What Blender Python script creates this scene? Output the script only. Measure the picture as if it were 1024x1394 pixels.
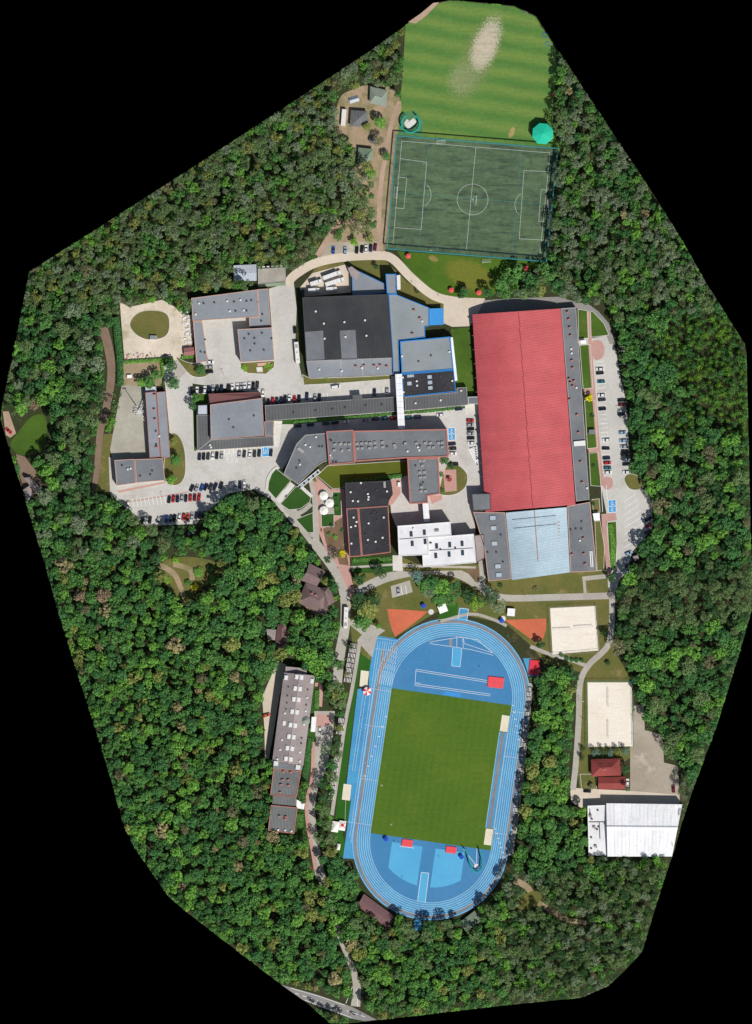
import bpy, bmesh, math, random
import numpy as np
from mathutils import Vector, Matrix
from mathutils.geometry import tessellate_polygon

for o in list(bpy.data.objects):
    bpy.data.objects.remove(o)
random.seed(7)
rng = np.random.default_rng(11)
SC = bpy.context.scene
COL = SC.collection
S = 0.425                      # metres per map unit (plan survey grid 1024 x 1394)
def P(x, y, z=0.0):
    return Vector(((x - 512.0) * S, (697.0 - y) * S, z))

# ---------------------------------------------------------------- camera
cam = bpy.data.cameras.new('survey_camera')
cam.type = 'ORTHO'
cam.sensor_fit = 'AUTO'
cam.ortho_scale = 1394 * S
cam.clip_start = 1.0
cam.clip_end = 2000.0
camo = bpy.data.objects.new('survey_camera', cam)
camo.location = (0, 0, 260)
COL.objects.link(camo)
SC.camera = camo
# ---------------------------------------------------------------- light
SUN_AZ, SUN_EL = math.radians(146.0), math.radians(53.0)
W = bpy.data.worlds.new('World')
SC.world = W
W.use_nodes = True
nt = W.node_tree
bg = nt.nodes['Background']
sky = nt.nodes.new('ShaderNodeTexSky')
sky.sky_type = 'NISHITA'
sky.sun_disc = False
sky.sun_elevation = SUN_EL
sky.sun_rotation = SUN_AZ
nt.links.new(sky.outputs[0], bg.inputs[0])
bg.inputs[1].default_value = 0.06
sl = bpy.data.lights.new('sun', 'SUN')
sl.energy = 4.0
sl.angle = math.radians(0.5)
sl.color = (1.0, 0.96, 0.9)
so = bpy.data.objects.new('sun', sl)
sdir = Vector((math.sin(SUN_AZ) * math.cos(SUN_EL), math.cos(SUN_AZ) * math.cos(SUN_EL), math.sin(SUN_EL)))
so.rotation_euler = (-sdir).to_track_quat('-Z', 'Y').to_euler()
so.location = (0, 0, 120)
COL.objects.link(so)
vs = SC.view_settings
vs.view_transform = 'Standard'
vs.look = 'None'
vs.exposure = 0.0
vs.gamma = 1.0
vs.use_curve_mapping = False

# ---------------------------------------------------------------- materials
LIT = 1.12                     # lit horizontal albedo 1 renders at about this value
def lin(c):
    return tuple((v / 255 / 12.92 if v / 255 <= 0.04045 else ((v / 255 + 0.055) / 1.055) ** 2.4) / LIT for v in c)
M = {}
class NB:
    """small node-graph helper"""
    def __init__(s, name):
        s.m = bpy.data.materials.new(name)
        s.m.use_nodes = True
        s.t = s.m.node_tree
        s.b = s.t.nodes['Principled BSDF']
        s.b.inputs['Specular IOR Level'].default_value = 0.25
        M[name] = s.m
    def n(s, typ, **kw):
        nd = s.t.nodes.new(typ)
        for k, v in kw.items():
            setattr(nd, k, v)
        return nd
    def l(s, a, b):
        s.t.links.new(a, b)
    def pos(s):
        if not hasattr(s, '_p'):
            s._p = s.n('ShaderNodeNewGeometry').outputs['Position']
        return s._p
    def noise(s, scale, detail=4, rough=0.6, vec=None):
        nd = s.n('ShaderNodeTexNoise')
        nd.inputs['Scale'].default_value = scale
        nd.inputs['Detail'].default_value = detail
        nd.inputs['Roughness'].default_value = rough
        s.l(vec if vec else s.pos(), nd.inputs['Vector'])
        return nd.outputs['Fac']
    def math(s, op, a, b=None, clamp=False):
        nd = s.n('ShaderNodeMath', operation=op, use_clamp=clamp)
        for i, v in enumerate((a, b)):
            if v is None: continue
            if isinstance(v, (int, float)): nd.inputs[i].default_value = v
            else: s.l(v, nd.inputs[i])
        return nd.outputs[0]
    def rng(s, v, a, b, c=0.0, d=1.0):
        nd = s.n('ShaderNodeMapRange')
        nd.inputs[1].default_value, nd.inputs[2].default_value = a, b
        nd.inputs[3].default_value, nd.inputs[4].default_value = c, d
        s.l(v, nd.inputs[0])
        return nd.outputs[0]
    def mix(s, f, a, b):
        nd = s.n('ShaderNodeMix', data_type='RGBA')
        if isinstance(f, (int, float)): nd.inputs[0].default_value = f
        else: s.l(f, nd.inputs[0])
        for i, v in ((6, a), (7, b)):
            if isinstance(v, tuple): nd.inputs[i].default_value = v[:3] + (1,)
            else: s.l(v, nd.inputs[i])
        return nd.outputs[2]
    def along(s, dx, dy):
        nd = s.n('ShaderNodeVectorMath', operation='DOT_PRODUCT')
        s.l(s.pos(), nd.inputs[0])
        nd.inputs[1].default_value = (dx, dy, 0)
        return nd.outputs['Value']
    def bump(s, h, strength=0.3, dist=0.1):
        nd = s.n('ShaderNodeBump')
        nd.inputs['Strength'].default_value = strength
        nd.inputs['Distance'].default_value = dist
        s.l(h, nd.inputs['Height'])
        s.l(nd.outputs[0], s.b.inputs['Normal'])
    def done(s, col, rough=0.85, metal=0.0):
        if isinstance(col, tuple): s.b.inputs['Base Color'].default_value = col[:3] + (1,)
        else: s.l(col, s.b.inputs['Base Color'])
        s.b.inputs['Roughness'].default_value = rough
        s.b.inputs['Metallic'].default_value = metal
        return s.m

def sc(c, f):
    return tuple(v * f for v in c)
def surf(name, rgb, rgb2=None, big=0.03, fine=1.2, amt=0.25, rough=0.9, stripe=None, patches=(), spots=None, bumpy=0.0, stain=None, streak=None):
    """weathered ground / roof surface: two tones in big soft blotches plus fine grain.
    stripe=(dx,dy,period_m,rgb,strength,sharp)  patches=[(px,py,rx,ry,rgb,ragged)]"""
    b = NB(name)
    c1 = lin(rgb)
    c2 = lin(rgb2) if rgb2 else sc(c1, 0.75)
    f = b.rng(b.noise(big, 5, 0.62), 0.36, 0.64)
    c = b.mix(f, c1, c2)
    if stripe:
        dx, dy, per, srgb, st, sharp = stripe
        w = b.math('SINE', b.math('MULTIPLY', b.math('ADD', b.along(dx, dy), b.math('MULTIPLY', b.noise(0.05, 2), per * 0.35)), 2 * math.pi / per))
        c = b.mix(b.rng(w, -sharp, sharp, 0, st), c, lin(srgb))
    for (px, py, rx, ry, prgb, ragged) in patches:
        q = P(px, py)
        mp = b.n('ShaderNodeMapping', vector_type='TEXTURE')
        mp.inputs['Location'].default_value = (q.x, q.y, 0)
        mp.inputs['Rotation'].default_value = (0, 0, math.radians(-22))
        mp.inputs['Scale'].default_value = (rx * S, ry * S, 50)
        b.l(b.pos(), mp.inputs['Vector'])
        ln = b.n('ShaderNodeVectorMath', operation='LENGTH')
        b.l(mp.outputs[0], ln.inputs[0])
        nz = b.noise(0.8, 8, 0.9)
        d = b.math('ADD', ln.outputs['Value'], b.math('MULTIPLY', b.math('SUBTRACT', nz, 0.5), ragged))
        c = b.mix(b.rng(d, 1.0, 0.72, 0, 0.85), c, lin(prgb))
    if spots:
        srgb, sscale, lo, hi, st = spots
        c = b.mix(b.rng(b.noise(sscale, 6, 0.7), lo, hi, 0, st), c, lin(srgb))
    if stain:                  # oil drips, repairs and damp blots with their own outline
        srgb, st = stain
        c = b.mix(b.rng(b.noise(0.045, 6, 0.75), 0.5, 0.68, 0, st), c, lin(srgb))
        c = b.mix(b.rng(b.noise(0.55, 4, 0.6), 0.66, 0.74, 0, st * 0.8), c, sc(lin(srgb), 0.72))
    if streak:                 # drawn-out scuffs along one direction
        (ux, uy), srgb, st, lo, hi = streak
        mp = b.n('ShaderNodeMapping'); mp.inputs['Rotation'].default_value = (0, 0, -math.atan2(uy, ux)); mp.inputs['Scale'].default_value = (0.07, 0.55, 1)
        b.l(b.pos(), mp.inputs['Vector'])
        c = b.mix(b.rng(b.noise(1.0, 5, 0.75, mp.outputs[0]), lo, hi, 0, st), c, lin(srgb))
    g = b.noise(fine, 3, 0.7)
    gg = b.rng(g, 0.25, 0.75, 1 - amt, 1 + amt)
    vm = b.n('ShaderNodeVectorMath', operation='SCALE')
    b.l(c, vm.inputs[0]); b.l(gg, vm.inputs['Scale'])
    if bumpy: b.bump(g, bumpy, 0.3)
    return b.done(vm.outputs[0], rough)
def ribbed(name, rgb, dx, dy, per, amt=0.3, rgb2=None, rough=0.6):
    """profiled sheet: fine parallel ribs as relief and slight tone"""
    b = NB(name)
    c1 = lin(rgb); c2 = lin(rgb2) if rgb2 else sc(c1, 0.8)
    c = b.mix(b.rng(b.noise(0.06, 4), 0.35, 0.65), c1, c2)
    w = b.math('SINE', b.math('MULTIPLY', b.along(dx, dy), 2 * math.pi / per))
    gg = b.rng(w, -1, 1, 1 - amt, 1 + amt * 0.4)
    gr = b.rng(b.noise(0.9, 3, 0.7), 0.25, 0.75, 0.88, 1.12)
    vm = b.n('ShaderNodeVectorMath', operation='SCALE')
    ob = b.n('ShaderNodeObjectInfo').outputs['Random']
    gr = b.math('MULTIPLY', gr, b.rng(ob, 0, 1, 0.95, 1.05))
    gr = b.math('MULTIPLY', gr, b.rng(b.noise(0.11, 6, 0.75), 0.3, 0.7, 0.92, 1.06))
    b.l(c, vm.inputs[0]); b.l(b.math('MULTIPLY', gg, gr), vm.inputs['Scale'])
    b.bump(w, 0.5, 0.06)
    return b.done(vm.outputs[0], rough)
def plain(name, rgb, rough=0.6, metal=0.0, amt=0.12):
    b = NB(name)
    c = lin(rgb)
    g = b.noise(1.7, 3)
    col = b.mix(b.rng(g, 0.3, 0.7), sc(c, 1 - amt), sc(c, 1 + amt))
    return b.done(col, rough, metal)
def leaf(name, rgb, hue=0.5):
    """foliage: every leaf clump takes its own tone"""
    b = NB(name)
    c = lin(rgb); c = (c[0] * 1.32, c[1] * 1.32, c[2] * 1.4)
    isl = b.n('ShaderNodeNewGeometry').outputs['Random Per Island']
    warm = (c[0] * 1.6, c[1] * 1.5, c[2] * 1.25)
    cool = (c[0] * 0.45, c[1] * 0.55, c[2] * 0.62)
    col = b.mix(isl, cool, warm)
    col = b.mix(b.rng(b.noise(0.045, 3), 0.35, 0.65, 0, 0.45), col, sc(c, 0.75))
    b.done(col, 0.75)
    b.b.inputs['Specular IOR Level'].default_value = 0.15
    tr = b.n('ShaderNodeBsdfTranslucent'); b.l(col, tr.inputs[0])
    mx = b.n('ShaderNodeMixShader'); mx.inputs[0].default_value = 0.3
    b.l(b.b.outputs[0], mx.inputs[1]); b.l(tr.outputs[0], mx.inputs[2])
    b.l(mx.outputs[0], b.t.nodes['Material Output'].inputs[0])
    return b.m

# grounds
surf('forest_floor', (62, 60, 40), (52, 66, 34), 0.12, 0.9, 0.35, 0.95, spots=((128, 106, 80), 0.07, 0.58, 0.7, 0.6))
surf('asphalt', (208, 205, 199), (196, 193, 187), 0.03, 0.6, 0.09, 0.9, spots=((182, 177, 170), 0.16, 0.58, 0.75, 0.5), stain=((176, 172, 164), 0.75))
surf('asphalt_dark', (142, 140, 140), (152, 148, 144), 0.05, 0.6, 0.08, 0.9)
surf('concrete_road', (222, 208, 190), (208, 194, 176), 0.05, 0.5, 0.07, 0.92, spots=((168, 152, 130), 0.2, 0.6, 0.75, 0.4))
surf('path_grey', (188, 183, 174), (176, 170, 160), 0.06, 0.6, 0.1, 0.92, stain=((158, 152, 142), 0.6))
surf('white_concrete', (226, 224, 218), (210, 208, 202), 0.1, 0.7, 0.06, 0.9)
surf('pink_paver', (200, 158, 148), (188, 148, 138), 0.08, 0.8, 0.1, 0.92)
surf('dirt_yard', (178, 154, 130), (152, 138, 106), 0.07, 0.8, 0.16, 0.95, spots=((112, 118, 72), 0.09, 0.5, 0.64, 0.75))
surf('dirt_road', (142, 120, 104), (128, 108, 92), 0.07, 0.8, 0.14, 0.95)
surf('sandy_track', (196, 168, 148), (172, 146, 124), 0.06, 0.7, 0.12, 0.95)
surf('gravel_lot', (182, 172, 156), (164, 152, 136), 0.05, 0.7, 0.1, 0.95, spots=((216, 208, 192), 0.08, 0.56, 0.7, 0.6))
surf('rubble_ground', (232, 218, 200), (208, 196, 176), 0.08, 0.8, 0.16, 0.95, spots=((164, 154, 118), 0.1, 0.54, 0.66, 0.75))
surf('slab_yard', (186, 182, 168), (168, 164, 150), 0.06, 0.6, 0.1, 0.92, spots=((150, 140, 92), 0.09, 0.6, 0.72, 0.5))
surf('lawn', (78, 108, 36), (64, 92, 28), 0.05, 0.7, 0.16, 0.95, spots=((120, 118, 60), 0.06, 0.58, 0.72, 0.4))
surf('lush_lawn', (54, 92, 34), (46, 82, 28), 0.06, 0.8, 0.14, 0.95)
surf('court_lawn', (98, 106, 34), (84, 96, 28), 0.05, 0.8, 0.12, 0.95)
surf('dry_lawn', (116, 110, 62), (96, 102, 50), 0.05, 0.7, 0.16, 0.95, spots=((156, 140, 98), 0.08, 0.58, 0.7, 0.7))
surf('green_verge', (50, 104, 28), (44, 92, 26), 0.06, 0.8, 0.12, 0.95)
surf('north_field_grass', (90, 132, 62), (82, 124, 58), 0.03, 0.5, 0.14, 0.95,
     stripe=(0.17, 0.985, 10.5, (122, 146, 70), 0.75, 1.0), streak=((1.0, -0.17), (76, 112, 52), 0.45, 0.48, 0.7),
     patches=[(648, 82, 26, 62, (116, 136, 78), 2.2), (661, 62, 18, 42, (206, 192, 172), 3.4), (630, 108, 20, 24, (140, 150, 104), 5.0), (697, 180, 4, 9, (178, 154, 104), 0.7)])
surf('stadium_grass', (84, 116, 34), (74, 108, 30), 0.025, 0.7, 0.16, 0.95, spots=((108, 122, 42), 0.035, 0.5, 0.68, 0.4), streak=((-0.14, 0.99), (70, 98, 30), 0.5, 0.5, 0.7), stripe=(0.99, -0.14, 4.2, (96, 116, 36), 0.35, 1.0))
surf('bank_lawn', (84, 114, 32), (70, 100, 28), 0.04, 0.6, 0.14, 0.95, patches=[(640, 375, 40, 22, (118, 120, 46), 1.6), (590, 352, 8, 4, (150, 130, 84), 0.8)])
surf('artificial_turf', (92, 114, 82), (78, 99, 74), 0.035, 0.35, 0.2, 0.95, stripe=(0.2, 0.98, 7.5, (108, 128, 98), 0.3, 1.0), spots=((62, 80, 70), 0.22, 0.5, 0.7, 0.6), streak=((0.15, 0.99), (46, 60, 54), 0.8, 0.5, 0.66))
surf('cage_mat', (86, 140, 92), (76, 128, 84), 0.1, 0.8, 0.08, 0.9)
surf('track_blue', (84, 166, 210), (72, 150, 200), 0.05, 0.5, 0.08, 0.85, stain=((62, 132, 184), 0.5))
surf('zone_blue', (64, 132, 180), (76, 136, 186), 0.04, 0.5, 0.07, 0.85, stain=((58, 120, 168), 0.4))
surf('light_blue', (92, 178, 222), (84, 170, 216), 0.03, 0.4, 0.04, 0.8)
surf('worn_lane', (146, 140, 140), (126, 128, 136), 0.08, 0.5, 0.1, 0.9)
surf('clay', (214, 116, 84), (202, 108, 78), 0.06, 0.5, 0.08, 0.95, spots=((216, 130, 92), 0.15, 0.56, 0.7, 0.5))
surf('beach_sand', (248, 240, 228), (240, 230, 214), 0.06, 0.7, 0.07, 0.95, bumpy=0.35, streak=((1, 0.1), (226, 212, 190), 0.6, 0.5, 0.7))
surf('pit_sand', (236, 228, 204), (226, 216, 190), 0.1, 0.6, 0.05, 0.95, bumpy=0.2)
surf('mulch', (132, 108, 88), (112, 92, 70), 0.2, 0.8, 0.18, 0.95)
plain('line_white', (238, 240, 240), 0.7)
plain('bay_blue', (70, 160, 216), 0.7)
# building surfaces
surf('roof_grey', (148, 154, 161), (136, 141, 148), 0.05, 0.5, 0.07, 0.9, spots=((160, 162, 166), 0.12, 0.58, 0.74, 0.4))
surf('roof_mid', (128, 132, 136), (112, 116, 121), 0.06, 0.5, 0.08, 0.9, spots=((148, 148, 148), 0.14, 0.6, 0.74, 0.4))
surf('roof_green_grey', (152, 160, 164), (140, 148, 152), 0.05, 0.5, 0.06, 0.9)
surf('roof_black', (64, 64, 68), (52, 52, 56), 0.07, 0.4, 0.16, 0.9, spots=((76, 74, 72), 0.18, 0.56, 0.74, 0.5))
ribbed('roof_black_rib', (68, 70, 72), 1.0, 0.06, 1.3, 0.12, (56, 58, 61), 0.8)
ribbed('roof_dark_rib', (104, 106, 108), 1.0, 0.06, 1.7, 0.16, (92, 94, 96), 0.7)
surf('roof_taupe', (168, 156, 154), (152, 141, 140), 0.06, 0.5, 0.08, 0.9, spots=((132, 124, 124), 0.12, 0.58, 0.74, 0.4))
ribbed('roof_slate', (120, 122, 122), 1.0, 0.16, 1.9, 0.1, (106, 108, 108), 0.8)
ribbed('roof_tile_brown', (142, 120, 118), 0.6, 0.8, 1.2, 0.1, (126, 106, 106), 0.8)
ribbed('roof_tile_red', (164, 80, 74), 0.05, 1.0, 1.2, 0.12, (146, 70, 66), 0.75)
ribbed('roof_red', (206, 98, 102), 0.1, 1.0, 0.9, 0.05, (196, 90, 94), 0.55)
ribbed('roof_lightblue', (188, 210, 222), 0.1, 1.0, 0.9, 0.05, (176, 200, 213), 0.55)
surf('roof_white', (242, 242, 243), (226, 226, 229), 0.07, 0.5, 0.05, 0.75, spots=((176, 174, 174), 0.12, 0.6, 0.76, 0.55))
ribbed('roof_white_sheet', (252, 252, 253), 1.0, 0.02, 2.2, 0.03, (242, 243, 246), 0.5)
ribbed('roof_blue_white', (206, 214, 226), 1.0, 0.1, 1.4, 0.07, None, 0.5)
surf('roof_gravel', (176, 170, 160), (160, 154, 144), 0.15, 0.7, 0.14, 0.95)
ribbed('roof_sage', (152, 164, 150), 0.4, 0.9, 1.0, 0.1, None, 0.8)
ribbed('roof_mauve', (132, 100, 102), 0.55, 0.83, 1.5, 0.1, None, 0.8)
ribbed('roof_pale_green', (148, 164, 140), 0.6, 0.8, 1.1, 0.1, (128, 148, 124), 0.8)
plain('roof_strip_red', (160, 108, 106), 0.8)
plain('brick', (184, 122, 112), 0.85)
plain('brick_pale', (206, 166, 152), 0.85)
plain('wall_cream', (206, 196, 178), 0.85)
plain('wall_grey', (150, 148, 146), 0.85)
plain('wall_white', (226, 224, 220), 0.8)
plain('wall_brown', (108, 84, 76), 0.85)
plain('trim_blue', (44, 134, 208), 0.5)
plain('trim_white', (232, 232, 230), 0.6)
plain('trim_dark', (74, 72, 74), 0.7)
plain('trim_grey', (166, 164, 162), 0.7)
plain('canopy_blue', (62, 150, 220), 0.5)
plain('galv', (188, 190, 194), 0.4, 0.3)
plain('dark_metal', (58, 60, 64), 0.5, 0.3)
plain('fence_teal', (56, 140, 142), 0.6)
plain('net_teal', (40, 168, 160), 0.8)
plain('tent_teal', (34, 198, 162), 0.7)
plain('mat_red', (222, 58, 72), 0.7)
plain('mat_rose', (236, 84, 92), 0.7)
plain('parasol_red', (232, 92, 92), 0.8)
plain('parasol_white', (246, 244, 238), 0.8)
plain('parasol_blue', (30, 78, 196), 0.8)
plain('wood', (120, 92, 66), 0.8)
plain('bark', (84, 68, 54), 0.95)
plain('dead_wood', (166, 150, 138), 0.95)
plain('tyre', (26, 26, 28), 0.8)
plain('skin', (206, 158, 130), 0.6)
plain('cloth_white', (224, 222, 218), 0.9)
plain('cloth_dark', (44, 46, 58), 0.9)
plain('cloth_red', (178, 48, 52), 0.9)
plain('hair', (50, 38, 30), 0.9)
plain('ochre', (196, 160, 110), 0.8)
def glass(name, rgb, rough=0.12):
    b = NB(name); b.b.inputs['Specular IOR Level'].default_value = 0.6
    return b.done(lin(rgb), rough)
glass('car_glass', (34, 42, 50))
glass('window_glass', (58, 72, 84))
glass('skylight_glass', (172, 186, 198), 0.25)
CARCOL = {'white': (236, 236, 236), 'black': (24, 25, 28), 'dark grey': (58, 60, 66), 'silver': (168, 172, 178), 'dark blue': (26, 38, 70),
          'blue': (36, 84, 170), 'red': (190, 32, 44), 'dark red': (112, 24, 34), 'teal': (38, 110, 124), 'orange': (204, 84, 44), 'light blue': (140, 172, 200), 'cream': (232, 220, 196)}
for k, v in CARCOL.items():
    b = NB('paint_' + k.replace(' ', '_')); b.b.inputs['Coat Weight'].default_value = 0.5
    b.done(lin(v), 0.35, 0.0)
LEAVES = {'mid': (94, 142, 74), 'bright': (116, 166, 74), 'dark': (70, 106, 64), 'deep': (78, 126, 72), 'pine': (116, 142, 92), 'greypine': (132, 150, 118), 'olive': (142, 152, 84),
          'tan': (166, 158, 116), 'rust': (158, 138, 114), 'yellow': (216, 208, 44), 'bluegreen': (116, 150, 140), 'lime': (132, 174, 66), 'brown': (132, 132, 98)}
for k, v in LEAVES.items():
    leaf('leaf_' + k, v)
# ---------------------------------------------------------------- geometry helpers
CLEAR = []                     # plan polygons where no woodland tree may stand
class MB:
    def __init__(s): s.v, s.f, s.mi = [], [], []
    def add(s, vs_, fs, m=0):
        o = len(s.v)
        s.v += [tuple(v) for v in vs_]
        s.f += [tuple(i + o for i in f) for f in fs]
        s.mi += [m] * len(fs)
        return s
    def box(s, c, size, rz=0.0, m=0, taper=1.0):
        cx, cy, cz = c; hx, hy, hz = size[0] / 2, size[1] / 2, size[2]
        co, si = math.cos(rz), math.sin(rz)
        vs_ = []
        for z, k in ((cz, 1.0), (cz + hz, taper)):
            for x, y in ((-hx, -hy), (hx, -hy), (hx, hy), (-hx, hy)):
                x, y = x * k, y * k
                vs_.append((cx + x * co - y * si, cy + x * si + y * co, z))
        return s.add(vs_, [(3, 2, 1, 0), (4, 5, 6, 7), (0, 1, 5, 4), (1, 2, 6, 5), (2, 3, 7, 6), (3, 0, 4, 7)], m)
    def prism(s, pts, z0, z1, m=0, cap=True):
        n = len(pts)
        vs_ = [(p[0], p[1], z0) for p in pts] + [(p[0], p[1], z1) for p in pts]
        fs = [(i, (i + 1) % n, n + (i + 1) % n, n + i) for i in range(n)]
        if cap: fs += [tuple(range(n, 2 * n)), tuple(range(n - 1, -1, -1))]
        return s.add(vs_, fs, m)
    def ring(s, outer, inner, z0, z1, m=0):
        n = len(outer)
        vs_ = [(p[0], p[1], z) for z in (z0, z1) for q in (outer, inner) for p in q]
        fs = []
        for i in range(n):
            j = (i + 1) % n
            fs += [(i, j, 2 * n + j, 2 * n + i), (n + j, n + i, 3 * n + i, 3 * n + j), (2 * n + i, 2 * n + j, 3 * n + j, 3 * n + i), (i, n + i, n + j, j)]
        return s.add(vs_, fs, m)
    def tube(s, a, b, r, r2=None, n=8, m=0):
        a, b = Vector(a), Vector(b); r2 = r if r2 is None else r2
        d = (b - a).normalized(); u = d.orthogonal().normalized(); w = d.cross(u)
        vs_ = []
        for p, q in ((a, r), (b, r2)):
            for k in range(n):
                t = 2 * math.pi * k / n
                vs_.append(p + (u * math.cos(t) + w * math.sin(t)) * q)
        fs = [(k, (k + 1) % n, n + (k + 1) % n, n + k) for k in range(n)] + [tuple(range(n - 1, -1, -1)), tuple(range(n, 2 * n))]
        return s.add(vs_, fs, m)
    def cone(s, c, r, z0, z1, n=12, m=0, rot=0.0):
        vs_ = [(c[0] + r * math.cos(2 * math.pi * k / n + rot), c[1] + r * math.sin(2 * math.pi * k / n + rot), z0) for k in range(n)] + [(c[0], c[1], z1)]
        return s.add(vs_, [(k, (k + 1) % n, n) for k in range(n)] + [tuple(range(n - 1, -1, -1))], m)
    def mesh(s, name, mats, off=(0, 0, 0)):
        me = bpy.data.meshes.new(name)
        me.from_pydata([(v[0] - off[0], v[1] - off[1], v[2] - off[2]) for v in s.v], [], s.f)
        for m in mats: me.materials.append(M[m])
        if len(mats) > 1: me.polygons.foreach_set('material_index', s.mi)
        me.update()
        return me
def tag(o, label=None, cat=None, group=None, kind=None):
    if label: o['label'] = label
    if cat: o['category'] = cat
    if group: o['group'] = group
    if kind: o['kind'] = kind
    return o
def link(name, data, parent=None, loc=None):
    o = bpy.data.objects.new(name, data)
    COL.objects.link(o)
    if parent: o.parent = parent
    if loc is not None: o.location = loc
    return o
def thing(name, label, cat, loc, group=None, rz=0.0):
    o = link(name, None, None, loc)
    o.empty_display_size = 0.5
    o.rotation_euler.z = rz
    return tag(o, label, cat, group)
def part(name, mb, mat, root, label=None):
    """mesh given in world metres, stored relative to its (unrotated) root"""
    off = Vector((0, 0, 0)); q = root
    while q: off = off + q.location; q = q.parent
    o = link(name, mb.mesh(name, mat if isinstance(mat, (list, tuple)) else [mat], off), root)
    if label: o['label'] = label
    return o
def W2(poly): return [P(*p)[:2] for p in poly]
def area2(pts): return sum(pts[i][0] * pts[(i + 1) % len(pts)][1] - pts[(i + 1) % len(pts)][0] * pts[i][1] for i in range(len(pts)))
def ccw(pts): return list(pts) if area2(pts) > 0 else list(pts)[::-1]
def inset(pts, w):
    n = len(pts); out = []
    for i in range(n):
        a, b, c = Vector(pts[i - 1]), Vector(pts[i]), Vector(pts[(i + 1) % n])
        d1, d2 = (b - a).normalized(), (c - b).normalized()
        n1, n2 = Vector((-d1.y, d1.x)), Vector((-d2.y, d2.x))
        k = n1 + n2; den = max(0.35, 1 + n1.dot(n2))
        out.append(tuple(b + k * (w / den)))
    return out
ZI = [0]
def sheet_mesh(name, pts, z, mat):
    tri = tessellate_polygon([[Vector((p[0], p[1], 0)) for p in pts]])
    me = bpy.data.meshes.new(name)
    fs = []
    for t in tri:
        a, b, c = [pts[i] for i in t]
        s_ = (b[0] - a[0]) * (c[1] - a[1]) - (b[1] - a[1]) * (c[0] - a[0])
        if abs(s_) < 1e-9: continue
        fs.append(t if s_ > 0 else t[::-1])
    me.from_pydata([(p[0], p[1], z) for p in pts], [], fs)
    me.materials.append(M[mat])
    me.update()
    return me
def smooth(poly, n=4):
    """closed Catmull-Rom through plan points"""
    out = []
    m = len(poly)
    for i in range(m):
        p0, p1, p2, p3 = [np.array(poly[(i + k - 1) % m], float) for k in range(4)]
        for j in range(n):
            t = j / n
            out.append(tuple(0.5 * ((2 * p1) + (-p0 + p2) * t + (2 * p0 - 5 * p1 + 4 * p2 - p3) * t * t + (-p0 + 3 * p1 - 3 * p2 + p3) * t ** 3)))
    return out
def spl(line, n=6):
    out = []
    for i in range(len(line) - 1):
        p0, p1, p2, p3 = [np.array(line[min(max(i + k - 1, 0), len(line) - 1)], float) for k in range(4)]
        for j in range(n):
            t = j / n
            out.append(tuple(0.5 * ((2 * p1) + (-p0 + p2) * t + (2 * p0 - 5 * p1 + 4 * p2 - p3) * t * t + (-p0 + 3 * p1 - 3 * p2 + p3) * t ** 3)))
    return out + [tuple(line[-1])]
def clipg(poly):
    """clip a plan polygon to the surveyed outline (Sutherland-Hodgman, outline is near convex)"""
    return poly
def ground(name, poly, layer, mat, clear=True, parent=None, soft=False):
    """one sheet of the setting; layer = height class in units of 5 mm"""
    if soft: poly = smooth(poly)
    ZI[0] += 1
    z = 0.006 * layer + 0.0003 * (ZI[0] % 15)
    o = link(name, sheet_mesh(name, W2(poly), z, mat), parent)
    if not parent: o['kind'] = 'structure'
    if layer >= 6 and mat in ('lawn', 'lush_lawn', 'dry_lawn', 'court_lawn') and not parent:
        pts = ccw(W2(poly))
        part('kerb', MB().ring(inset(pts, -0.14), inset(pts, 0.1), 0.0, 0.13), 'white_concrete', o)
    if clear: CLEAR.append(list(poly))
    return o
def ribbon(line, w):
    """outline polygon of a path of width w (plan units) along a line"""
    L = [np.array(p, float) for p in spl(line)]
    a, b = [], []
    for i, p in enumerate(L):
        d = L[min(i + 1, len(L) - 1)] - L[max(i - 1, 0)]
        d /= max(1e-6, np.linalg.norm(d)); n_ = np.array((-d[1], d[0]))
        ww = w if not isinstance(w, tuple) else w[0] + (w[1] - w[0]) * i / (len(L) - 1)
        a.append(tuple(p + n_ * ww / 2)); b.append(tuple(p - n_ * ww / 2))
    return a + b[::-1]
def road(name, line, w, layer, mat, clear=True):
    return ground(name, ribbon(line, w), layer, mat, clear)
LZ = [0]
def lines(name, segs, parent, mat='line_white', w=0.2, z=0.05):
    """painted lines; every seg is a polyline in plan units; one flat print"""
    mb = MB(); LZ[0] += 1
    z = z + 0.0004 * (LZ[0] % 9)
    for sg in segs:
        pts = [P(*p) for p in sg]
        for i in range(len(pts) - 1):
            a, b = pts[i], pts[i + 1]
            d = (b - a); L = d.length
            if L < 1e-4: continue
            d /= L; n_ = Vector((-d.y, d.x, 0)) * w / 2
            mb.add([(q.x, q.y, z) for q in (a - n_, b - n_, b + n_, a + n_)], [(0, 1, 2, 3)])
    return part(name, mb, mat, parent) if parent else None
def circ(c, r, a0=0, a1=360, n=40):
    return [(c[0] + r * math.cos(math.radians(a0 + (a1 - a0) * k / n)), c[1] + r * math.sin(math.radians(a0 + (a1 - a0) * k / n))) for k in range(n + 1)]

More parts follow.
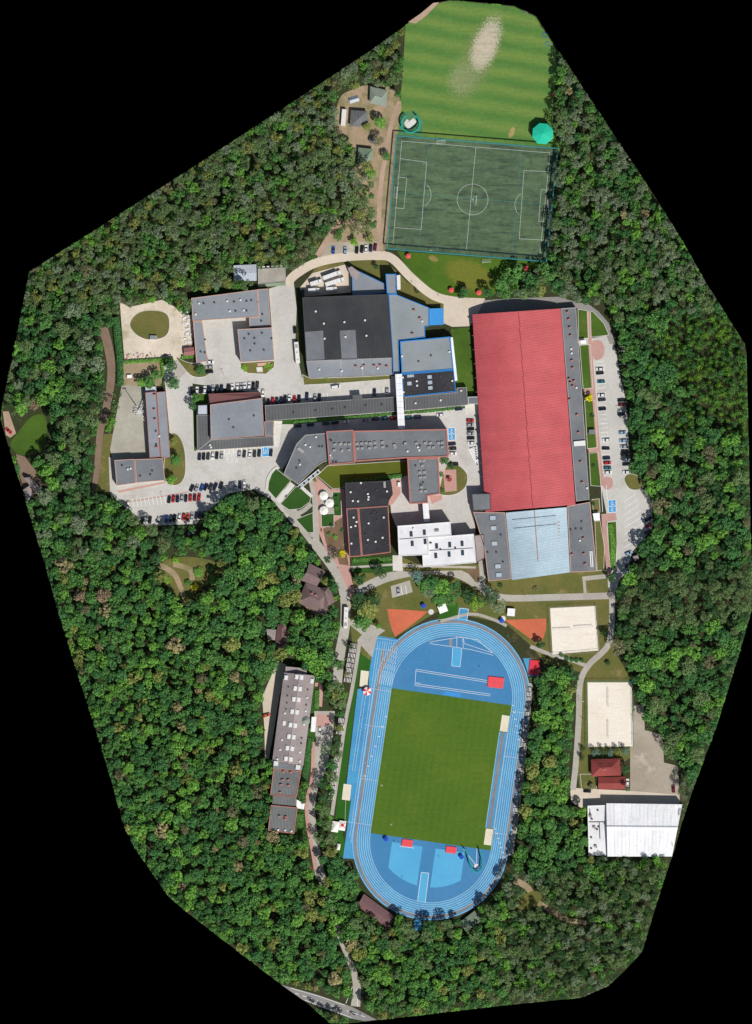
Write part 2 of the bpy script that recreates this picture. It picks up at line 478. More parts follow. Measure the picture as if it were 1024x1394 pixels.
# ---------------------------------------------------------------- buildings
_shared = {}
def shared(name, fn):
    if name not in _shared: _shared[name] = fn()
    return _shared[name]
def window_mesh():
    mb = MB()
    mb.box((0, 0, 0), (2.2, 0.10, 1.5), m=0)
    mb.box((-0.52, -0.035, 0.09), (0.94, 0.10, 1.32), m=1)
    mb.box((0.52, -0.035, 0.09), (0.94, 0.10, 1.32), m=1)
    return mb.mesh('window', ['trim_white', 'window_glass'])
def facade(root, pts, h, z0=0.0, step=5.2):
    """window units along every long wall, storey by storey"""
    me = shared('window', window_mesh)
    pts = ccw(pts)
    storeys = max(1, int((h - z0) // 3.2))
    for i in range(len(pts)):
        a, b = Vector(pts[i]), Vector(pts[(i + 1) % len(pts)])
        L = (b - a).length
        k = int((L - 2.5) // step)
        if k < 1: continue
        d = (b - a) / L; nrm = Vector((d.y, -d.x))
        for s_ in range(storeys):
            for j in range(k):
                p = a + d * (L * (j + 0.5) / k) + nrm * 0.03
                o = link('window', me, root, (p.x - root.location.x, p.y - root.location.y, z0 + 1.0 + 3.2 * s_))
                o.rotation_euler.z = math.atan2(d.y, d.x)
def block(root, poly, h, wall, roof, par=None, pw=0.5, ph=0.5, windows=True, z0=0.0, rname='roof', clear=True):
    pts = ccw(W2(poly))
    part('wall', MB().prism(pts, z0, h - 0.08), wall, root)
    part(rname, MB().prism(inset(pts, 0.12), h - 0.3, h), roof, root)
    if par:
        part('parapet', MB().ring(inset(pts, -0.06), inset(pts, pw), h - 0.45, h + ph), par, root)
    if windows: facade(root, pts, h, z0)
    if clear: CLEAR.append(list(poly))
    return pts
def cen(poly):
    return (sum(p[0] for p in poly) / len(poly), sum(p[1] for p in poly) / len(poly))
def bld(name, label, poly, cat='building', group=None):
    c = cen(poly)
    return thing(name, label, cat, P(c[0], c[1]), group)
def vent_mesh(kind):
    mb = MB()
    if kind == 'vent':
        mb.box((0, 0, 0), (0.75, 0.75, 0.8)); mb.box((0, 0, 0.8), (1.0, 1.0, 0.14))
        return mb.mesh('roof_vent', ['trim_white'])
    if kind == 'dark':
        mb.box((0, 0, 0), (0.8, 0.8, 0.6)); mb.box((0, 0, 0.6), (0.95, 0.95, 0.1))
        return mb.mesh('roof_vent', ['trim_dark'])
    if kind == 'chimney':
        mb.box((0, 0, 0), (1.3, 0.7, 1.3)); mb.box((0, 0, 1.3), (1.45, 0.85, 0.12))
        return mb.mesh('chimney', ['brick'])
    if kind == 'box':
        mb.box((0, 0, 0), (1.5, 1.2, 0.9)); mb.box((0, 0, 0.9), (1.6, 1.3, 0.1)); mb.box((0.2, -0.1, 1.0), (0.8, 0.7, 0.2))
        return mb.mesh('roof_unit', ['trim_grey'])
    if kind == 'hatch':
        mb.box((0, 0, 0), (1.9, 2.7, 0.7)); mb.box((0.25, 0, 0.7), (1.6, 2.4, 0.25))
        return mb.mesh('roof_hatch', ['trim_white'])
VN = {'vent': 'roof_vent', 'dark': 'roof_vent', 'chimney': 'chimney', 'box': 'roof_unit', 'hatch': 'roof_hatch'}
def vents(root, h, kind, pts, rz=0.0):
    me = shared('v_' + kind, lambda: vent_mesh(kind))
    for (x, y) in pts:
        p = P(x, y)
        o = link(VN[kind], me, root, (p.x - root.location.x, p.y - root.location.y, h - 0.02))
        o.rotation_euler.z = rz + random.uniform(-0.08, 0.08)
def skylight(root, x, y, w, l, h, rz=0.0, mat='skylight_glass', bars=2, name='skylight'):
    """kerb, glazing and bars; sizes in metres"""
    p = P(x, y)
    co, si = math.cos(rz), math.sin(rz)
    k = part(name, MB().box((p.x, p.y, h - 0.02), (w, l, 0.45), rz), 'trim_dark', root)
    part('pane', MB().box((p.x, p.y, h + 0.40), (w - 0.3, l - 0.3, 0.12), rz), mat, k)
    for j in range(bars):
        t = (j + 1) / (bars + 1) - 0.5
        c = (p.x + co * t * (w - 0.3), p.y + si * t * (w - 0.3), h + 0.45)
        part('glazing_bar', MB().box(c, (0.12, l - 0.2, 0.12), rz), 'trim_white', k)
def gable(root, quad, he, hr, mat, wallmat, hip=0.0, over=0.5, windows=False, axis=None, rlabel=None):
    """pitched roof over a plan quad (corner order round the outline); hip = 0 gable .. 0.5 pyramid"""
    q = [Vector(p) for p in ccw(W2(quad))]
    if axis is None: axis = 0 if (q[1] - q[0]).length + (q[3] - q[2]).length >= (q[2] - q[1]).length + (q[0] - q[3]).length else 1
    if axis == 1: q = q[1:] + q[:1]
    part('wall', MB().prism(q, 0, he), wallmat, root)
    if windows: facade(root, q, he)
    e = [Vector(p) for p in inset(q, -over)]
    m1, m2 = (e[0] + e[3]) / 2, (e[1] + e[2]) / 2
    r1, r2 = m1.lerp(m2, hip), m2.lerp(m1, hip)
    ez = he + 0.02; t = 0.22
    vs_ = [(p.x, p.y, ez) for p in e] + [(r1.x, r1.y, hr), (r2.x, r2.y, hr)] + [(p.x, p.y, ez - t) for p in e]
    fs = [(0, 1, 5, 4), (1, 2, 5), (2, 3, 4, 5), (3, 0, 4), (9, 8, 7, 6), (0, 6, 7, 1), (1, 7, 8, 2), (2, 8, 9, 3), (3, 9, 6, 0)]
    ro = part('roof', MB().add(vs_, fs), mat, root, rlabel)
    part('ridge_cap', MB().tube((r1.x, r1.y, hr), (r2.x, r2.y, hr + 0.001), 0.14, n=6), mat, root) if (r2 - r1).length > 1 else None
    CLEAR.append(list(quad))
    return ro

# ---------------------------------------------------------------- trees
def crown_quads(kind, seed, n):
    """unit crown: radius about 1, z -1..1; returns (n*4,3) verts of n separate leaf clumps"""
    r = np.random.default_rng(seed)
    lobes = []
    if kind == 'cone':
        for k in range(26):
            z = r.uniform(-0.95, 0.85); a = r.uniform(0, 2 * np.pi)
            R = 0.72 * (1 - (z + 1) / 2.1) + 0.06
            lobes.append((R * np.cos(a), R * np.sin(a), z, 0.20 + 0.16 * (1 - (z + 1) / 2)))
        lobes.append((0, 0, 0.9, 0.16))
    elif kind == 'pine':
        for k in range(22):
            a = r.uniform(0, 2 * np.pi); d = math.sqrt(r.uniform(0, 1)) * 0.76
            lobes.append((d * np.cos(a), d * np.sin(a), 0.72 * (1 - d * d) + r.uniform(-0.45, 0.15), r.uniform(0.2, 0.34)))
    else:
        nl = int(r.integers(17, 26))
        ex, ey = r.uniform(0.8, 1.12), r.uniform(0.8, 1.12)
        for k in range(nl):
            a = r.uniform(0, 2 * np.pi); d = math.sqrt(r.uniform(0, 1)) * 0.78
            lobes.append((d * np.cos(a) * ex, d * np.sin(a) * ey, 0.62 * (1 - d * d) + r.uniform(-0.5, 0.15), r.uniform(0.17, 0.38)))
    L = np.array(lobes)
    want = n; P0 = []; D0 = []
    w = L[:, 3] ** 2; w = w / w.sum()
    tot = 0
    while tot < want:
        m = want * 2
        li = r.choice(len(L), m, p=w)
        d = r.normal(size=(m, 3)); d[:, 2] += 0.45
        d /= np.linalg.norm(d, axis=1)[:, None]
        p = L[li, :3] + d * (L[li, 3] * r.uniform(0.8, 1.08, m))[:, None]
        dist = np.linalg.norm(p[:, None, :] - L[None, :, :3], axis=2) / L[None, :, 3]
        dist[np.arange(m), li] = 9
        ok = (dist.min(axis=1) > 0.78) & (p[:, 2] > -1.0)
        P0.append(p[ok]); D0.append(d[ok]); tot += int(ok.sum())
    p = np.concatenate(P0)[:want]; d = np.concatenate(D0)[:want]
    nrm = d * 0.75 + r.normal(size=d.shape) * 0.6; nrm[:, 2] += 0.42
    nrm /= np.linalg.norm(nrm, axis=1)[:, None]
    u = np.cross(nrm, r.normal(size=d.shape)); u /= np.linalg.norm(u, axis=1)[:, None]
    v = np.cross(nrm, u)
    s1 = r.uniform(0.06, 0.135, want)[:, None]
    asp = r.uniform(0.3, 0.5, want)[:, None] if kind in ('pine', 'cone') else r.uniform(0.6, 1.0, want)[:, None]
    s2 = s1 * asp
    if kind in ('pine', 'cone'): s1 = s1 * 1.15
    q = np.stack([p - u * s1, p - v * s2 * 1.0 + nrm * s1 * 0.18, p + u * s1, p + v * s2 + nrm * s1 * 0.18], axis=1)
    return q.reshape(-1, 3)
CZ = {'leafy': (0.62, 0.36), 'pine': (0.72, 0.26), 'cone': (0.54, 0.46)}   # crown centre and half height as a share of the tree
NQ = {'leafy': 560, 'pine': 560, 'cone': 400}
NV = {'leafy': 6, 'pine': 5, 'cone': 3}
CROWN = {k: [crown_quads(k, 100 * i + 7 * len(k), NQ[k]) for i in range(NV[k])] for k in CZ}
for k in CROWN:
    CROWN[k] = [np.column_stack([c[:, 0], c[:, 1], CZ[k][0] + CZ[k][1] * c[:, 2]]) for c in CROWN[k]]
def quads_mesh(name, verts, mats, mi=None):
    n = len(verts) // 4
    me = bpy.data.meshes.new(name)
    me.vertices.add(len(verts)); me.vertices.foreach_set('co', verts.astype(np.float32).ravel())
    me.loops.add(4 * n); me.loops.foreach_set('vertex_index', np.arange(4 * n, dtype=np.int32))
    me.polygons.add(n)
    me.polygons.foreach_set('loop_start', np.arange(n, dtype=np.int32) * 4)
    me.polygons.foreach_set('loop_total', np.full(n, 4, dtype=np.int32))
    for m in mats: me.materials.append(M[m])
    if mi is not None: me.polygons.foreach_set('material_index', mi.astype(np.int32))
    me.update(calc_edges=True)
    return me
def trunk_mb(kind, seed):
    r = random.Random(seed); mb = MB()
    top = 0.9 if kind != 'leafy' else 0.62
    pts = [(0, 0, 0), (r.uniform(-.03, .03), r.uniform(-.03, .03), top * 0.5), (r.uniform(-.05, .05), r.uniform(-.05, .05), top)]
    mb.tube(pts[0], pts[1], 0.085, 0.06, 7); mb.tube(pts[1], pts[2], 0.06, 0.02, 7)
    for k in range(5):
        a = k * 1.256 + r.uniform(-.4, .4); z0 = r.uniform(0.35, 0.55) * (1.3 if kind == 'pine' else 1)
        mb.tube((pts[1][0], pts[1][1], z0), (0.55 * math.cos(a), 0.55 * math.sin(a), z0 + r.uniform(0.1, 0.2)), 0.032, 0.012, 5)
    return mb
TRUNK = {k: trunk_mb(k, 3).mesh('trunk', ['bark']) for k in CZ}
CROWN_ME = {k: [quads_mesh('crown', c, ['leaf_mid']) for c in CROWN[k]] for k in CZ}
NAMEK = {'leafy': 'broadleaf_tree', 'pine': 'pine_tree', 'cone': 'conifer_tree'}
def tree(x, y, r, H, kind, leafm, label, group, name=None, idx=None):
    """r in plan units, H in metres"""
    root = thing(name or NAMEK[kind], label, 'tree', P(x, y, 0.0), group, random.uniform(0, 6.28))
    root.scale = (r * S, r * S, H)
    link('trunk', TRUNK[kind], root)
    i = random.randrange(len(CROWN_ME[kind])) if idx is None else idx
    c = link('crown', CROWN_ME[kind][i], root)
    c.material_slots[0].link = 'OBJECT'
    c.material_slots[0].material = M['leaf_' + leafm]
    return root
def leaf_patch(poly_fn, n, h, size, r=None):
    """leaf clumps over a plan area sampled by poly_fn() -> (x, y, edge 0..1)"""
    r = r or rng
    out = []
    for _ in range(n):
        x, y, e = poly_fn()
        p = P(x, y)
        nrm = np.array((r.normal() * 0.5, r.normal() * 0.5, 0.8)); nrm /= np.linalg.norm(nrm)
        u = np.cross(nrm, r.normal(size=3)); u /= np.linalg.norm(u); v = np.cross(nrm, u)
        s_ = size * r.uniform(0.7, 1.3)
        c = np.array((p.x, p.y, h * (0.55 + 0.45 * (1 - e * e)) * r.uniform(0.75, 1.0)))
        out += [c - u * s_, c - v * s_ * 0.8, c + u * s_, c + v * s_ * 0.8]
    return np.array(out)
def hedge(name, label, line, w, h, leafm, cat='hedge', group=None):
    L = [np.array(p, float) for p in line]
    seg = [np.linalg.norm(L[i + 1] - L[i]) for i in range(len(L) - 1)]
    tot = sum(seg)
    def smp():
        i = random.choices(range(len(seg)), seg)[0]
        t = random.random(); d = (L[i + 1] - L[i]) / seg[i]
        e = random.uniform(-1, 1)
        q = L[i] + (L[i + 1] - L[i]) * t + np.array((-d[1], d[0])) * e * w / 2
        return q[0], q[1], abs(e)
    c = cen(line)
    root = thing(name, label, cat, P(c[0], c[1]), group)
    q = leaf_patch(smp, int(tot * w * 2.2) + 30, h, 0.42)
    q -= np.array(root.location)
    link('foliage', quads_mesh('foliage', q, ['leaf_' + leafm]), root)
    mb = MB()
    k = max(2, int(tot / 7))
    for j in range(k):
        t = (j + 0.5) / k * tot; i = 0
        while i < len(seg) - 1 and t > seg[i]: t -= seg[i]; i += 1
        q_ = L[i] + (L[i + 1] - L[i]) * min(1, t / seg[i]); p = P(q_[0], q_[1])
        mb.tube((p.x, p.y, 0), (p.x, p.y, h * 0.8), 0.08, 0.03, 5)
    part('stem', mb, 'bark', root)
    CLEAR.append(ribbon(line, w))
    return root
def shrub(x, y, r, h, leafm, label, group=None, cat='shrub', name='shrub'):
    root = thing(name, label, cat, P(x, y), group, random.uniform(0, 6.28))
    root.scale = (r * S, r * S, h)
    me = CROWN_ME['leafy'][random.randrange(6)]
    c = link('foliage', me, root)
    c.location.z = -0.55; c.scale = (1, 1, 1.5)
    c.material_slots[0].link = 'OBJECT'; c.material_slots[0].material = M['leaf_' + leafm]
    link('stem', shared('stem', lambda: MB().tube((0, 0, 0), (0, 0, 0.6), 0.06, 0.03, 6).mesh('stem', ['bark'])), root)
    return root

# ---------------------------------------------------------------- vehicles
def car_parts(kind):
    """side profile lofted over five widths; returns dict part -> MB (x forward, metres)"""
    d = {}
    if kind == 'car': L, Wd, prof, cab, zr = 4.4, 1.8, [(-2.2, .35), (-2.2, .78), (-2.05, .93), (-1.5, .98), (0.75, .98), (1.75, .86), (2.14, .72), (2.2, .5), (2.2, .35)], [(-1.85, .96), (-1.35, 1.42), (0.15, 1.46), (1.05, .97)], 1.46
    else: L, Wd, prof, cab, zr = 5.4, 2.0, [(-2.7, .4), (-2.7, 1.1), (-2.6, 1.2), (1.6, 1.2), (2.4, 1.05), (2.7, .8), (2.7, .4)], [(-2.62, 1.18), (-2.45, 2.05), (1.0, 2.1), (1.85, 1.2)], 2.1
    b = MB(); n = len(prof)
    rows = [(-Wd / 2 + 0.02, 0.96), (-Wd / 2 + 0.16, 1.0), (Wd / 2 - 0.16, 1.0), (Wd / 2 - 0.02, 0.96)]
    vs_ = []
    for (y, k) in rows:
        for (x, z) in prof: vs_.append((x * k, y, .35 + (z - .35) * (0.94 if k < 1 else 1)))
    fs = []
    for r_ in range(3):
        for i in range(n): fs.append((r_ * n + i, r_ * n + (i + 1) % n, (r_ + 1) * n + (i + 1) % n, (r_ + 1) * n + i))
    fs += [tuple(range(n - 1, -1, -1)), tuple(range(3 * n, 4 * n))]
    d['body'] = b.add(vs_, [f[::-1] for f in fs])
    g = MB(); y0, y1 = Wd / 2 - 0.1, Wd / 2 - 0.32
    gv = [(x, s_ * (y0 if i in (0, 3) else y1), z) for s_ in (-1, 1) for i, (x, z) in enumerate(cab)]
    d['windows'] = g.add(gv, [(0, 1, 5, 4), (2, 3, 7, 6), (0, 3, 2, 1), (4, 5, 6, 7), (1, 2, 6, 5)])
    x0, x1 = cab[1][0] - 0.06, cab[2][0] + 0.06
    d['roof'] = MB().box(((x0 + x1) / 2, 0, zr - 0.04), (x1 - x0, 2 * y1 + 0.08, 0.07), taper=0.96)
    w = MB().tube((0, -0.11, 0), (0, 0.11, 0), 0.33, n=12); w.tube((0, -0.12, 0), (0, 0.12, 0), 0.18, n=8, m=1)
    d['wheel'] = w
    lt = MB().box((0, 0, 0), (0.12, 0.36, 0.14))
    d['headlight'] = lt
    return d, L, Wd
CARP = {k: car_parts(k) for k in ('car', 'van')}
def car(x, y, ang, colour, label, group, kind='car'):
    """ang: heading of the bonnet in plan degrees, 0 = +x, 90 = up"""
    d, L, Wd = CARP[kind]
    cat = kind
    root = thing('parked_car' if kind == 'car' else 'parked_van', label, cat, P(x, y, 0.03), group, math.radians(ang))
    pm = 'paint_' + colour.replace(' ', '_')
    link('body', shared('body' + kind + colour, lambda: d['body'].mesh('body', [pm])), root)
    link('windows', shared('win' + kind, lambda: d['windows'].mesh('windows', ['car_glass'])), root)
    link('roof', shared('roof' + kind + colour, lambda: d['roof'].mesh('roof', [pm])), root)
    for sx in (-1, 1):
        for sy in (-1, 1):
            link('wheel', shared('wheel', lambda: d['wheel'].mesh('wheel', ['tyre', 'galv'])), root, (sx * L * 0.3, sy * (Wd / 2 - 0.12), 0.33))
    for sy in (-1, 1):
        link('headlight', shared('headlight', lambda: d['headlight'].mesh('headlight', ['trim_white'])), root, (L * 0.48, sy * (Wd / 2 - 0.35), 0.62))
    return root
def bus(x, y, ang, label, Lm=12.6):
    root = thing('parked_bus', label, 'bus', P(x, y, 0.03), 'buses standing on the campus roads', math.radians(ang))
    b = MB().box((0, 0, 0.45), (Lm, 2.5, 2.55), taper=0.985)
    link('body', b.mesh('body', ['paint_cream']), root)
    link('roof', MB().box((0, 0, 3.0), (Lm - 0.4, 2.2, 0.12), taper=0.98).mesh('roof', ['paint_white']), root)
    for sy in (-1, 1):
        link('side_glass', MB().box((0, sy * 1.235, 1.5), (Lm - 1.2, 0.06, 0.95)).mesh('side_glass', ['car_glass']), root)
    link('windshield', MB().box((Lm / 2 - 0.02, 0, 1.3), (0.07, 2.2, 1.3)).mesh('windshield', ['car_glass']), root)
    for xx, nm in ((-Lm * 0.32, 'roof_hatch'), (Lm * 0.02, 'roof_hatch'), (Lm * 0.3, 'air_conditioner')):
        link(nm, MB().box((xx, 0, 3.1), (0.9 if nm == 'roof_hatch' else 2.2, 0.9 if nm == 'roof_hatch' else 1.6, 0.1 if nm == 'roof_hatch' else 0.22), taper=0.9).mesh(nm, ['trim_grey']), root)
    for xx in (-Lm * 0.28, Lm * 0.33):
        for sy in (-1, 1):
            o = link('wheel', shared('wheel', lambda: CARP['car'][0]['wheel'].mesh('wheel', ['tyre', 'galv'])), root, (xx, sy * 1.12, 0.48))
            o.scale = (1.45, 1.5, 1.45)
    return root
def truck(x, y, ang, Lm, label, cab=True):
    root = thing('parked_truck', label, 'truck', P(x, y, 0.03), 'white lorries on the sandy yard', math.radians(ang))
    cl = 1.9 if cab else 0
    link('cargo_box', MB().box((-cl / 2 - 0.1, 0, 0.9), (Lm - cl - 0.2, 2.45, 2.3), taper=0.995).mesh('cargo_box', ['paint_white']), root)
    link('chassis', MB().box((0, 0, 0.55), (Lm - 0.2, 1.2, 0.3)).mesh('chassis', ['dark_metal']), root)
    for k in range(5):
        xx = -Lm / 2 + 0.6 + k * (Lm - cl - 1.2) / 4
        link('roof_rib', MB().box((xx, 0, 3.2), (0.1, 2.3, 0.05)).mesh('roof_rib', ['trim_grey']), root)
    if cab:
        link('cab', MB().box((Lm / 2 - 0.95, 0, 0.5), (1.85, 2.2, 1.9), taper=0.93).mesh('cab', ['paint_white']), root)
        link('windshield', MB().box((Lm / 2 - 0.08, 0, 1.35), (0.16, 1.9, 0.8)).mesh('windshield', ['car_glass']), root)
    for xx in (-Lm * 0.3, Lm * 0.36):
        for sy in (-1, 1):
            o = link('wheel', shared('wheel', lambda: CARP['car'][0]['wheel'].mesh('wheel', ['tyre', 'galv'])), root, (xx, sy * 1.0, 0.45))
            o.scale = (1.35, 1.6, 1.35)
    return root

# ---------------------------------------------------------------- small things
def parasol(x, y, r, h, mats, label, group, n=8):
    root = thing('parasol', label, 'parasol', P(x, y, 0.03), group)
    link('pole', MB().tube((0, 0, 0.1), (0, 0, h), 0.05, n=8).mesh('pole', ['galv']), root)
    link('base', MB().cone((0, 0), 0.5, 0.0, 0.16, 10).mesh('base', ['dark_metal']), root)
    R = r * S
    for k in range(n):
        a0, a1 = 2 * math.pi * k / n, 2 * math.pi * (k + 1) / n
        vs_ = [(0, 0, h), (R * math.cos(a0), R * math.sin(a0), h - R * 0.32), (R * math.cos(a1), R * math.sin(a1), h - R * 0.32)]
        am = (a0 + a1) / 2
        vs_ += [(R * 0.95 * math.cos(am), R * 0.95 * math.sin(am), h - R * 0.36)]
        vs_ += [(v[0], v[1], v[2] - 0.03) for v in vs_]
        link('canopy_panel', MB().add(vs_, [(0, 1, 3), (0, 3, 2), (7, 5, 4), (6, 7, 4), (1, 5, 7, 3), (3, 7, 6, 2)]).mesh('canopy_panel', [mats[k % len(mats)]]), root)
    link('finial', MB().cone((0, 0), 0.1, h - 0.03, h + 0.15, 8).mesh('finial', ['trim_white']), root)
    return root
def goal(x, y, ang, w, label, group='portable football goals'):
    root = thing('football_goal', label, 'goal', P(x, y, 0.04), group, math.radians(ang))
    h, dp = 2.2, 1.6
    for sx in (-1, 1):
        link('post', MB().tube((sx * w / 2, 0, 0), (sx * w / 2, 0, h), 0.08).mesh('post', ['trim_white']), root)
        link('side_frame', MB().tube((sx * w / 2, 0, 0.06), (sx * w / 2, dp, 0.06), 0.06).tube((sx * w / 2, dp, 0.06), (sx * w / 2, 0.5, h), 0.05).mesh('side_frame', ['trim_white']), root)
    link('crossbar', MB().tube((-w / 2 - .08, 0, h), (w / 2 + .08, 0, h), 0.1).mesh('crossbar', ['trim_white']), root)
    link('base_bar', MB().tube((-w / 2, dp, 0.06), (w / 2, dp, 0.06), 0.07).mesh('base_bar', ['trim_white']), root)
    nb = MB()
    for k in range(13):
        xx = -w / 2 + w * k / 12
        nb.tube((xx, 0.5, h), (xx, dp, 0.06), 0.015, n=3)
    for k in range(5):
        t = k / 4
        nb.tube((-w / 2, 0.5 + (dp - 0.5) * t, h + (0.06 - h) * t), (w / 2, 0.5 + (dp - 0.5) * t, h + (0.06 - h) * t), 0.015, n=3)
    link('net', nb.mesh('net', ['trim_white']), root)
    return root
def fence(name, label, line, h, mat, step=6.0, cat='fence', rail=0.12, wires=5):
    c = cen(line)
    root = thing(name, label, cat, P(c[0], c[1]))
    pts = [P(*p) for p in line]
    pm = None
    for i in range(len(pts) - 1):
        a, b = pts[i], pts[i + 1]; L = (b - a).length
        k = max(1, round(L / step))
        d = (b - a) / k
        for j in range(k):
            q = a + d * j
            me = shared('post%s%.1f' % (mat, h), lambda: MB().tube((0, 0, 0), (0, 0, h), 0.07, n=6).mesh('post', [mat]))
            link('post', me, root, q - root.location)
            n_ = MB()
            e = a + d * (j + 1)
            for z in np.linspace(0.15, h - 0.2, wires): n_.tube((q.x, q.y, z), (e.x, e.y, z), 0.018, n=3)
            kk = max(2, int(d.length / 1.0))
            for t in range(1, kk): f = q.lerp(e, t / kk); n_.tube((f.x, f.y, 0.1), (f.x, f.y, h), 0.012, n=3)
            n_.tube((q.x, q.y, h), (e.x, e.y, h), rail / 2, n=6)
            part('mesh_panel', n_, mat, root)
    return root
def bleacher(x0, y0, x1, y1, rows, label, group, side=1):
    """tiered benches along a plan line, rows step back to the side"""
    a, b = P(x0, y0), P(x1, y1)
    root = thing('bleacher', label, 'bleacher', (a + b) / 2, group)
    d = (b - a); L = d.length; d /= L; n_ = Vector((-d.y, d.x, 0)) * side
    rz = math.atan2(d.y, d.x)
    k = max(2, int(L / 2.6))
    for r_ in range(rows):
        for j in range(k):
            q = a + d * (L * (j + 0.5) / k) + n_ * (r_ * 0.85)
            part('bench', MB().box((q.x, q.y, 0.42 + 0.32 * r_), (L / k - 0.55, 0.38, 0.1), rz), 'trim_white' if (r_ + j) % 5 else 'trim_grey', root)
    fr = MB()
    for j in range(k + 1):
        q = a + d * (L * j / k)
        for r_ in range(rows):
            p = q + n_ * (r_ * 0.85); fr.box((p.x, p.y, 0), (0.1, 0.5, 0.42 + 0.32 * r_), rz)
    part('frame', fr, 'dark_metal', root)
    fp = MB()
    for r_ in range(rows):
        q = a + d * (L / 2) + n_ * (r_ * 0.85 + 0.42); fp.box((q.x, q.y, 0.06 + 0.3 * r_), (L, 0.34, 0.06), rz)
    part('footboard', fp, 'wall_brown', root)
    return root
def slabpart(name, poly, z0, z1, mat, root): return part(name, MB().prism(ccw(W2(poly)), z0, z1), mat, root)
def mat_thing(name, label, poly, h, mat, cat='mat', group=None):
    c = cen(poly)
    root = thing(name, label, cat, P(c[0], c[1]), group)
    pts = ccw(W2(poly))
    part('cushion', MB().prism(inset(pts, 0.12), 0.04, h), mat, root)
    part('cover', MB().prism(inset(pts, 0.0), h * 0.35, h - 0.1), mat, root)
    q = [Vector(p) for p in pts]
    m = (q[0] + q[3]) / 2; n_ = (q[1] + q[2]) / 2
    part('seam', MB().tube((m.x, m.y, h), (n_.x, n_.y, h), 0.05, n=5), 'parasol_red' if mat == 'mat_red' else 'mat_red', root)
    CLEAR.append(list(poly))
    return root
# ================================================================ the ground
OUT = [(40, 370), (150, 300), (270, 223), (400, 138), (500, 72), (548, 38), (572, 20), (590, 5), (612, 0), (640, 2), (700, 8), (730, 22), (754, 60), (771, 85), (828, 172), (888, 262), (929, 328),
       (961, 385), (1014, 468), (1016, 480), (1018, 552), (1022, 738), (1024, 767), (1023, 832), (1008, 884), (975, 990), (945, 1070), (929, 1118), (918, 1158), (905, 1195), (891, 1240), (874, 1296), (850, 1322), (828, 1342),
       (792, 1358), (672, 1370), (520, 1388), (474, 1393), (450, 1393), (419, 1366), (379, 1337), (260, 1246), (230, 1221), (182, 1152), (168, 1122), (150, 1056), (125, 977), (109, 927), (80, 835), (62, 770), (37, 688), (17, 625), (1, 572), (3, 552), (20, 472)]
def in_poly(poly, X, Y):
    c = np.zeros(X.shape, bool); n = len(poly)
    for i in range(n):
        x1, y1 = poly[i]; x2, y2 = poly[(i + 1) % n]
        if y1 == y2: continue
        t = ((y1 > Y) != (y2 > Y)) & (X < (x2 - x1) * (Y - y1) / (y2 - y1) + x1)
        c ^= t
    return c
g = link('ground', MB().prism(ccw(W2(OUT)), -3.0, 0.0).mesh('ground', ['forest_floor']))
g['kind'] = 'structure'

CLEAR.append([(262, 404), (365, 390), (400, 384), (425, 362), (540, 345), (600, 404), (650, 415), (660, 560), (662, 690), (700, 790), (640, 775), (500, 778), (472, 750), (440, 700), (400, 664), (375, 640), (300, 640), (230, 640), (228, 530), (258, 500)])
# ---- open grass and bare ground
ground('bare_ground', [(556, 30), (572, 19), (590, 4), (598, 3), (582, 20), (566, 32)], 3, 'sandy_track')
ground('grass_field', [(552, 34), (572, 21), (591, 6), (612, 1), (640, 3), (699, 9), (729, 23), (752, 59), (757, 70), (757, 110), (753, 140), (753, 180), (764, 206), (540, 187), (545, 140), (549, 90)], 2, 'north_field_grass')
ground('dirt_yard', [(462, 135), (480, 122), (500, 116), (530, 118), (546, 140), (541, 184), (527, 338), (450, 345), (432, 352), (444, 325), (470, 300), (485, 285), (480, 240), (478, 200), (456, 180)], 2, 'dirt_yard', clear=False, soft=True)
CLEAR.append([(460, 125), (500, 116), (530, 118), (546, 140), (541, 184), (527, 338), (450, 345), (432, 352), (444, 325), (470, 318), (503, 318), (512, 240), (508, 226), (486, 228), (484, 196), (470, 195), (458, 180)])
ground('lawn', [(541, 342), (745, 357), (712, 372), (690, 385), (672, 402), (645, 408), (612, 404), (585, 396), (560, 374)], 2, 'bank_lawn')
ground('dry_lawn', [(414, 392), (430, 362), (520, 350), (556, 385), (604, 404), (604, 420), (530, 405), (480, 398)], 2, 'dry_lawn')
ground('dry_lawn', [(485, 775), (660, 768), (828, 775), (838, 815), (832, 890), (800, 905), (790, 915), (742, 903), (724, 880), (690, 850), (600, 830), (540, 866), (505, 900), (480, 880), (474, 820)], 2, 'dry_lawn')
ground('dry_lawn', [(812, 893), (832, 880), (848, 905), (862, 930), (862, 1020), (860, 1030), (790, 1080), (783, 1020), (788, 930)], 2, 'dry_lawn')
CLEAR.append([(6, 600), (10, 580), (30, 562), (66, 556), (70, 590), (64, 616), (40, 628), (20, 622)])
ground('lawn', [(14, 606), (24, 590), (42, 568), (60, 565), (64, 585), (58, 610), (30, 620)], 2, 'lawn', soft=True)
ground('lawn', [(614, 448), (640, 445), (646, 530), (644, 545), (622, 545), (620, 500)], 2, 'lawn')
ground('dry_lawn', [(141, 591), (157, 590), (152, 640), (149, 672), (128, 668)], 2, 'dry_lawn')
ground('bare_ground', [(166, 490), (222, 488), (220, 528), (168, 528)], 2, 'dirt_yard')
ground('grass_clearing', [(222, 766), (250, 758), (284, 762), (300, 772), (296, 792), (272, 800), (262, 816), (244, 818), (232, 796)], 1, 'dry_lawn', soft=True)
road('bare_ground', [(214, 768), (236, 780), (246, 800), (250, 815)], (8, 6), 2, 'dirt_yard')
road('bare_ground', [(236, 768), (258, 775), (262, 790)], 7, 3, 'dirt_yard')
ground('bare_ground', [(4, 560), (12, 560), (22, 590), (14, 596), (8, 592)], 3, 'sandy_track')
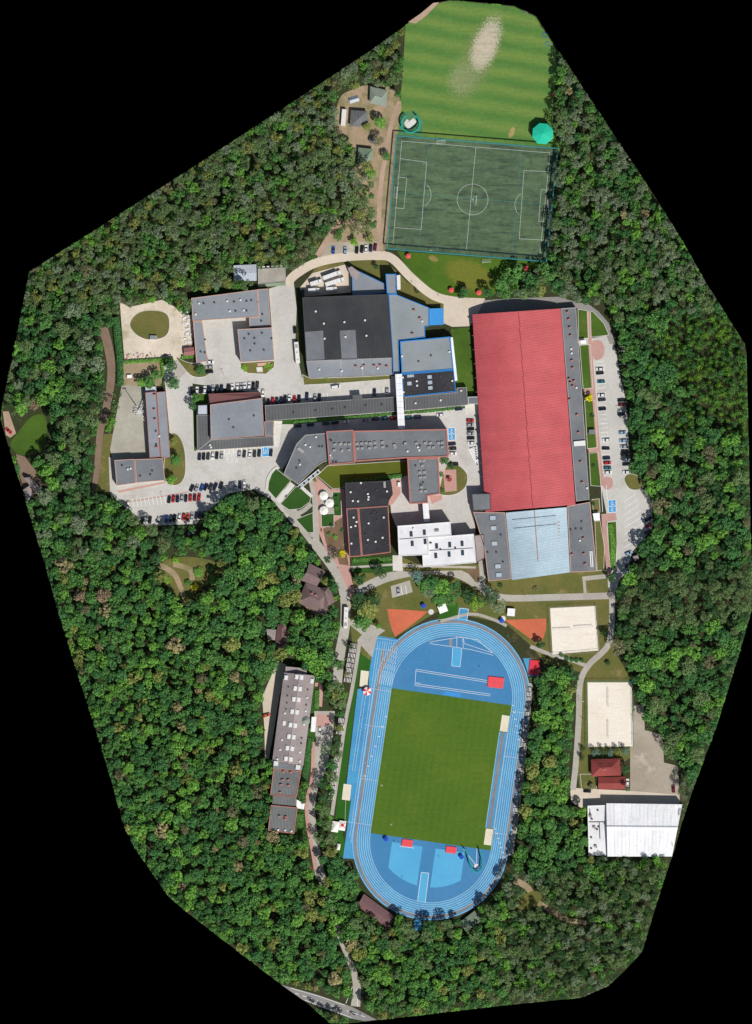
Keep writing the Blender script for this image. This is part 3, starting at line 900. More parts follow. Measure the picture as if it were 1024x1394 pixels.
ground('bare_ground', [(22, 618), (34, 622), (48, 640), (58, 660), (50, 672), (36, 676), (28, 650)], 2, 'dirt_road')
ground('bare_ground', [(405, 770), (398, 790), (388, 806), (402, 812), (412, 790)], 2, 'dirt_yard', clear=False)
road('dirt_path', [(700, 1198), (718, 1208), (732, 1228), (755, 1242), (772, 1252), (798, 1256)], (9, 6), 2, 'dirt_yard')
ground('bare_ground', [(708, 1222), (730, 1212), (738, 1222), (722, 1238), (706, 1236)], 2, 'dry_lawn', soft=True)
ground('grass_verge', [(404, 1050), (428, 1050), (436, 985), (430, 930), (421, 930)], 2, 'lush_lawn')
ground('grass_verge', [(400, 1100), (416, 1096), (414, 1140), (402, 1140)], 2, 'lush_lawn')
# ---- asphalt
ground('asphalt_yard', [(272, 436), (341, 431), (341, 446), (370, 446), (366, 393), (390, 386), (400, 384), (404, 420), (402, 470), (412, 518), (412, 525), (350, 535), (262, 522), (240, 535), (226, 534), (222, 500), (236, 488), (258, 494), (284, 492)], 3, 'asphalt')
cpN = ground('asphalt_yard', [(350, 522), (412, 514), (424, 522), (470, 521), (541, 511), (545, 541), (360, 553), (352, 546)], 3, 'asphalt')
cpW = ground('car_park', [(226, 534), (262, 520), (268, 613), (372, 606), (390, 632), (374, 642), (366, 656), (374, 670), (398, 692), (412, 712), (402, 718), (370, 680), (345, 666), (310, 672), (290, 690), (276, 700), (268, 713), (200, 716), (172, 692), (150, 672), (148, 622), (158, 625), (225, 655), (243, 660), (252, 645), (251, 615), (243, 595), (231, 590)], 3, 'asphalt')
cpS = ground('asphalt_yard', [(374, 574), (440, 567), (540, 560), (637, 552), (655, 550), (657, 640), (660, 672), (643, 675), (648, 730), (613, 730), (540, 718), (533, 700), (528, 655), (556, 640), (550, 590), (405, 606), (384, 640), (368, 612)], 3, 'asphalt')
cpE = ground('car_park', [(786, 459), (808, 460), (829, 456), (838, 475), (844, 510), (852, 545), (856, 600), (858, 646), (851, 652), (856, 664), (868, 667), (881, 666), (888, 690), (888, 720), (872, 738), (860, 752), (856, 775), (843, 790), (838, 806), (828, 800), (826, 760), (826, 700), (818, 660), (812, 610), (806, 540)], 3, 'asphalt')
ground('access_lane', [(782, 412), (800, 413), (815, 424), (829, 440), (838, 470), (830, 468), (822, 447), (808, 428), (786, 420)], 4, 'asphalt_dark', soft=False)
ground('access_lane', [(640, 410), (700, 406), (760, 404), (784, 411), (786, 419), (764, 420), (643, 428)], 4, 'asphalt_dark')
road('park_road', [(372, 655), (400, 700), (428, 738), (456, 776), (469, 808), (470, 850), (463, 890), (459, 930)], 13.5, 4, 'path_grey')
road('park_path', [(424, 652), (429, 680), (430, 705), (431, 735)], 8, 5, 'path_grey')
road('park_path', [(396, 702), (412, 696), (424, 686)], 6, 6, 'path_grey')
ground('path', [(428, 968), (456, 968), (453, 1003), (446, 1040), (438, 1062), (424, 1062), (430, 1010)], 4, 'path_grey')
road('path', [(434, 1050), (424, 1085), (424, 1120), (430, 1160), (437, 1196)], (12, 13), 5, 'path_grey')
road('path', [(437, 1194), (448, 1222), (457, 1255), (465, 1284)], (10, 6), 3, 'path_grey', clear=False)
road('brick_path', [(427, 1010), (425, 1060), (418, 1090), (419, 1120), (426, 1160), (430, 1185)], 5, 6, 'pink_paver')
ground('brick_path', [(431, 972), (444, 972), (452, 978), (452, 986), (438, 990), (431, 990)], 6, 'pink_paver')
road('brick_path', [(429, 932), (437, 935), (436, 962)], 5, 6, 'pink_paver')
ground('service_yard', [(357, 949), (378, 900), (390, 905), (380, 950), (372, 1000), (366, 1034), (361, 1032), (360, 990)], 4, 'concrete_road')
ground('path', [(486, 872), (505, 850), (525, 858), (514, 866), (507, 895), (500, 888)], 4, 'path_grey')
road('path', [(478, 846), (490, 856), (505, 868)], 9, 4, 'path_grey')
road('service_road', [(486, 806), (508, 794), (535, 784), (580, 776), (620, 780), (648, 794), (668, 808)], 12, 4, 'path_grey')
road('service_road', [(655, 762), (657, 782), (656, 800)], 8, 5, 'path_grey')
road('service_road', [(660, 806), (690, 814), (760, 813), (831, 811)], 9, 4, 'path_grey')
road('service_road', [(833, 800), (833, 850), (827, 880), (802, 905), (790, 930), (788, 980), (784, 1040), (780, 1075)], 8, 5, 'path_grey')
road('path', [(795, 786), (797, 810)], 4, 5, 'path_grey')
road('path', [(793, 788), (838, 783)], 6, 6, 'path_grey')
road('path', [(722, 880), (750, 891), (775, 898), (798, 906)], 5, 6, 'path_grey')
road('path', [(600, 846), (640, 836), (668, 842), (690, 852)], 4, 5, 'path_grey')
cpX = ground('car_park', [(532, 798), (558, 790), (562, 806), (534, 814)], 6, 'path_grey')
ground('planting_bed', [(634, 776), (652, 772), (653, 790), (648, 793)], 6, 'mulch')
road('sand_road', [(390, 388), (402, 374), (430, 358), (470, 350), (512, 348), (534, 352), (560, 378), (590, 402), (620, 410), (660, 412)], 12, 4, 'concrete_road')
ground('forecourt', [(604, 405), (660, 407), (648, 432), (640, 444), (616, 445), (604, 440)], 5, 'concrete_road')
ground('gravel_parking', [(437, 350), (446, 330), (520, 328), (526, 348), (480, 354)], 3, 'gravel_lot')
ground('sandy_yard', [(408, 392), (425, 372), (470, 360), (478, 366), (478, 398), (414, 404)], 4, 'concrete_road')
ground('bare_strip', [(519, 230), (532, 200), (540, 190), (527, 338), (518, 345), (516, 300)], 3, 'dirt_yard')
road('sandy_track', [(544, 138), (534, 165), (526, 205), (519, 250), (516, 300), (519, 340)], 6, 4, 'sandy_track')
road('sandy_track', [(432, 348), (448, 322), (462, 300)], 7, 4, 'sandy_track')
road('dirt_road', [(140, 446), (147, 470), (152, 505), (147, 545), (138, 580), (135, 602), (132, 640), (128, 666)], (13, 7), 4, 'dirt_road')
ground('rubble_yard', [(163, 411), (176, 418), (221, 408), (238, 418), (250, 430), (263, 428), (262, 476), (240, 490), (170, 491)], 4, 'rubble_ground')
ground('grass_patch', [(177, 440), (190, 425), (215, 423), (229, 430), (230, 450), (221, 460), (200, 462), (184, 454)], 6, 'dry_lawn', soft=True)
ground('slab_yard', [(166, 524), (199, 526), (206, 624), (154, 626), (150, 612), (162, 545)], 4, 'slab_yard')
ground('dirt_road', [(234, 486), (246, 490), (256, 504), (240, 520), (228, 530)], 4, 'path_grey')
ground('gravel_lot', [(863, 961), (876, 958), (878, 994), (902, 1000), (904, 1038), (923, 1043), (926, 1094), (858, 1086), (858, 1020)], 4, 'gravel_lot')
ground('asphalt_yard', [(776, 1072), (800, 1074), (850, 1076), (924, 1082), (925, 1098), (800, 1098), (792, 1100), (778, 1092)], 5, 'concrete_road')
ground('grass_patch', [(790, 1054), (812, 1054), (812, 1074), (792, 1074)], 6, 'dry_lawn')
CLEAR.append([(383, 1338), (433, 1351), (480, 1367), (516, 1388), (498, 1391), (478, 1389), (428, 1371), (410, 1363)])
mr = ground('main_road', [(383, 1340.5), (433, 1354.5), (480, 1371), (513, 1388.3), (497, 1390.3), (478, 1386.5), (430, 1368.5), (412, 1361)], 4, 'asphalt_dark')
road('sand_road', [(465, 1283), (480, 1318), (486, 1345), (484, 1370)], (6, 13), 5, 'path_grey')
lines('centre_line', [[(402 + 10 * k, 1352 + 3.4 * k), (407 + 10 * k, 1353.7 + 3.4 * k)] for k in range(10)], mr, w=0.3)
lines('edge_line', [[(396, 1345), (433, 1355.8), (470, 1368.5)], [(415, 1361.5), (430, 1367.2), (478, 1385.2)]], mr, w=0.25)
lines('give_way_line', [[(471, 1366), (480, 1343)], [(487, 1370), (486, 1346)]], mr, w=0.3)
# ---- paving round the main block
ground('brick_plaza', [(430, 648), (450, 666), (469, 666), (476, 756), (477, 779), (484, 812), (477, 812), (460, 771), (443, 748), (434, 724), (433, 685), (427, 661)], 5, 'pink_paver')
ground('parasol_terrace', [(436, 668), (443, 664), (453, 672), (454, 700), (437, 700)], 6, 'path_grey')
ground('lawn', [(437.5, 700), (454.5, 699), (455, 717), (438, 717)], 7, 'lush_lawn')
ground('lawn', [(453, 670), (464, 670), (465, 702), (455, 702)], 7, 'lush_lawn')
ground('planting_bed', [(440, 720), (466, 704), (470, 740), (458, 748), (444, 740)], 7, 'mulch')
ground('planting_bed', [(455, 745), (470, 742), (475, 770), (462, 768)], 7, 'mulch')
ground('lawn', [(376, 638), (396, 654), (375.5, 679), (365, 667), (366, 656), (370, 645)], 6, 'lush_lawn')
ground('lawn', [(403, 662.5), (409.5, 663), (423, 677), (422, 683), (409, 692.5), (393.6, 694), (382, 686)], 7, 'lush_lawn')
ground('lawn', [(426, 698), (427, 725), (419, 725), (403, 707)], 7, 'lush_lawn')
ground('walkway', [(376, 681), (381.5, 685), (402, 661), (395.5, 656)], 8, 'white_concrete')
ground('lawn', [(434, 645.5), (446, 634), (556, 627), (556, 648), (466, 655), (469, 664), (453, 665.5), (431, 647)], 6, 'court_lawn')
ground('lawn', [(478, 757), (540, 757), (540, 778), (480, 781)], 5, 'lush_lawn')
ground('walkway', [(477, 771), (535, 767), (535, 770), (477, 774)], 6, 'path_grey')
ground('walkway', [(534.5, 756), (547.5, 756), (548.5, 777), (535, 777)], 7, 'white_concrete')
ground('lawn', [(548, 758), (577, 772), (648, 767), (648, 776), (549, 778)], 5, 'dry_lawn')
ground('walkway', [(548, 767), (574, 769), (648, 771), (648, 774), (548, 772)], 6, 'path_grey')
ground('lawn', [(361, 573), (540, 560.5), (637, 552), (637, 556), (540, 565), (400, 578), (386, 578), (361, 579)], 6, 'lush_lawn')
ground('lawn', [(610, 630), (625, 634), (636, 646), (634, 662), (622, 672), (606, 674), (598, 668)], 7, 'dry_lawn', soft=True)
ground('brick_plaza', [(603, 640), (621, 639), (622, 668), (606, 670)], 8, 'pink_paver')
ground('brick_plaza', [(533, 653), (546, 652), (545, 672), (535, 686), (529, 688)], 6, 'pink_paver')
ground('brick_plaza', [(584, 675), (602, 674), (602, 680), (588, 686)], 6, 'pink_paver')
ground('walkway', [(373, 573), (384.5, 573), (380, 608), (373, 609)], 6, 'white_concrete')
ground('walkway', [(633, 551), (646, 550), (647, 564), (634, 565)], 7, 'white_concrete')
ground('lawn', [(232, 592), (244, 594), (251.5, 614), (252, 646), (242, 660), (226, 655), (224, 625)], 6, 'dry_lawn', soft=True)
ground('lawn', [(262, 536), (284, 536), (284, 550), (268, 552), (268, 614), (264, 614)], 6, 'lawn')
ground('lawn', [(327, 494), (374, 491), (373, 500), (362, 509), (338, 508), (329, 502)], 6, 'dry_lawn')
ground('lawn', [(412, 510), (422, 515), (470, 514), (532, 511), (533, 516), (470, 521), (414, 524)], 6, 'dry_lawn')
ground('lawn', [(240, 486), (252, 492), (268, 496), (290, 500), (280, 512), (262, 512), (248, 498)], 6, 'dry_lawn', soft=True)
# ---- east side of the red hall
ground('lawn', [(787, 421), (800, 423), (801.5, 460), (788, 461)], 6, 'lawn')
ground('lawn', [(804, 424), (807, 424), (822, 440), (829, 456), (805, 459)], 6, 'lawn')
ground('lawn', [(789.5, 470), (804, 469), (807, 528), (794, 529)], 6, 'lawn')
ground('lawn', [(796, 545), (810, 545), (813.5, 609), (800, 611)], 6, 'lawn')
ground('lawn', [(802, 617), (815, 616), (818, 662), (804.5, 661)], 6, 'lawn')
ground('lawn', [(806, 680), (816, 679), (817, 697), (808, 697)], 6, 'dry_lawn')
ground('lawn', [(810, 710), (817, 709), (823, 745), (822, 776), (813, 777)], 6, 'dry_lawn')
ground('lawn', [(827, 711), (839, 710), (840, 740), (838, 774), (832, 777), (829, 750)], 6, 'lawn')
ground('lawn', [(850, 652), (857, 645), (872, 650), (876, 662), (866, 667), (856, 664)], 6, 'dry_lawn', soft=True)
road('brick_path', [(801.5, 424), (803, 460), (808, 530), (815, 612), (821, 662)], 5, 7, 'pink_paver')
road('brick_path', [(822, 700), (823, 720), (827, 760), (830, 783)], 6, 7, 'pink_paver')
ground('brick_path', [(818, 700), (838, 698), (840, 708), (824, 710)], 8, 'pink_paver')
ground('brick_path', [(806, 466), (818, 464), (823, 475), (820, 487), (809, 489)], 8, 'pink_paver', soft=True)
ground('brick_path', [(823, 650), (833, 651), (834, 662), (826, 667), (822, 662)], 8, 'pink_paver', soft=True)
ground('brick_path', [(795, 530), (807, 528), (807, 536), (796, 538)], 8, 'pink_paver')
ground('brick_path', [(801, 610), (814, 609), (814.5, 615), (801.5, 616)], 8, 'pink_paver')
ground('brick_path', [(160, 668), (224, 655.5), (226, 657.5), (162, 671)], 6, 'pink_paver')
ground('brick_path', [(168, 683.5), (256, 669), (256, 670.5), (168, 685.5)], 6, 'pink_paver')

# ---- parking bay paint
cp = cpW
segs = [[(180 + 5.4 * k, 678.5 - 0.5 * k), (182.6 + 5.4 * k, 690 - 0.5 * k)] for k in range(9)]
segs += [[(228 + 5.8 * k, 674 - 0.5 * k), (230 + 5.8 * k, 686 - 0.5 * k)] for k in range(8)]
lines('bay_line', segs, cp, w=0.28, z=0.062)
segs = [[(812.5 + 0.052 * (y - 490), y), (823 + 0.052 * (y - 490), y - 0.3)] for y in [492 + 6.05 * k for k in range(26)] if abs(y - 542) > 4]
segs += [[(842 + 0.05 * (y - 460), y), (850 + 0.05 * (y - 460), y)] for y in [466 + 6.0 * k for k in range(6)]]
segs += [[(850, 683 + 8.9 * k), (866 + min(10, 2 * k), 672 + 8.9 * k - min(5, 1.0 * k))] for k in range(8)]
segs += [[(818.5, 661), (820.5, 697)], [(825.5, 661), (827, 680)]]
lines('bay_line', segs, cpE, w=0.28, z=0.062)
segs = [[(485 + 6.2 * k, 531 - 0.4 * k), (486 + 6.2 * k, 542 - 0.4 * k)] for k in range(9)] + [[(360 + 5.7 * k, 541 - 0.4 * k), (361 + 5.7 * k, 552 - 0.4 * k)] for k in range(16)]
lines('bay_line', segs, cpN, w=0.28, z=0.062)
segs = [[(270 + 5.9 * k, 612.5 - 0.35 * k), (271 + 5.9 * k, 624 - 0.35 * k)] for k in range(17)]
lines('bay_line', segs, cpW, w=0.28, z=0.062)
lines('bay_line', [[(540 + 6 * k, 799 - k), (542 + 6 * k, 811 - k)] for k in range(3)], cpX, w=0.28, z=0.062)
segs = [[(449.5, 540.5), (473.5, 538.5)], [(449.5, 540.5), (450, 544)], [(473.5, 538.5), (474, 543)]]
lines('bay_line', segs, cpN, w=0.28, z=0.062)
def symbol(c, k):
    """wheelchair pictogram as plan polylines, k = size"""
    x, y = c
    return [circ((x, y + 0.2 * k), 0.32 * k, -40, 220, 14), [(x - 0.05 * k, y - 0.5 * k), (x, y), (x + 0.3 * k, y + 0.02 * k), (x + 0.42 * k, y + 0.5 * k)], [(x - 0.02 * k, y - 0.22 * k), (x + 0.28 * k, y - 0.22 * k)], circ((x - 0.05 * k, y - 0.62 * k), 0.09 * k, 0, 360, 8)]
def bay(poly, blue=True, n=2, cp=None):
    cp = cp or cpW
    if blue: ground('blue_bay', poly, 9, 'bay_blue', parent=cp)
    sg = [list(poly) + [poly[0]]]
    a, b, c, d = [np.array(p) for p in poly]
    for k in range(n):
        t = (k + 0.5) / n
        m = (a * (1 - t) + b * t + d * (1 - t) + c * t) / 2 if np.linalg.norm(b - a) > np.linalg.norm(d - a) else (a * (1 - t) + d * t + b * (1 - t) + c * t) / 2
        sg += symbol(m, 4.4)
        if 0 < k: 
            t = k / n
            sg.append([tuple(a * (1 - t) + b * t), tuple(d * (1 - t) + c * t)] if np.linalg.norm(b - a) > np.linalg.norm(d - a) else [tuple(a * (1 - t) + d * t), tuple(b * (1 - t) + c * t)])
    lines('bay_symbol', sg, cp, w=0.3, z=0.075)
bay([(356, 609), (367, 608), (368, 621), (357, 622)], n=1)
bay([(308.5, 617), (322, 616), (323, 628.5), (309.5, 629.5)], blue=False)
bay([(610, 582.5), (619.5, 582), (620, 599), (610.5, 599.5)], cp=cpS)
bay([(828, 681), (838.5, 680), (839, 697), (828.5, 698)], cp=cpE)
lines('hatching', [[(638, 610), (647, 607), (650, 633), (638, 610)]] + [[(639 + 1.5 * k, 610 - 0.5 * k + 3.2 * k), (648 + 0.3 * k, 608 + 3.4 * k)] for k in range(6)], cpS, w=0.9, z=0.07)

# ================================================================ sports grounds
# artificial pitch
PC = [np.array(p, float) for p in ((540, 184.6), (759.5, 202), (744, 356), (526.8, 338.5))]
def pp(u, v): return tuple((PC[0] * (1 - u) + PC[1] * u) * (1 - v) + (PC[3] * (1 - u) + PC[2] * u) * v)
pitch = ground('artificial_pitch', [tuple(p) for p in PC], 8, 'artificial_turf')
L_ = lambda pts: [pp(*p) for p in pts]
u0, u1, v0, v1 = 0.035, 0.955, 0.045, 0.955
ml = [L_([(u0, v0), (u1, v0), (u1, v1), (u0, v1), (u0, v0)]), L_([(0.495, v0), (0.495, v1)])]
cc = (643.5, 271.5); ml += [circ(cc, 21), circ(cc, 0.8, n=8)]
ml += [[(546, 216), (581, 221), (573.6, 312.5), (537.5, 309.7)], [(541, 241), (554, 242), (550, 284), (538, 283)], [(751, 234), (713.5, 232), (707, 325), (743.5, 327)], [(749, 259), (737, 258), (733.5, 301.5), (746, 302)]]
ml += [circ((569, 265), 18, -48, 58, 16), circ((719, 279), 18, 132, 238, 16)]
lines('pitch_lines', ml, pitch, w=0.11, z=0.06)
lines('second_pitch_lines', [L_([(0.2, 0.05), (0.2, 0.95)]), L_([(0.78, 0.05), (0.78, 0.95)]), L_([(0.04, 0.5), (0.95, 0.5)])], pitch, mat='fence_teal', w=0.14, z=0.056)
fence('pitch_fence', 'tall teal mesh fence around the dark green artificial pitch', [tuple(p) for p in PC] + [tuple(PC[0])], 5.0, 'fence_teal', 6.0, rail=0.75)
goal(540.5, 262, 84, 6.5, 'white goal on the pitch beside the sandy track'); goal(746, 280, -84, 6.5, 'white goal on the pitch in front of the tree wall')
goal(648.5, 272.5, 84, 5, 'white goal standing in the centre circle'); goal(600, 191.5, 185, 5, 'white goal at the fence below the mown field')
goal(591, 340.5, 5, 5, 'white goal at the fence above the sand road'); goal(662.5, 357, 5, 5, 'white goal outside the fence on the mown bank')
goal(748.5, 298, 96, 4, 'small white goal by the shaded pitch corner')
ground('cage_mat', [(545, 154), (566, 150), (577, 166), (574, 186), (543, 183)], 6, 'cage_mat')
def net_cage(name, label, line, h, mat='net_teal', closed=False, rim=0.5):
    c = cen(line); root = thing(name, label, 'throwing cage', P(c[0], c[1]))
    pts = [P(*p) for p in line] + ([P(*line[0])] if closed else [])
    for i, q in enumerate(pts[:-1] if closed else pts): part('post', MB().tube((q.x, q.y, 0), (q.x, q.y, h), 0.1, n=6), mat, root)
    for i in range(len(pts) - 1):
        a, b = pts[i], pts[i + 1]; mb = MB()
        mb.tube((a.x, a.y, h), (b.x, b.y, h), rim / 2, n=6)
        for t in np.linspace(0, 1, 9): f = a.lerp(b, t); mb.tube((f.x, f.y, 0.05), (f.x, f.y, h), 0.03, n=3)
        for z in np.linspace(0.3, h - 0.3, 8): mb.tube((a.x, a.y, z), (b.x, b.y, z), 0.03, n=3)
        part('net_panel', mb, mat, root)
    return root
net_cage('throwing_cage', 'teal netted ring cage around a white pad beside the pitch corner', circ((559, 168), 12.5, -60, 240, 12), 3.5, rim=0.9)
pd = thing('throwing_pad', 'white concrete throwing pad inside the teal ring cage', 'pad', P(559, 169))
slabpart('slab', [(551, 170), (563, 160.5), (568, 166), (556, 176)], 0.0, 0.35, 'white_concrete', pd)
slabpart('slab', [(550, 168), (554, 162), (557, 164), (552, 170)], 0.0, 0.25, 'white_concrete', pd)
# teal tent
tt = thing('octagonal_tent', 'large teal octagonal tent at the far corner of the mown field', 'tent', P(739, 182))
R = 6.4
cxy = P(739, 182)
for k in range(8):
    a0, a1 = math.pi / 4 * k + 0.3, math.pi / 4 * (k + 1) + 0.3
    p0, p1 = (cxy.x + R * math.cos(a0), cxy.y + R * math.sin(a0)), (cxy.x + R * math.cos(a1), cxy.y + R * math.sin(a1))
    part('canopy_panel', MB().add([(p0[0], p0[1], 5.6), (p1[0], p1[1], 5.6), (cxy.x, cxy.y, 7.6), (p0[0], p0[1], 5.3), (p1[0], p1[1], 5.3), (cxy.x, cxy.y, 7.5)], [(0, 1, 2), (5, 4, 3), (0, 3, 4, 1)]), 'tent_teal', tt)
    part('post', MB().tube((p0[0] * 0.985 + cxy.x * 0.015, p0[1] * 0.985 + cxy.y * 0.015, 0), (p0[0] * 0.985 + cxy.x * 0.015, p0[1] * 0.985 + cxy.y * 0.015, 5.5), 0.09), 'galv', tt)
    if k not in (5, 6): part('side_net', MB().add([(p0[0] * .99 + cxy.x * .01, p0[1] * .99 + cxy.y * .01, .05), (p1[0] * .99 + cxy.x * .01, p1[1] * .99 + cxy.y * .01, .05), (p1[0] * .99 + cxy.x * .01, p1[1] * .99 + cxy.y * .01, 5.3), (p0[0] * .99 + cxy.x * .01, p0[1] * .99 + cxy.y * .01, 5.3)], [(0, 1, 2, 3)]), 'tent_teal', tt)
CLEAR.append(circ((739, 182), 17, n=12))
rg = 'red parasols on the grass around the artificial pitch'
for x, y, l in ((556, 348.6, 'red round parasol below the pitch fence beside the sand road'), (614.6, 395, 'red round parasol at the edge of the sand road'), (652, 398.5, 'red round parasol next to the round bank tree'), (633, 393, 'red round parasol half hidden in the bank tree'), (755, 129, 'red round parasol at the wood edge of the mown field'), (716, 365, 'red round parasol under trees below the pitch')):
    parasol(x, y, 3.6, 2.6, ['parasol_red'], l, rg)
for x, y in ((742, 48), (746, 60)):
    hp = thing('ring_frame', 'thin blue ring frame lying on the mown field edge', 'ring', P(x, y, 0.05), 'blue rings on the field edge')
    rr = 3.4 * S
    link('ring', MB().ring(circ((0, 0), rr, n=24)[:-1], circ((0, 0), rr - 0.2, n=24)[:-1], 0, 0.3).mesh('ring', ['trim_blue']), hp)

# stadium
TC, VA = np.array((600.7, 1047.2)), np.array((-0.1432, 0.9897))
UA = np.array((0.9897, 0.1432)); HL = 99.8
def tp(u, v): return tuple(TC + UA * u + VA * v)
def stad(r, n=28, part_=None):
    pts = [tp(r * math.cos(a), -HL - r * math.sin(a)) for a in np.linspace(0, math.pi, n)]
    pts += [tp(-r * math.cos(a), HL + r * math.sin(a)) for a in np.linspace(0, math.pi, n)]
    return pts
def ringsheet(name, r0, r1, layer, mat, parent):
    a, b = W2(stad(r0)), W2(stad(r1)); n = len(a); z = 0.006 * layer
    mb = MB(); mb.add([(p[0], p[1], z) for p in a + b], [(n + i, n + (i + 1) % n, (i + 1) % n, i) for i in range(n)])
    o = part(name, mb, mat, parent); 
    me = o.data
    if me.polygons[0].normal.z < 0: me.flip_normals()
    return o
track = ground('running_track', stad(107), 3, 'track_blue')
ground('straight_extension', [(511, 865), (541, 870), (534, 935), (504, 1134), (497, 1170), (467, 1168.5), (478, 1090), (472, 1067), (487, 938), (502, 936), (503, 914)], 4, 'track_blue')
zone = ground('infield_zone', stad(82.6), 5, 'zone_blue', parent=track)
ringsheet('worn_lane', 100.6, 104.2, 5, 'worn_lane', track)
gr_ = [tp(-82.5, -HL), tp(82.5, -HL), tp(83, HL), tp(-83, HL)]
field = ground('football_field', gr_, 7, 'stadium_grass')
ground('jump_runway', [tp(71, -62), tp(82.5, -62), tp(82.5, 70), tp(71, 70)], 8, 'track_blue', parent=track)
ground('worn_runway', [tp(74, -62), tp(78.5, -62), tp(78.5, 70), tp(74, 70)], 9, 'worn_lane', parent=track)
ground('worn_straight', [tp(-103.5, -150), tp(-99, -150), tp(-99, -HL + 6), tp(-103.5, -HL + 6)], 6, 'worn_lane', parent=track)
ll = [stad(83 + 2.9 * k) + [stad(83 + 2.9 * k)[0]] for k in range(7)] + [stad(106.3) + [stad(106.3)[0]]]
ll += [[tp(-107 - 2.9 * k, -108 + 0.2 * k), tp(-107 - 2.9 * k, 116 - 6 * k)] for k in range(2)] + [[tp(-119.5, -88), tp(-119.5, 20)], [tp(-116, -88), tp(-116, 20)], [tp(-124, 46), tp(-119, 92)]]
ll += [[tp(-83 - 2.9 * k, -HL - 62 + (4 if k < 2 else 0)), tp(-83 - 2.9 * k, -HL)] for k in range(8)] + [[tp(-107 - 2.9 * k, -160), tp(-107 - 2.9 * k, -108)] for k in range(2)]
ll += [[tp(-113, -164), tp(-85, -164)], [tp(-112, -150), tp(-84, -150)], [tp(-112, -95), tp(-83, -95)], [tp(-112, -45), tp(-83, -45)], [tp(-107, 28), tp(-83, 28)], [tp(-118, 89), tp(-83, 89)], [tp(83, -92), tp(106, -92)], [tp(83, -30), tp(106, -30)], [tp(83, 75), tp(106, 75)]]
ll += [[tp(71.3, -62), tp(71.3, 70)], [tp(82.3, -62), tp(82.3, 70)]]
lines('lane_lines', ll, track, w=0.125, z=0.062)
lines('start_marks', [[tp(83 + 2.9 * k, -40 + 9 * k - 60), tp(86 + 2.9 * k, -40 + 9 * k - 60)] for k in range(7)] + [[tp(-83 - 2.9 * k, -60 + 14 * k), tp(-86 - 2.9 * k, -60 + 14 * k)] for k in range(7)] + [[tp(83 + 2.9 * k, 70 + 6 * k), tp(86 + 2.9 * k, 70 + 6 * k)] for k in range(7)], track, w=0.35, z=0.066)
# infield markings
ground('javelin_runway', [(616.5, 881.5), (629, 883), (626.5, 908), (615, 906.5)], 7, 'light_blue', parent=track)
lines('zone_lines', [[(616.5, 881.5), (615, 906.5), (626.5, 908), (629, 883)], [(566.5, 911), (664, 926.5)], [(566.8, 913.5), (664, 929)], [(565, 930.5), (668, 945)], [(565, 933), (668, 947.5)], [(566.5, 911), (565, 933)],
                     [(585, 874), (622, 868), (633, 868)], [(622, 866), (622, 882)], [(630, 868), (631, 883)], [(585, 876), (640, 884), (672, 892)], [(631, 868), (650, 871), (671, 889), (632, 876), (631, 868)]], track, w=0.2, z=0.06)
lines('sand_marks', [[tp(-50 + 2 * k, -HL - 12), tp(-49 + 2 * k, -HL - 12)] for k in range(3)], track, w=0.3, z=0.06)
ground('water_jump', [(612, 869), (616, 869.5), (615.5, 880), (611.5, 879.5)], 8, 'asphalt_dark', parent=track)
ground('dark_panel', [(605, 941), (628, 944), (627, 949), (604, 946)], 7, 'canopy_blue', parent=track)
def dpanel(u_0, u_1, name):
    """light fan panel in the southern zone: straight top, arc foot"""
    pts = [tp(u_0, HL + 6 + 2), tp(u_1, HL + 6 + 2)] + [tp(u, HL + math.sqrt(max(0, 66 ** 2 - u * u * 0.8)) - 4) for u in np.linspace(u_1, u_0, 9)]
    ground(name, pts, 6, 'light_blue', parent=track)
dpanel(-52, -10, 'fan_panel'); dpanel(8, 48, 'fan_panel')
ground('javelin_runway', [(573.7, 1187.5), (584, 1188.5), (579, 1229), (568.4, 1226.5)], 7, 'light_blue', parent=track)
lines('zone_lines', [[(573.7, 1187.5), (584, 1188.5), (579, 1229)], [(573.7, 1187.5), (568.4, 1226.5)], [(544, 1152), (564, 1154.5)], [(631, 1156), (648.7, 1178.5)], [(649.5, 1155), (648.7, 1178.5)]], track, w=0.24, z=0.06)
ground('track_stub', [(564, 1252), (574, 1252), (573, 1267), (564, 1266)], 4, 'track_blue')
ground('track_stub', [(625.5, 827), (638.5, 828.5), (636, 846), (623, 844)], 4, 'track_blue')
lines('stub_lines', [[(626, 828), (638, 829.5), (635.5, 845)], [(626, 828), (623.5, 843)]], track, w=0.25, z=0.05)
ground('track_apron', [(712, 896), (722, 896), (735, 904), (734, 921), (720, 920)], 4, 'track_blue')
ground('green_verge', [(491, 876), (500, 880), (506, 893), (503, 914), (490, 914), (486, 940), (470, 1067), (465, 1090), (478, 1091), (472, 1122), (466, 1134), (470, 1150), (466, 1168), (474, 1195), (496, 1214), (486, 1214), (466, 1180), (455, 1140), (457, 1112), (463, 1050), (478, 960)], 2, 'green_verge')
road('stand_path', [(490, 873), (480, 935), (470, 985), (462, 1040), (452, 1110)], 5, 3, 'path_grey')
ground('green_verge', [(600, 826), (624, 820), (622, 842), (596, 846)], 4, 'green_verge')
road('stand_path', [(721, 930), (716, 985), (709, 1050), (702, 1110), (694, 1165)], 9, 2, 'path_grey')
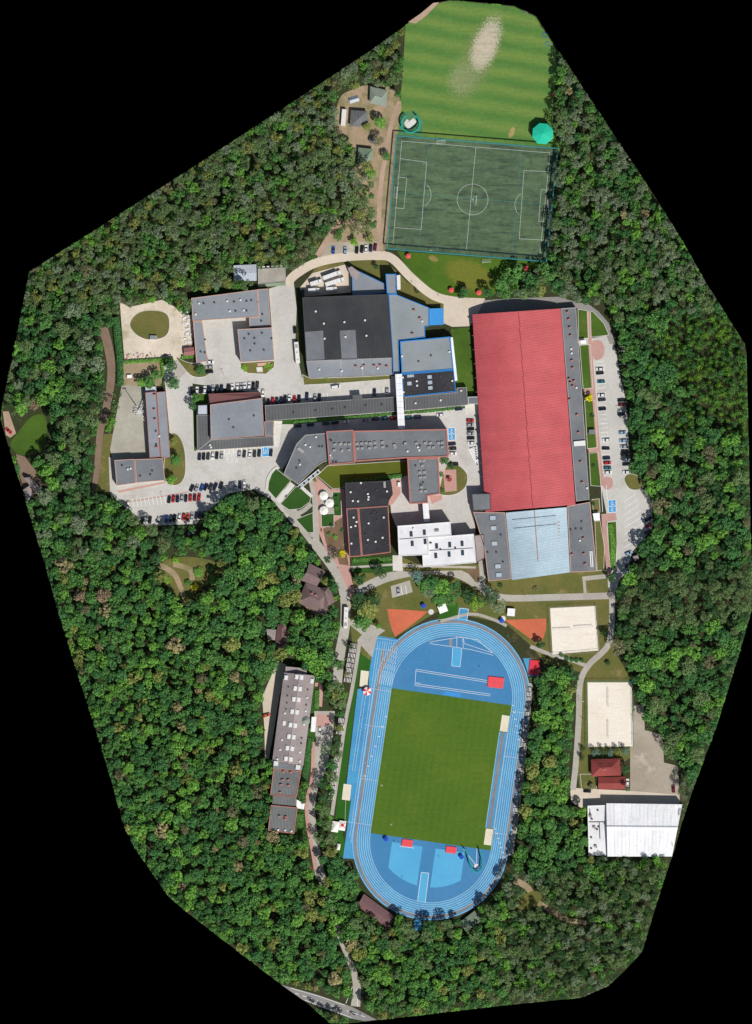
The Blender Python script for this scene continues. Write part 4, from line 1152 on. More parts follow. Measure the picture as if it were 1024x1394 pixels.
for nm, q in (('sand_pit', [(491.5, 912.5), (502.5, 914), (500, 936), (489.5, 934)]), ('sand_pit', [(468, 1067), (478.5, 1068.5), (476.5, 1090), (465.5, 1088.5)]), ('sand_pit', [tp(71.5, -85), tp(82, -85), tp(82, -63), tp(71.5, -63)]), ('sand_pit', [tp(72, 71), tp(82, 71), tp(82, 93), tp(72, 93)])):
    labs = {491.5: 'cream sand pit under the red and white parasol', 468: 'cream sand pit below the stands, with runway at its head'}
    lb = labs.get(q[0][0], 'cream sand pit at the %s end of the infield runway' % ('javelin' if q[0][1] < 1000 else 'throwing cage'))
    sp = bld(nm, lb, q, 'sand pit')
    pts = ccw(W2(q))
    part('sand', MB().prism(inset(pts, 0.14), 0.0, 0.09), 'pit_sand', sp)
    part('kerb', MB().ring(pts, inset(pts, 0.16), 0.0, 0.13), 'trim_white', sp)
mat_thing('landing_mat', 'large red landing mat in the upper infield zone', [(665, 920.5), (686.5, 923), (684.5, 937.5), (663.5, 935)], 0.8, 'mat_rose')
mat_thing('landing_mat', 'red landing mat outside the track bend by the path', [(721.5, 898), (735.5, 899.5), (733.5, 920), (719.5, 918)], 0.8, 'mat_red')
mat_thing('landing_mat', 'red landing mat between field edge and left light blue panel', [(548, 1142), (562.5, 1144), (561, 1153.5), (546.5, 1151.5)], 0.8, 'mat_rose')
mat_thing('landing_mat', 'red landing mat beside the blue parasol near the throwing cage', [(608, 1151.5), (622, 1153.5), (620.5, 1162.5), (606.5, 1160.5)], 0.8, 'mat_rose')
net_cage('throwing_cage', 'teal U shaped net cage around the throwing circle inside the track', [(631, 1155), (636, 1160), (640, 1176), (645, 1186), (651, 1187.5), (656, 1183), (657, 1172), (653, 1156)], 3.5, rim=0.7)
tcirc = thing('throwing_circle', 'pale concrete throwing circle inside the U shaped cage', 'circle', P(648.7, 1179, 0.04))
link('disc', MB().prism(circ((0, 0), 1.3, n=20)[:-1], 0, 0.04).mesh('disc', ['white_concrete']), tcirc)
link('rim', MB().ring(circ((0, 0), 1.42, n=20)[:-1], circ((0, 0), 1.3, n=20)[:-1], 0, 0.07).mesh('rim', ['galv']), tcirc)
bp = 'blue parasols by the throwing areas'
for x, y, l in ((525.5, 1142.3, 'blue parasol at the field corner beside the standing person'), (628.4, 1166.5, 'blue parasol between red mat and throwing cage'), (576.6, 824.7, 'blue parasol above the orange clay sector with the shelter'), (683, 845, 'blue parasol at the tip of the clay sector beside the sand court')):
    parasol(x, y, 3.3, 2.5, ['parasol_blue'], l, bp)
parasol(500, 941, 6, 2.9, ['parasol_white', 'mat_red'], 'large red and white parasol beside the upper sand pit', None)
def tent(x, y, w, l, rz, mat, label):
    root = thing('marquee', label, 'tent', P(x, y, 0.02), 'small marquees by the finish straight', math.radians(rz))
    for sx in (-1, 1):
        for sy in (-1, 1): link('leg', MB().tube((sx * w / 2, sy * l / 2, 0), (sx * w / 2, sy * l / 2, 2.2), 0.05).mesh('leg', ['galv']), root)
    for k in range(4):
        cs = [(-w / 2, -l / 2), (w / 2, -l / 2), (w / 2, l / 2), (-w / 2, l / 2)]
        a, b = cs[k], cs[(k + 1) % 4]
        link('canopy_panel', MB().add([(a[0], a[1], 2.2), (b[0], b[1], 2.2), (0, 0, 3.1), (a[0], a[1], 1.95), (b[0], b[1], 1.95), (0, 0, 3.05)], [(0, 1, 2), (5, 4, 3), (0, 3, 4, 1)]).mesh('canopy_panel', [mat]), root)
    return root
tent(456.5, 1125.5, 4.0, 6.2, -8, 'parasol_white', 'plain white marquee beside the finish straight')
tent(466, 1124, 3.9, 5.6, -8, 'parasol_white', 'white marquee with a red emblem beside the finish line')
em = thing('marquee_emblem', 'red round emblem cloth on the white marquee roof', 'emblem', P(466.5, 1123.5, 3.0))
link('disc', MB().cone((0, 0), 0.95, 0.0, 0.18, 14).mesh('disc', ['mat_red']), em)
for k in range(4): link('wing', MB().box((1.5 * math.cos(k * 1.57 + .7), 1.5 * math.sin(k * 1.57 + .7), -0.55), (0.7, 0.7, 0.2), 0.7).mesh('wing', ['mat_rose']), em)
tent(461, 1153, 1.9, 3.6, -8, 'parasol_white', 'narrow white marquee at the lower end of the verge')
CLEAR += [stad(110), [(640, 838), (700, 848), (745, 880), (748, 904), (735, 925), (718, 905), (690, 860)], [(784, 412), (830, 415), (845, 500), (850, 640), (835, 800), (805, 800)], [(505, 850), (541, 868), (512, 960), (480, 1175), (458, 1168), (452, 1118), (466, 1010), (474, 940), (476, 880), (488, 868)], [(652, 790), (830, 780), (830, 812), (690, 818)]]
# clay sectors, courts
ground('clay_sector', [(527.5, 829), (550, 830), (582.5, 832.5), (573, 841), (556, 854), (538.4, 866.8), (534, 858), (529.5, 843)], 6, 'clay')
ground('clay_sector', [(687, 844), (743.5, 842), (743.5, 856), (740, 868), (734, 878)], 6, 'clay')
for x, y, l in ((587, 833, 'pale concrete shot circle at the tip of the left clay sector'), (685, 842, 'pale concrete shot circle at the tip of the right clay sector')):
    r_ = thing('shot_circle', l, 'circle', P(x, y, 0.03)); link('disc', MB().prism(circ((0, 0), 1.6, n=20)[:-1], 0, 0.06).mesh('disc', ['white_concrete']), r_); link('toe_board', MB().box((-1.3, 0, 0), (0.2, 1.2, 0.18)).mesh('toe_board', ['trim_white']), r_)
for x, y, w, l, rz, lb in ((602.8, 828.6, 5.0, 4.6, 20, 'white flat shelter on green matting by the clay sector'), (696, 833.5, 4.4, 4.4, -4, 'white square shelter behind the clay sector tip')):
    r_ = thing('shelter', lb, 'shelter', P(x, y, 0.02), None, math.radians(rz))
    link('roof', MB().box((0, 0, 2.3), (w, l, 0.16)).mesh('roof', ['roof_white_sheet']), r_); link('back_wall', MB().box((0, l / 2 - .15, 0), (w - .2, .1, 2.3)).mesh('back_wall', ['wall_white']), r_)
    for sx in (-1, 1):
        for sy in (-1, 1): link('post', MB().tube((sx * (w / 2 - .2), sy * (l / 2 - .3), 0), (sx * (w / 2 - .2), sy * (l / 2 - .3), 2.3), .06).mesh('post', ['galv']), r_)
ground('beach_court', [(749, 828), (810.5, 825), (815, 885.5), (752.5, 891)], 6, 'beach_sand')
ground('beach_court', [(800, 929), (860, 929), (861.5, 1016), (801, 1017)], 6, 'beach_sand')
def vnet(a, b, label):
    p, q = P(*a), P(*b); root = thing('volleyball_net', label, 'net', (p + q) / 2 + Vector((0, 0, 0.04)), 'beach volleyball nets')
    for e, n_ in ((p, 'post'), (q, 'post')): part(n_, MB().tube((e.x, e.y, 0.04), (e.x, e.y, 2.55), 0.07), 'galv', root)
    mb = MB()
    for z in np.linspace(1.5, 2.4, 6): mb.tube((p.x, p.y, z), (q.x, q.y, z), 0.05 if z > 2.3 else 0.02, n=4)
    for t in np.linspace(0.02, .98, 24): f = p.lerp(q, t); mb.tube((f.x, f.y, 1.5), (f.x, f.y, 2.4), 0.015, n=3)
    part('net', mb, 'trim_dark', root)
vnet((754, 857.5), (777, 856.5), 'beach volleyball net nearer the clay sector on the tilted court'); vnet((783, 854.5), (807, 853), 'beach volleyball net nearer the curved road on the tilted court')
vnet((828.5, 938.5), (828.5, 962), 'beach volleyball net on the long court, away from the red houses'); vnet((828.5, 982), (828.5, 1005), 'beach volleyball net on the long court, nearer the red houses')
fence('court_fence', 'low green fence around the long beach court', [(799, 1018), (799, 927.5), (861.5, 927.5), (863, 1018)], 3.0, 'fence_teal', 8, rail=0.2, wires=4)
fence('court_fence', 'grey fence around the tilted beach court', [(747.5, 827), (812, 824), (816.5, 887), (751, 892.5), (747.5, 827)], 3.0, 'galv', 8, rail=0.12, wires=4)
# stands
gs = 'white bench stands along the finish straight'
for i, (a, b, rws, lb) in enumerate((((485.5, 876), (476.5, 930), 5, 'long white bench stand behind the upper sand pit'), ((470, 978), (466, 1001), 5, 'short white bench stand beside the parking plaza'), ((463, 1029), (459, 1052), 4, 'white bench stand half under conifers, facing the straight'), ((458.5, 1056), (453.5, 1090), 4, 'white bench stand next to the lower sand pit'))):
    bleacher(*a, *b, rws, lb, gs, side=-1)
gs2 = 'shaded bench stands along the back straight'
for a, b, lb in (((719, 935), (715, 975), 'shaded white bench stand of the back straight nearest the outer red mat'), ((714, 985), (709, 1030), 'second shaded bench stand of the back straight from the red mat'), ((708, 1038), (703, 1078), 'third shaded bench stand of the back straight from the red mat'), ((702, 1086), (696, 1125), 'shaded bench stand of the back straight nearest the throwing cage')):
    bleacher(*a, *b, 3, lb, gs2, side=1)
# ================================================================ buildings
# --- black roofed sports hall with its additions
h1 = bld('sports_hall', 'large hall with black and grey roofs, blue trim and blue entrance canopy', [(412, 405), (604, 420), (535, 510)])
block(h1, [(412, 405), (529, 400.5), (535, 486.5), (417, 491)], 9.0, 'wall_cream', 'roof_black_rib', 'trim_dark', 0.3, 0.15)
block(h1, [(417.3, 491.4), (535, 487), (534, 510), (421, 515)], 5.0, 'wall_cream', 'roof_grey', 'trim_grey', 0.25, 0.15)
for q in ([(414.5, 452), (440, 450), (442, 489), (417, 491)], [(462.6, 450), (484, 449), (486.5, 489.5), (465.5, 490.5)]):
    slabpart('roof_patch', q, 8.98, 9.06, 'roof_mid', h1)
block(h1, [(529.3, 401), (540, 401), (584.4, 419), (584.4, 444), (578.6, 445), (579, 459), (542.5, 463.6), (544, 509), (535.3, 509.5), (534.8, 486)], 6.2, 'wall_cream', 'roof_green_grey', 'trim_blue', 0.35, 0.3)
block(h1, [(525, 373), (539.5, 373), (540, 400.6), (527, 400.2)], 8.2, 'wall_cream', 'roof_grey', 'trim_blue', 0.45, 0.3)
block(h1, [(479, 367), (486, 368), (524.6, 386.5), (525.2, 398.5), (480, 403)], 4.6, 'wall_cream', 'roof_grey', 'trim_blue', 0.35, 0.25)
slabpart('porch_roof', [(473.5, 365), (478.5, 362.5), (490, 371), (485, 381.5), (478, 376)], 4.7, 5.2, 'roof_taupe', h1)
slabpart('canopy', [(584.8, 420), (603.5, 419.5), (604.5, 442), (584.8, 443)], 3.9, 4.2, 'canopy_blue', h1)
for c in ((587, 423), (602, 422), (602.5, 440), (587, 441)):
    p = P(*c); part('canopy_post', MB().tube((p.x, p.y, 0), (p.x, p.y, 3.9), 0.12), 'galv', h1)
vents(h1, 9.0, 'vent', [(441, 440.5), (469, 438.5), (497, 436), (442, 461), (470.5, 458.5), (499, 457), (430, 424)])
vents(h1, 5.0, 'chimney', [(485, 499), (496, 498), (510, 498), (518, 497.5), (527, 499)]); vents(h1, 5.0, 'vent', [(465.5, 505), (493, 501), (514.5, 501.5), (435, 503)])
for x in (464, 493.5):
    a, b = P(x, 491), P(x + 0.6, 513); part('roof_joint', MB().tube((a.x, a.y, 5.05), (b.x, b.y, 5.05), 0.09, n=5), 'trim_white', h1)
vents(h1, 6.2, 'chimney', [(572, 433.5), (562, 454.5), (564, 422.5)]); vents(h1, 6.2, 'vent', [(575, 437.5)])
CLEAR.append([(412, 400), (540, 370), (606, 418), (604, 445), (535, 515), (420, 516)])
slabpart('side_annex', [(540.2, 375), (545, 374), (545.5, 394), (541, 394.5)], 0, 3.0, 'wall_white', h1)
# --- east box with blue border
h2 = bld('training_hall', 'box building framed in blue with half grey and half black roof', [(543, 464), (613, 458), (621, 533), (548, 540)])
block(h2, [(544.5, 464.5), (613, 458.3), (617.8, 503), (547, 508.8)], 7.2, 'wall_white', 'roof_green_grey', 'trim_blue', 0.55, 0.35)
block(h2, [(547.2, 509.3), (617.9, 503.6), (621, 533), (549.5, 540.3)], 7.0, 'wall_white', 'roof_black', 'trim_blue', 0.4, 0.3)
block(h2, [(613.6, 459), (616.5, 459), (623, 518), (618.3, 519)], 6.2, 'wall_white', 'roof_white_sheet', None, windows=False)
for x, y, w, l in ((559, 511.8, 4.2, 1.8), (557.5, 522, 2.8, 2.4), (585, 513.2, 2.8, 2.3), (585.5, 520.6, 2.8, 2.3), (586, 528, 2.8, 2.3)): skylight(h2, x, y, w, l, 7.0, 0.08, bars=1)
vents(h2, 7.0, 'vent', [(568, 525), (567.5, 519), (616, 518.5), (548.5, 514), (549.5, 534)]); vents(h2, 7.2, 'vent', [(547.5, 485), (612, 479)]); vents(h2, 7.2, 'dark', [(587, 484), (570, 492)]); vents(h2, 7.0, 'dark', [(600, 512), (606, 527)])
# --- long low arcade
h3 = bld('arcade_building', 'long low building with dark ribbed roof crossing the campus', [(359, 552), (539, 540), (637, 551), (361, 573)])
block(h3, [(361, 552), (537.8, 540.4), (540.5, 560), (362, 573)], 4.2, 'wall_cream', 'roof_dark_rib', 'trim_grey', 0.2, 0.1)
block(h3, [(551, 541), (622, 534), (622, 528), (635.5, 527), (636.8, 551), (552, 559)], 4.4, 'wall_cream', 'roof_dark_rib', 'trim_grey', 0.2, 0.1)
slabpart('roof_bay', [(480, 538), (493, 537), (494, 546), (481, 547)], 4.0, 4.6, 'roof_dark_rib', h3)
block(h3, [(637.2, 540.5), (659, 540), (659, 550), (637.5, 550)], 5.2, 'wall_white', 'roof_mid', 'trim_white', 0.2, 0.15, windows=False)
vents(h3, 4.2, 'dark', [(400, 562), (430, 559), (453, 557), (470, 555), (498, 552), (520, 551)]); vents(h3, 4.4, 'vent', [(566, 549), (600, 545), (628, 532)])
br = bld('covered_bridge', 'long white roofed covered bridge crossing between the hall and brick wings', [(538, 510), (547, 510), (550, 583), (542, 583)])
pts = ccw(W2([(538.7, 510), (546.5, 509.6), (551, 583.5), (542.8, 583.8)]))
part('wall', MB().prism(pts, 4.7, 8.6), 'wall_white', br); part('roof', MB().prism(inset(pts, -0.25), 8.55, 8.8), 'roof_white_sheet', br)
for c in ((542.5, 516), (545, 552), (546, 576)):
    p = P(*c); part('pier', MB().box((p.x, p.y, 0), (1.2, 0.8, 4.8)), 'wall_grey', br)
for t in np.linspace(0.06, 0.94, 9):
    q = [np.array((538.7, 510)) * (1 - t) + np.array((542.8, 583.8)) * t, np.array((546.5, 509.6)) * (1 - t) + np.array((551, 583.5)) * t]
    a, b = P(*q[0]), P(*q[1]); part('roof_seam', MB().tube((a.x, a.y, 8.82), (b.x, b.y, 8.82), 0.06, n=5), 'trim_grey', br)
CLEAR.append([(538, 510), (547, 510), (551, 583), (542, 583)])
# --- gym
h4 = bld('gymnasium', 'gym with tall grey roof, red roof edge strip and dark ribbed arcades', [(269, 536), (372, 541), (373, 607), (269, 613)])
block(h4, [(286.3, 551), (357, 542), (359.6, 593), (287.4, 598.5)], 8.5, 'wall_cream', 'roof_grey', 'brick_pale', 0.25, 0.2)
pl = [P(*p) for p in ((284, 536), (354, 533.5), (356.5, 541.6), (286, 550.6))]
zz = (4.2, 4.2, 7.6, 7.6)
part('lean_to_roof', MB().add([(p.x, p.y, z) for p, z in zip(pl, zz)] + [(p.x, p.y, z - 0.25) for p, z in zip(pl, zz)], [(3, 2, 1, 0), (4, 5, 6, 7), (0, 1, 5, 4), (1, 2, 6, 5), (2, 3, 7, 6), (3, 0, 4, 7)]), 'roof_strip_red', h4, 'sloping red roof strip along the car row')
part('wall', MB().prism(inset(ccw([p[:2] for p in pl]), 0.3), 0, 3.9), 'wall_cream', h4)
block(h4, [(268, 565), (285.9, 565), (286.9, 599), (269, 613.5)], 4.4, 'wall_cream', 'roof_dark_rib', 'trim_grey', 0.2, 0.1)
block(h4, [(287.3, 599), (372, 593.8), (373, 607), (269.8, 613.4)], 4.4, 'wall_cream', 'roof_dark_rib', 'trim_grey', 0.2, 0.1)
block(h4, [(360, 574), (372, 573.5), (372.7, 593.2), (361, 593.6)], 4.6, 'wall_cream', 'roof_mid', 'brick_pale', 0.2, 0.15)
block(h4, [(269.5, 551.5), (283, 551), (283.5, 564.5), (269, 564.7)], 4.0, 'wall_grey', 'roof_blue_white', 'trim_dark', 0.3, 0.2, windows=False)
vents(h4, 4.4, 'vent', [(286, 606), (287.5, 609)])
vents(h4, 8.5, 'dark', [(312, 571), (346, 566), (318, 582)])
# --- west workshops
h5 = bld('workshop', 'L shaped grey flat roofed workshop around a paved yard', [(260, 406), (368, 394), (340, 445), (267, 494)])
block(h5, [(260.5, 406), (350.3, 394.4), (352.7, 431), (262.5, 437)], 5.6, 'wall_cream', 'roof_grey', 'brick_pale', 0.3, 0.2)
block(h5, [(350.7, 394), (365, 393), (368.5, 444), (340, 445), (339.3, 432.4), (353.2, 431.4)], 5.0, 'wall_cream', 'roof_grey', 'brick_pale', 0.3, 0.2)
block(h5, [(263, 437.6), (275.5, 437), (283, 491.5), (267.5, 494)], 4.6, 'wall_cream', 'roof_grey', 'brick_pale', 0.4, 0.2)
vents(h5, 5.6, 'vent', [(271, 413), (309.5, 410), (327.5, 408.5), (266.5, 428), (313, 423.5), (332, 422.5)]); vents(h5, 5.6, 'dark', [(277.5, 413), (292, 412), (319, 411), (336, 410), (342.5, 409), (321, 423.5), (336, 423)])
vents(h5, 5.0, 'dark', [(357.5, 428), (356, 437), (351, 411)]); vents(h5, 4.6, 'dark', [(273.5, 479), (279.5, 462), (279, 480)])
h6 = bld('office_block', 'square grey flat roofed block with shrubs at its entrance steps', [(323, 448), (370, 445), (373, 490), (328, 493)])
block(h6, [(323.5, 448.5), (370, 445.8), (373.5, 490), (328, 493)], 7.2, 'wall_cream', 'roof_grey', 'brick_pale', 0.3, 0.2)
vents(h6, 7.2, 'dark', [(339, 455), (357, 453.5), (333, 461), (346.7, 460.5), (347, 468), (341, 477.5), (359.5, 476.5), (370, 461)])
slabpart('entrance_step', [(350, 494.5), (368, 493), (368, 497), (351, 498.5)], 0, 0.5, 'brick_pale', h6); slabpart('entrance_step', [(349, 500), (357, 499.5), (358, 506), (350, 506.5)], 0, 0.25, 'white_concrete', h6)
h7 = bld('metal_shed', 'low shed with pale blue metal roof at the wood edge', [(318, 361), (348, 361), (348, 382), (319, 382)], 'shed')
gable(h7, [(318.5, 362), (348.5, 360.5), (348.8, 381.5), (319, 382)], 3.2, 3.9, 'roof_blue_white', 'wall_white', 0.0, 0.3)
h8 = bld('garage_row', 'garage row with gravel roof beside the pale blue shed', [(350, 365), (389, 364), (389, 388), (351, 389)], 'garage')
block(h8, [(351, 366), (388.5, 364), (389.5, 383), (351.5, 386.5)], 3.2, 'wall_cream', 'roof_gravel', 'trim_grey', 0.3, 0.15, windows=False)
for k in range(6):
    a = P(353 + 6.0 * k, 363.6 - 0.3 * k); part('chimney', MB().box((a.x, a.y, 0), (1.6, 0.7, 3.9)), 'wall_white', h8)
slabpart('loading_ramp', [(351, 387), (389, 384), (389, 388.5), (352, 391)], 0, 0.9, 'roof_pale_green', h8)
h9 = bld('stable_building', 'pair of long narrow grey roofs beside the slab yard', [(198, 527), (225, 533), (232, 623), (204, 623)])
block(h9, [(198, 534.6), (212.5, 533), (218.4, 622), (204, 623)], 6.0, 'wall_cream', 'roof_grey', 'brick', 0.25, 0.15)
block(h9, [(213.4, 534), (225.4, 533), (232, 623), (219.3, 623.5)], 5.2, 'wall_cream', 'roof_grey', 'brick', 0.25, 0.15)
block(h9, [(198, 526.5), (212.5, 526), (213, 532.2), (198.4, 533.5)], 4.2, 'wall_grey', 'roof_blue_white', 'trim_grey', 0.25, 0.15, windows=False)
vents(h9, 6.0, 'chimney', [(210.5, 557.5), (211.5, 571), (211, 537.5), (213.5, 609)]); vents(h9, 6.0, 'vent', [(217, 594)]); vents(h9, 6.0, 'dark', [(212.5, 587), (213, 605)])
h10 = bld('garage_block', 'low wide building with two grey roofs behind the striped car park', [(156, 625), (221, 623), (225, 654), (159, 661)])
block(h10, [(156, 626.5), (182.8, 625), (185, 657.5), (159, 661)], 6.2, 'wall_cream', 'roof_mid', 'brick_pale', 0.3, 0.2)
block(h10, [(183.6, 625.4), (221.6, 624), (224.6, 653.8), (185.8, 657)], 6.0, 'wall_cream', 'roof_mid', 'brick_pale', 0.3, 0.2)
vents(h10, 6.2, 'dark', [(166.5, 633.5)]); vents(h10, 6.2, 'vent', [(174, 639), (178, 638)]); vents(h10, 6.0, 'dark', [(207.5, 641), (191, 648), (205, 646)])
sh = bld('small_shed', 'small dark red roofed shed beside the rubble heap', [(251, 474), (264, 473), (265, 483), (252, 484)], 'shed')
gable(sh, [(251, 474.5), (264, 473), (265, 482.5), (251.5, 483.5)], 2.4, 3.2, 'roof_strip_red', 'wall_brown', 0, 0.3)
kx = thing('flat_container', 'grey metal container standing on the yard grass patch', 'container', P(209, 459.5), None, -0.03)
link('body', MB().box((0, 0, 0), (4.0, 2.3, 1.5)).mesh('body', ['galv']), kx); link('lid', MB().box((0, 0, 1.5), (3.6, 1.9, 0.1)).mesh('lid', ['roof_grey']), kx)
for sx in (-1, 1): link('rib', MB().box((sx * 1.3, 0, 0.1), (0.12, 2.4, 1.35)).mesh('rib', ['dark_metal']), kx)
gb = thing('garden_box', 'white box shed in the brown garden behind the hedge', 'box', P(176.4, 512.5), None, 0.05)
link('body', MB().box((0, 0, 0), (2.6, 1.7, 1.3)).mesh('body', ['wall_white']), gb); link('lid', MB().box((0, 0, 1.3), (2.8, 1.9, 0.12)).mesh('lid', ['roof_white_sheet']), gb)
lm = thing('lattice_mast', 'white three armed lattice mast lying on the slab yard', 'mast', P(188, 561))
for (a, b) in (((190, 560), (196.5, 544)), ((190, 562), (198, 573)), ((183, 556), (192, 562)), ((182, 562), (196, 560)), ((186, 566), (192, 556))):
    p, q = P(*a), P(*b); d = (q - p); n_ = Vector((-d.y, d.x, 0)).normalized() * 0.55
    mb = MB()
    for sg_ in (-1, 1): mb.tube((p + n_ * sg_) + Vector((0, 0, .7)), (q + n_ * sg_) + Vector((0, 0, .7)), 0.14, n=5); mb.tube((p + n_ * sg_) + Vector((0, 0, 1.6)), (q + n_ * sg_) + Vector((0, 0, 1.6)), 0.14, n=5)
    for k in range(7):
        c = p.lerp(q, k / 6); sgn = 1 if k % 2 else -1
        mb.tube(c + n_ * sgn + Vector((0, 0, 1.6)), p.lerp(q, min(1, (k + 1) / 6)) - n_ * sgn + Vector((0, 0, 1.6)), 0.1, n=4)
        mb.tube(c + n_ + Vector((0, 0, .0 if k in (0, 6) else .7)), c + n_ + Vector((0, 0, 1.6)), 0.08, n=4); mb.tube(c - n_ + Vector((0, 0, .0 if k in (0, 6) else .7)), c - n_ + Vector((0, 0, 1.6)), 0.08, n=4)
    part('lattice_arm', mb, 'trim_white', lm)
ms = thing('floodlight_mast', 'tall slim mast at the upper corner of the slab yard', 'mast', P(186, 553))
p = P(186, 553); part('pole', MB().tube((p.x, p.y, 0), (p.x, p.y, 17), 0.3, 0.15, 8), 'galv', ms); part('lamp_bar', MB().box((p.x, p.y, 16.8), (2.2, 0.3, 0.3)), 'galv', ms)
for k in (-1, 0, 1): part('lamp', MB().box((p.x + 0.8 * k, p.y - 0.25, 16.7), (0.45, 0.3, 0.45)), 'trim_white', ms)
rp = thing('rubble_pile', 'heap of white concrete rubble along the workshop wall', 'rubble', P(255, 452))
for k in range(95):
    y = random.uniform(424, 475); x = 249 + (y - 425) * 0.13 + random.gauss(3, 3.2)
    q = P(x, y); s_ = random.uniform(0.5, 1.9)
    mb = MB().box((0, 0, 0), (s_, s_ * random.uniform(.4, .9), random.uniform(.15, .5)), random.uniform(0, 3.1))
    tilt = Matrix.Rotation(random.uniform(-.35, .35), 3, 'X') @ Matrix.Rotation(random.uniform(-.35, .35), 3, 'Y')
    mb.v = [tuple(tilt @ Vector(v) + q + Vector((0, 0, random.uniform(.02, .05) + .12))) for v in mb.v]
    part('rubble_slab', mb, random.choice(['wall_white', 'white_concrete', 'trim_white', 'wall_white', 'brick_pale', 'wall_cream']), rp)
rp2 = thing('debris_row', 'scattered bricks and boards along the hedge of the rubble yard', 'debris', P(205, 485))
for k in range(36):
    q = P(random.uniform(171, 234), random.gauss(484, 2.2)); s_ = random.uniform(.4, 1.5)
    part('debris_piece', MB().box((q.x, q.y, 0.02), (s_, s_ * .5, random.uniform(.1, .5)), random.uniform(0, 3)), random.choice(['brick', 'wood', 'wall_white', 'wall_grey', 'ochre', 'trim_dark']), rp2)
fence('yard_fence', 'pale fence along the rubble yard beside the hedge row', [(163, 409), (167, 460), (170, 494)], 2.0, 'galv', 5, wires=4)

# --- brick main block
h11 = bld('main_building', 'large brick edged main building with grey roofs full of vents', [(388, 645), (444, 587), (610, 585), (610, 622), (560, 684)])
block(h11, [(481.5, 586.6), (608.7, 584), (611, 621.5), (597.5, 622.5), (554, 623.6), (483.5, 628.5)], 12.0, 'brick', 'roof_mid', 'brick', 0.7, 0.5)
block(h11, [(444.3, 587.2), (480.9, 585.2), (483.2, 630), (448, 633)], 13.2, 'brick', 'roof_mid', 'brick', 0.6, 0.5)
block(h11, [(404, 604), (416, 592), (443.8, 589.6), (446.6, 627.5), (440, 629), (432, 634.5), (406, 659.5), (386.5, 645), (390, 636)], 11.0, 'wall_cream', 'roof_mid', 'trim_grey', 0.4, 0.4)
block(h11, [(554.5, 624.2), (597, 623), (599.3, 672.5), (582.3, 675.3), (583, 685), (558, 686)], 10.5, 'brick', 'roof_mid', 'brick', 0.7, 0.5)
for a, b in (((487, 590), (606, 586)), ((487, 623), (552, 620))): pass
vv = [(498.5, 603), (504, 603.5), (503, 610), (510.5, 602.5), (511, 609), (520.5, 602), (521, 608.5), (552, 603.5), (567, 603.5), (579, 603), (586, 603), (597, 603), (602, 602.5), (584, 609), (590, 609), (602, 608.5), (486, 604), (492.5, 603.5), (493, 610), (487, 610.5)]
vents(h11, 12.0, 'box', vv, 0.05); vents(h11, 12.0, 'vent', [(555, 614.5), (571, 613), (569, 609)]); vents(h11, 12.0, 'dark', [(550, 604), (572, 607), (527, 608)])
vents(h11, 12.0, 'box', [(537, 606), (538, 609)], 0.05)
vents(h11, 13.2, 'box', [(456, 605), (463, 605), (470, 604.5), (476, 604.5), (455, 613), (465.5, 614), (475, 612.5), (451, 623)], 0.1); vents(h11, 13.2, 'vent', [(464, 604), (466, 613), (450, 620)]); vents(h11, 13.2, 'dark', [(450, 599), (451.5, 600), (454, 629), (458, 629)])
vents(h11, 11.0, 'vent', [(416, 605.5), (422.5, 608.5), (430.5, 595), (408.5, 632.5)]); vents(h11, 11.0, 'dark', [(435, 608), (439, 608), (408, 627.5), (404, 637)])
vents(h11, 10.5, 'box', [(572, 627), (577, 627), (575, 634), (571.5, 643), (578, 642.5), (572.5, 650), (578, 649.5), (574, 663), (579.5, 668.5), (573, 669)], 0.1); vents(h11, 10.5, 'dark', [(566, 634), (576, 657), (573, 660)])
sk = slabpart('roof_ladder_frame', [(404, 611), (407, 608.5), (415, 614), (412, 617)], 11.0, 11.5, 'trim_grey', h11)
a, b = P(407, 609), P(431, 636); part('roof_rail', MB().tube((a.x, a.y, 11.3), (b.x, b.y, 11.3), 0.12, n=6), 'trim_grey', h11)
a, b = P(388, 643), P(404, 621); part('glass_strip', MB().tube((a.x, a.y, 8.5), (b.x, b.y, 8.5), 0.4, n=6), 'skylight_glass', h11)
gr2 = bld('glazed_ramp', 'striped white glazed ramp roof along the diagonal wing', [(405, 661), (434, 640)])
d = np.array((434, 638.5)) - np.array((405.5, 661.5)); n = 14
nn = np.array((d[1], -d[0])) / np.linalg.norm(d); nn = -nn if nn[1] < 0 else nn
for k in range(n):
    a = np.array((405.5, 661.5)) + d * (k + 0.08) / n; b = np.array((405.5, 661.5)) + d * (k + 0.86) / n
    slabpart('glass_pane', [tuple(a + nn * 0.6), tuple(b + nn * 0.6), tuple(b + nn * 4.6), tuple(a + nn * 4.6)], 3.4, 3.52, 'skylight_glass' if k % 3 else 'window_glass', gr2)
for o_ in (0.4, 4.8):
    a, b = np.array((405.5, 661.5)) + nn * o_, np.array((434, 638.5)) + nn * o_
    pa, pb = P(*a), P(*b); part('beam', MB().tube((pa.x, pa.y, 3.4), (pb.x, pb.y, 3.4), 0.22, n=6), 'trim_white', gr2)
    for t in np.linspace(0, 1, 5): q = pa.lerp(pb, t); part('post', MB().tube((q.x, q.y, 0), (q.x, q.y, 3.4), 0.1), 'trim_white', gr2)
st = bld('entrance_stair', 'white stair flight at the foot of the glazed ramp', [(410, 664), (424, 676)], 'stairs')
for k in range(5):
    a, b = np.array((410.5, 665)), np.array((424, 677)); e = np.array((0.66, -0.75)) * 0.9
    slabpart('step', [tuple(a + e * (k - 1)), tuple(b + e * (k - 1)), tuple(b + e * k - e * 0.08), tuple(a + e * k - e * 0.08)], 0.0, 0.17 * (k + 1), 'white_concrete', st)
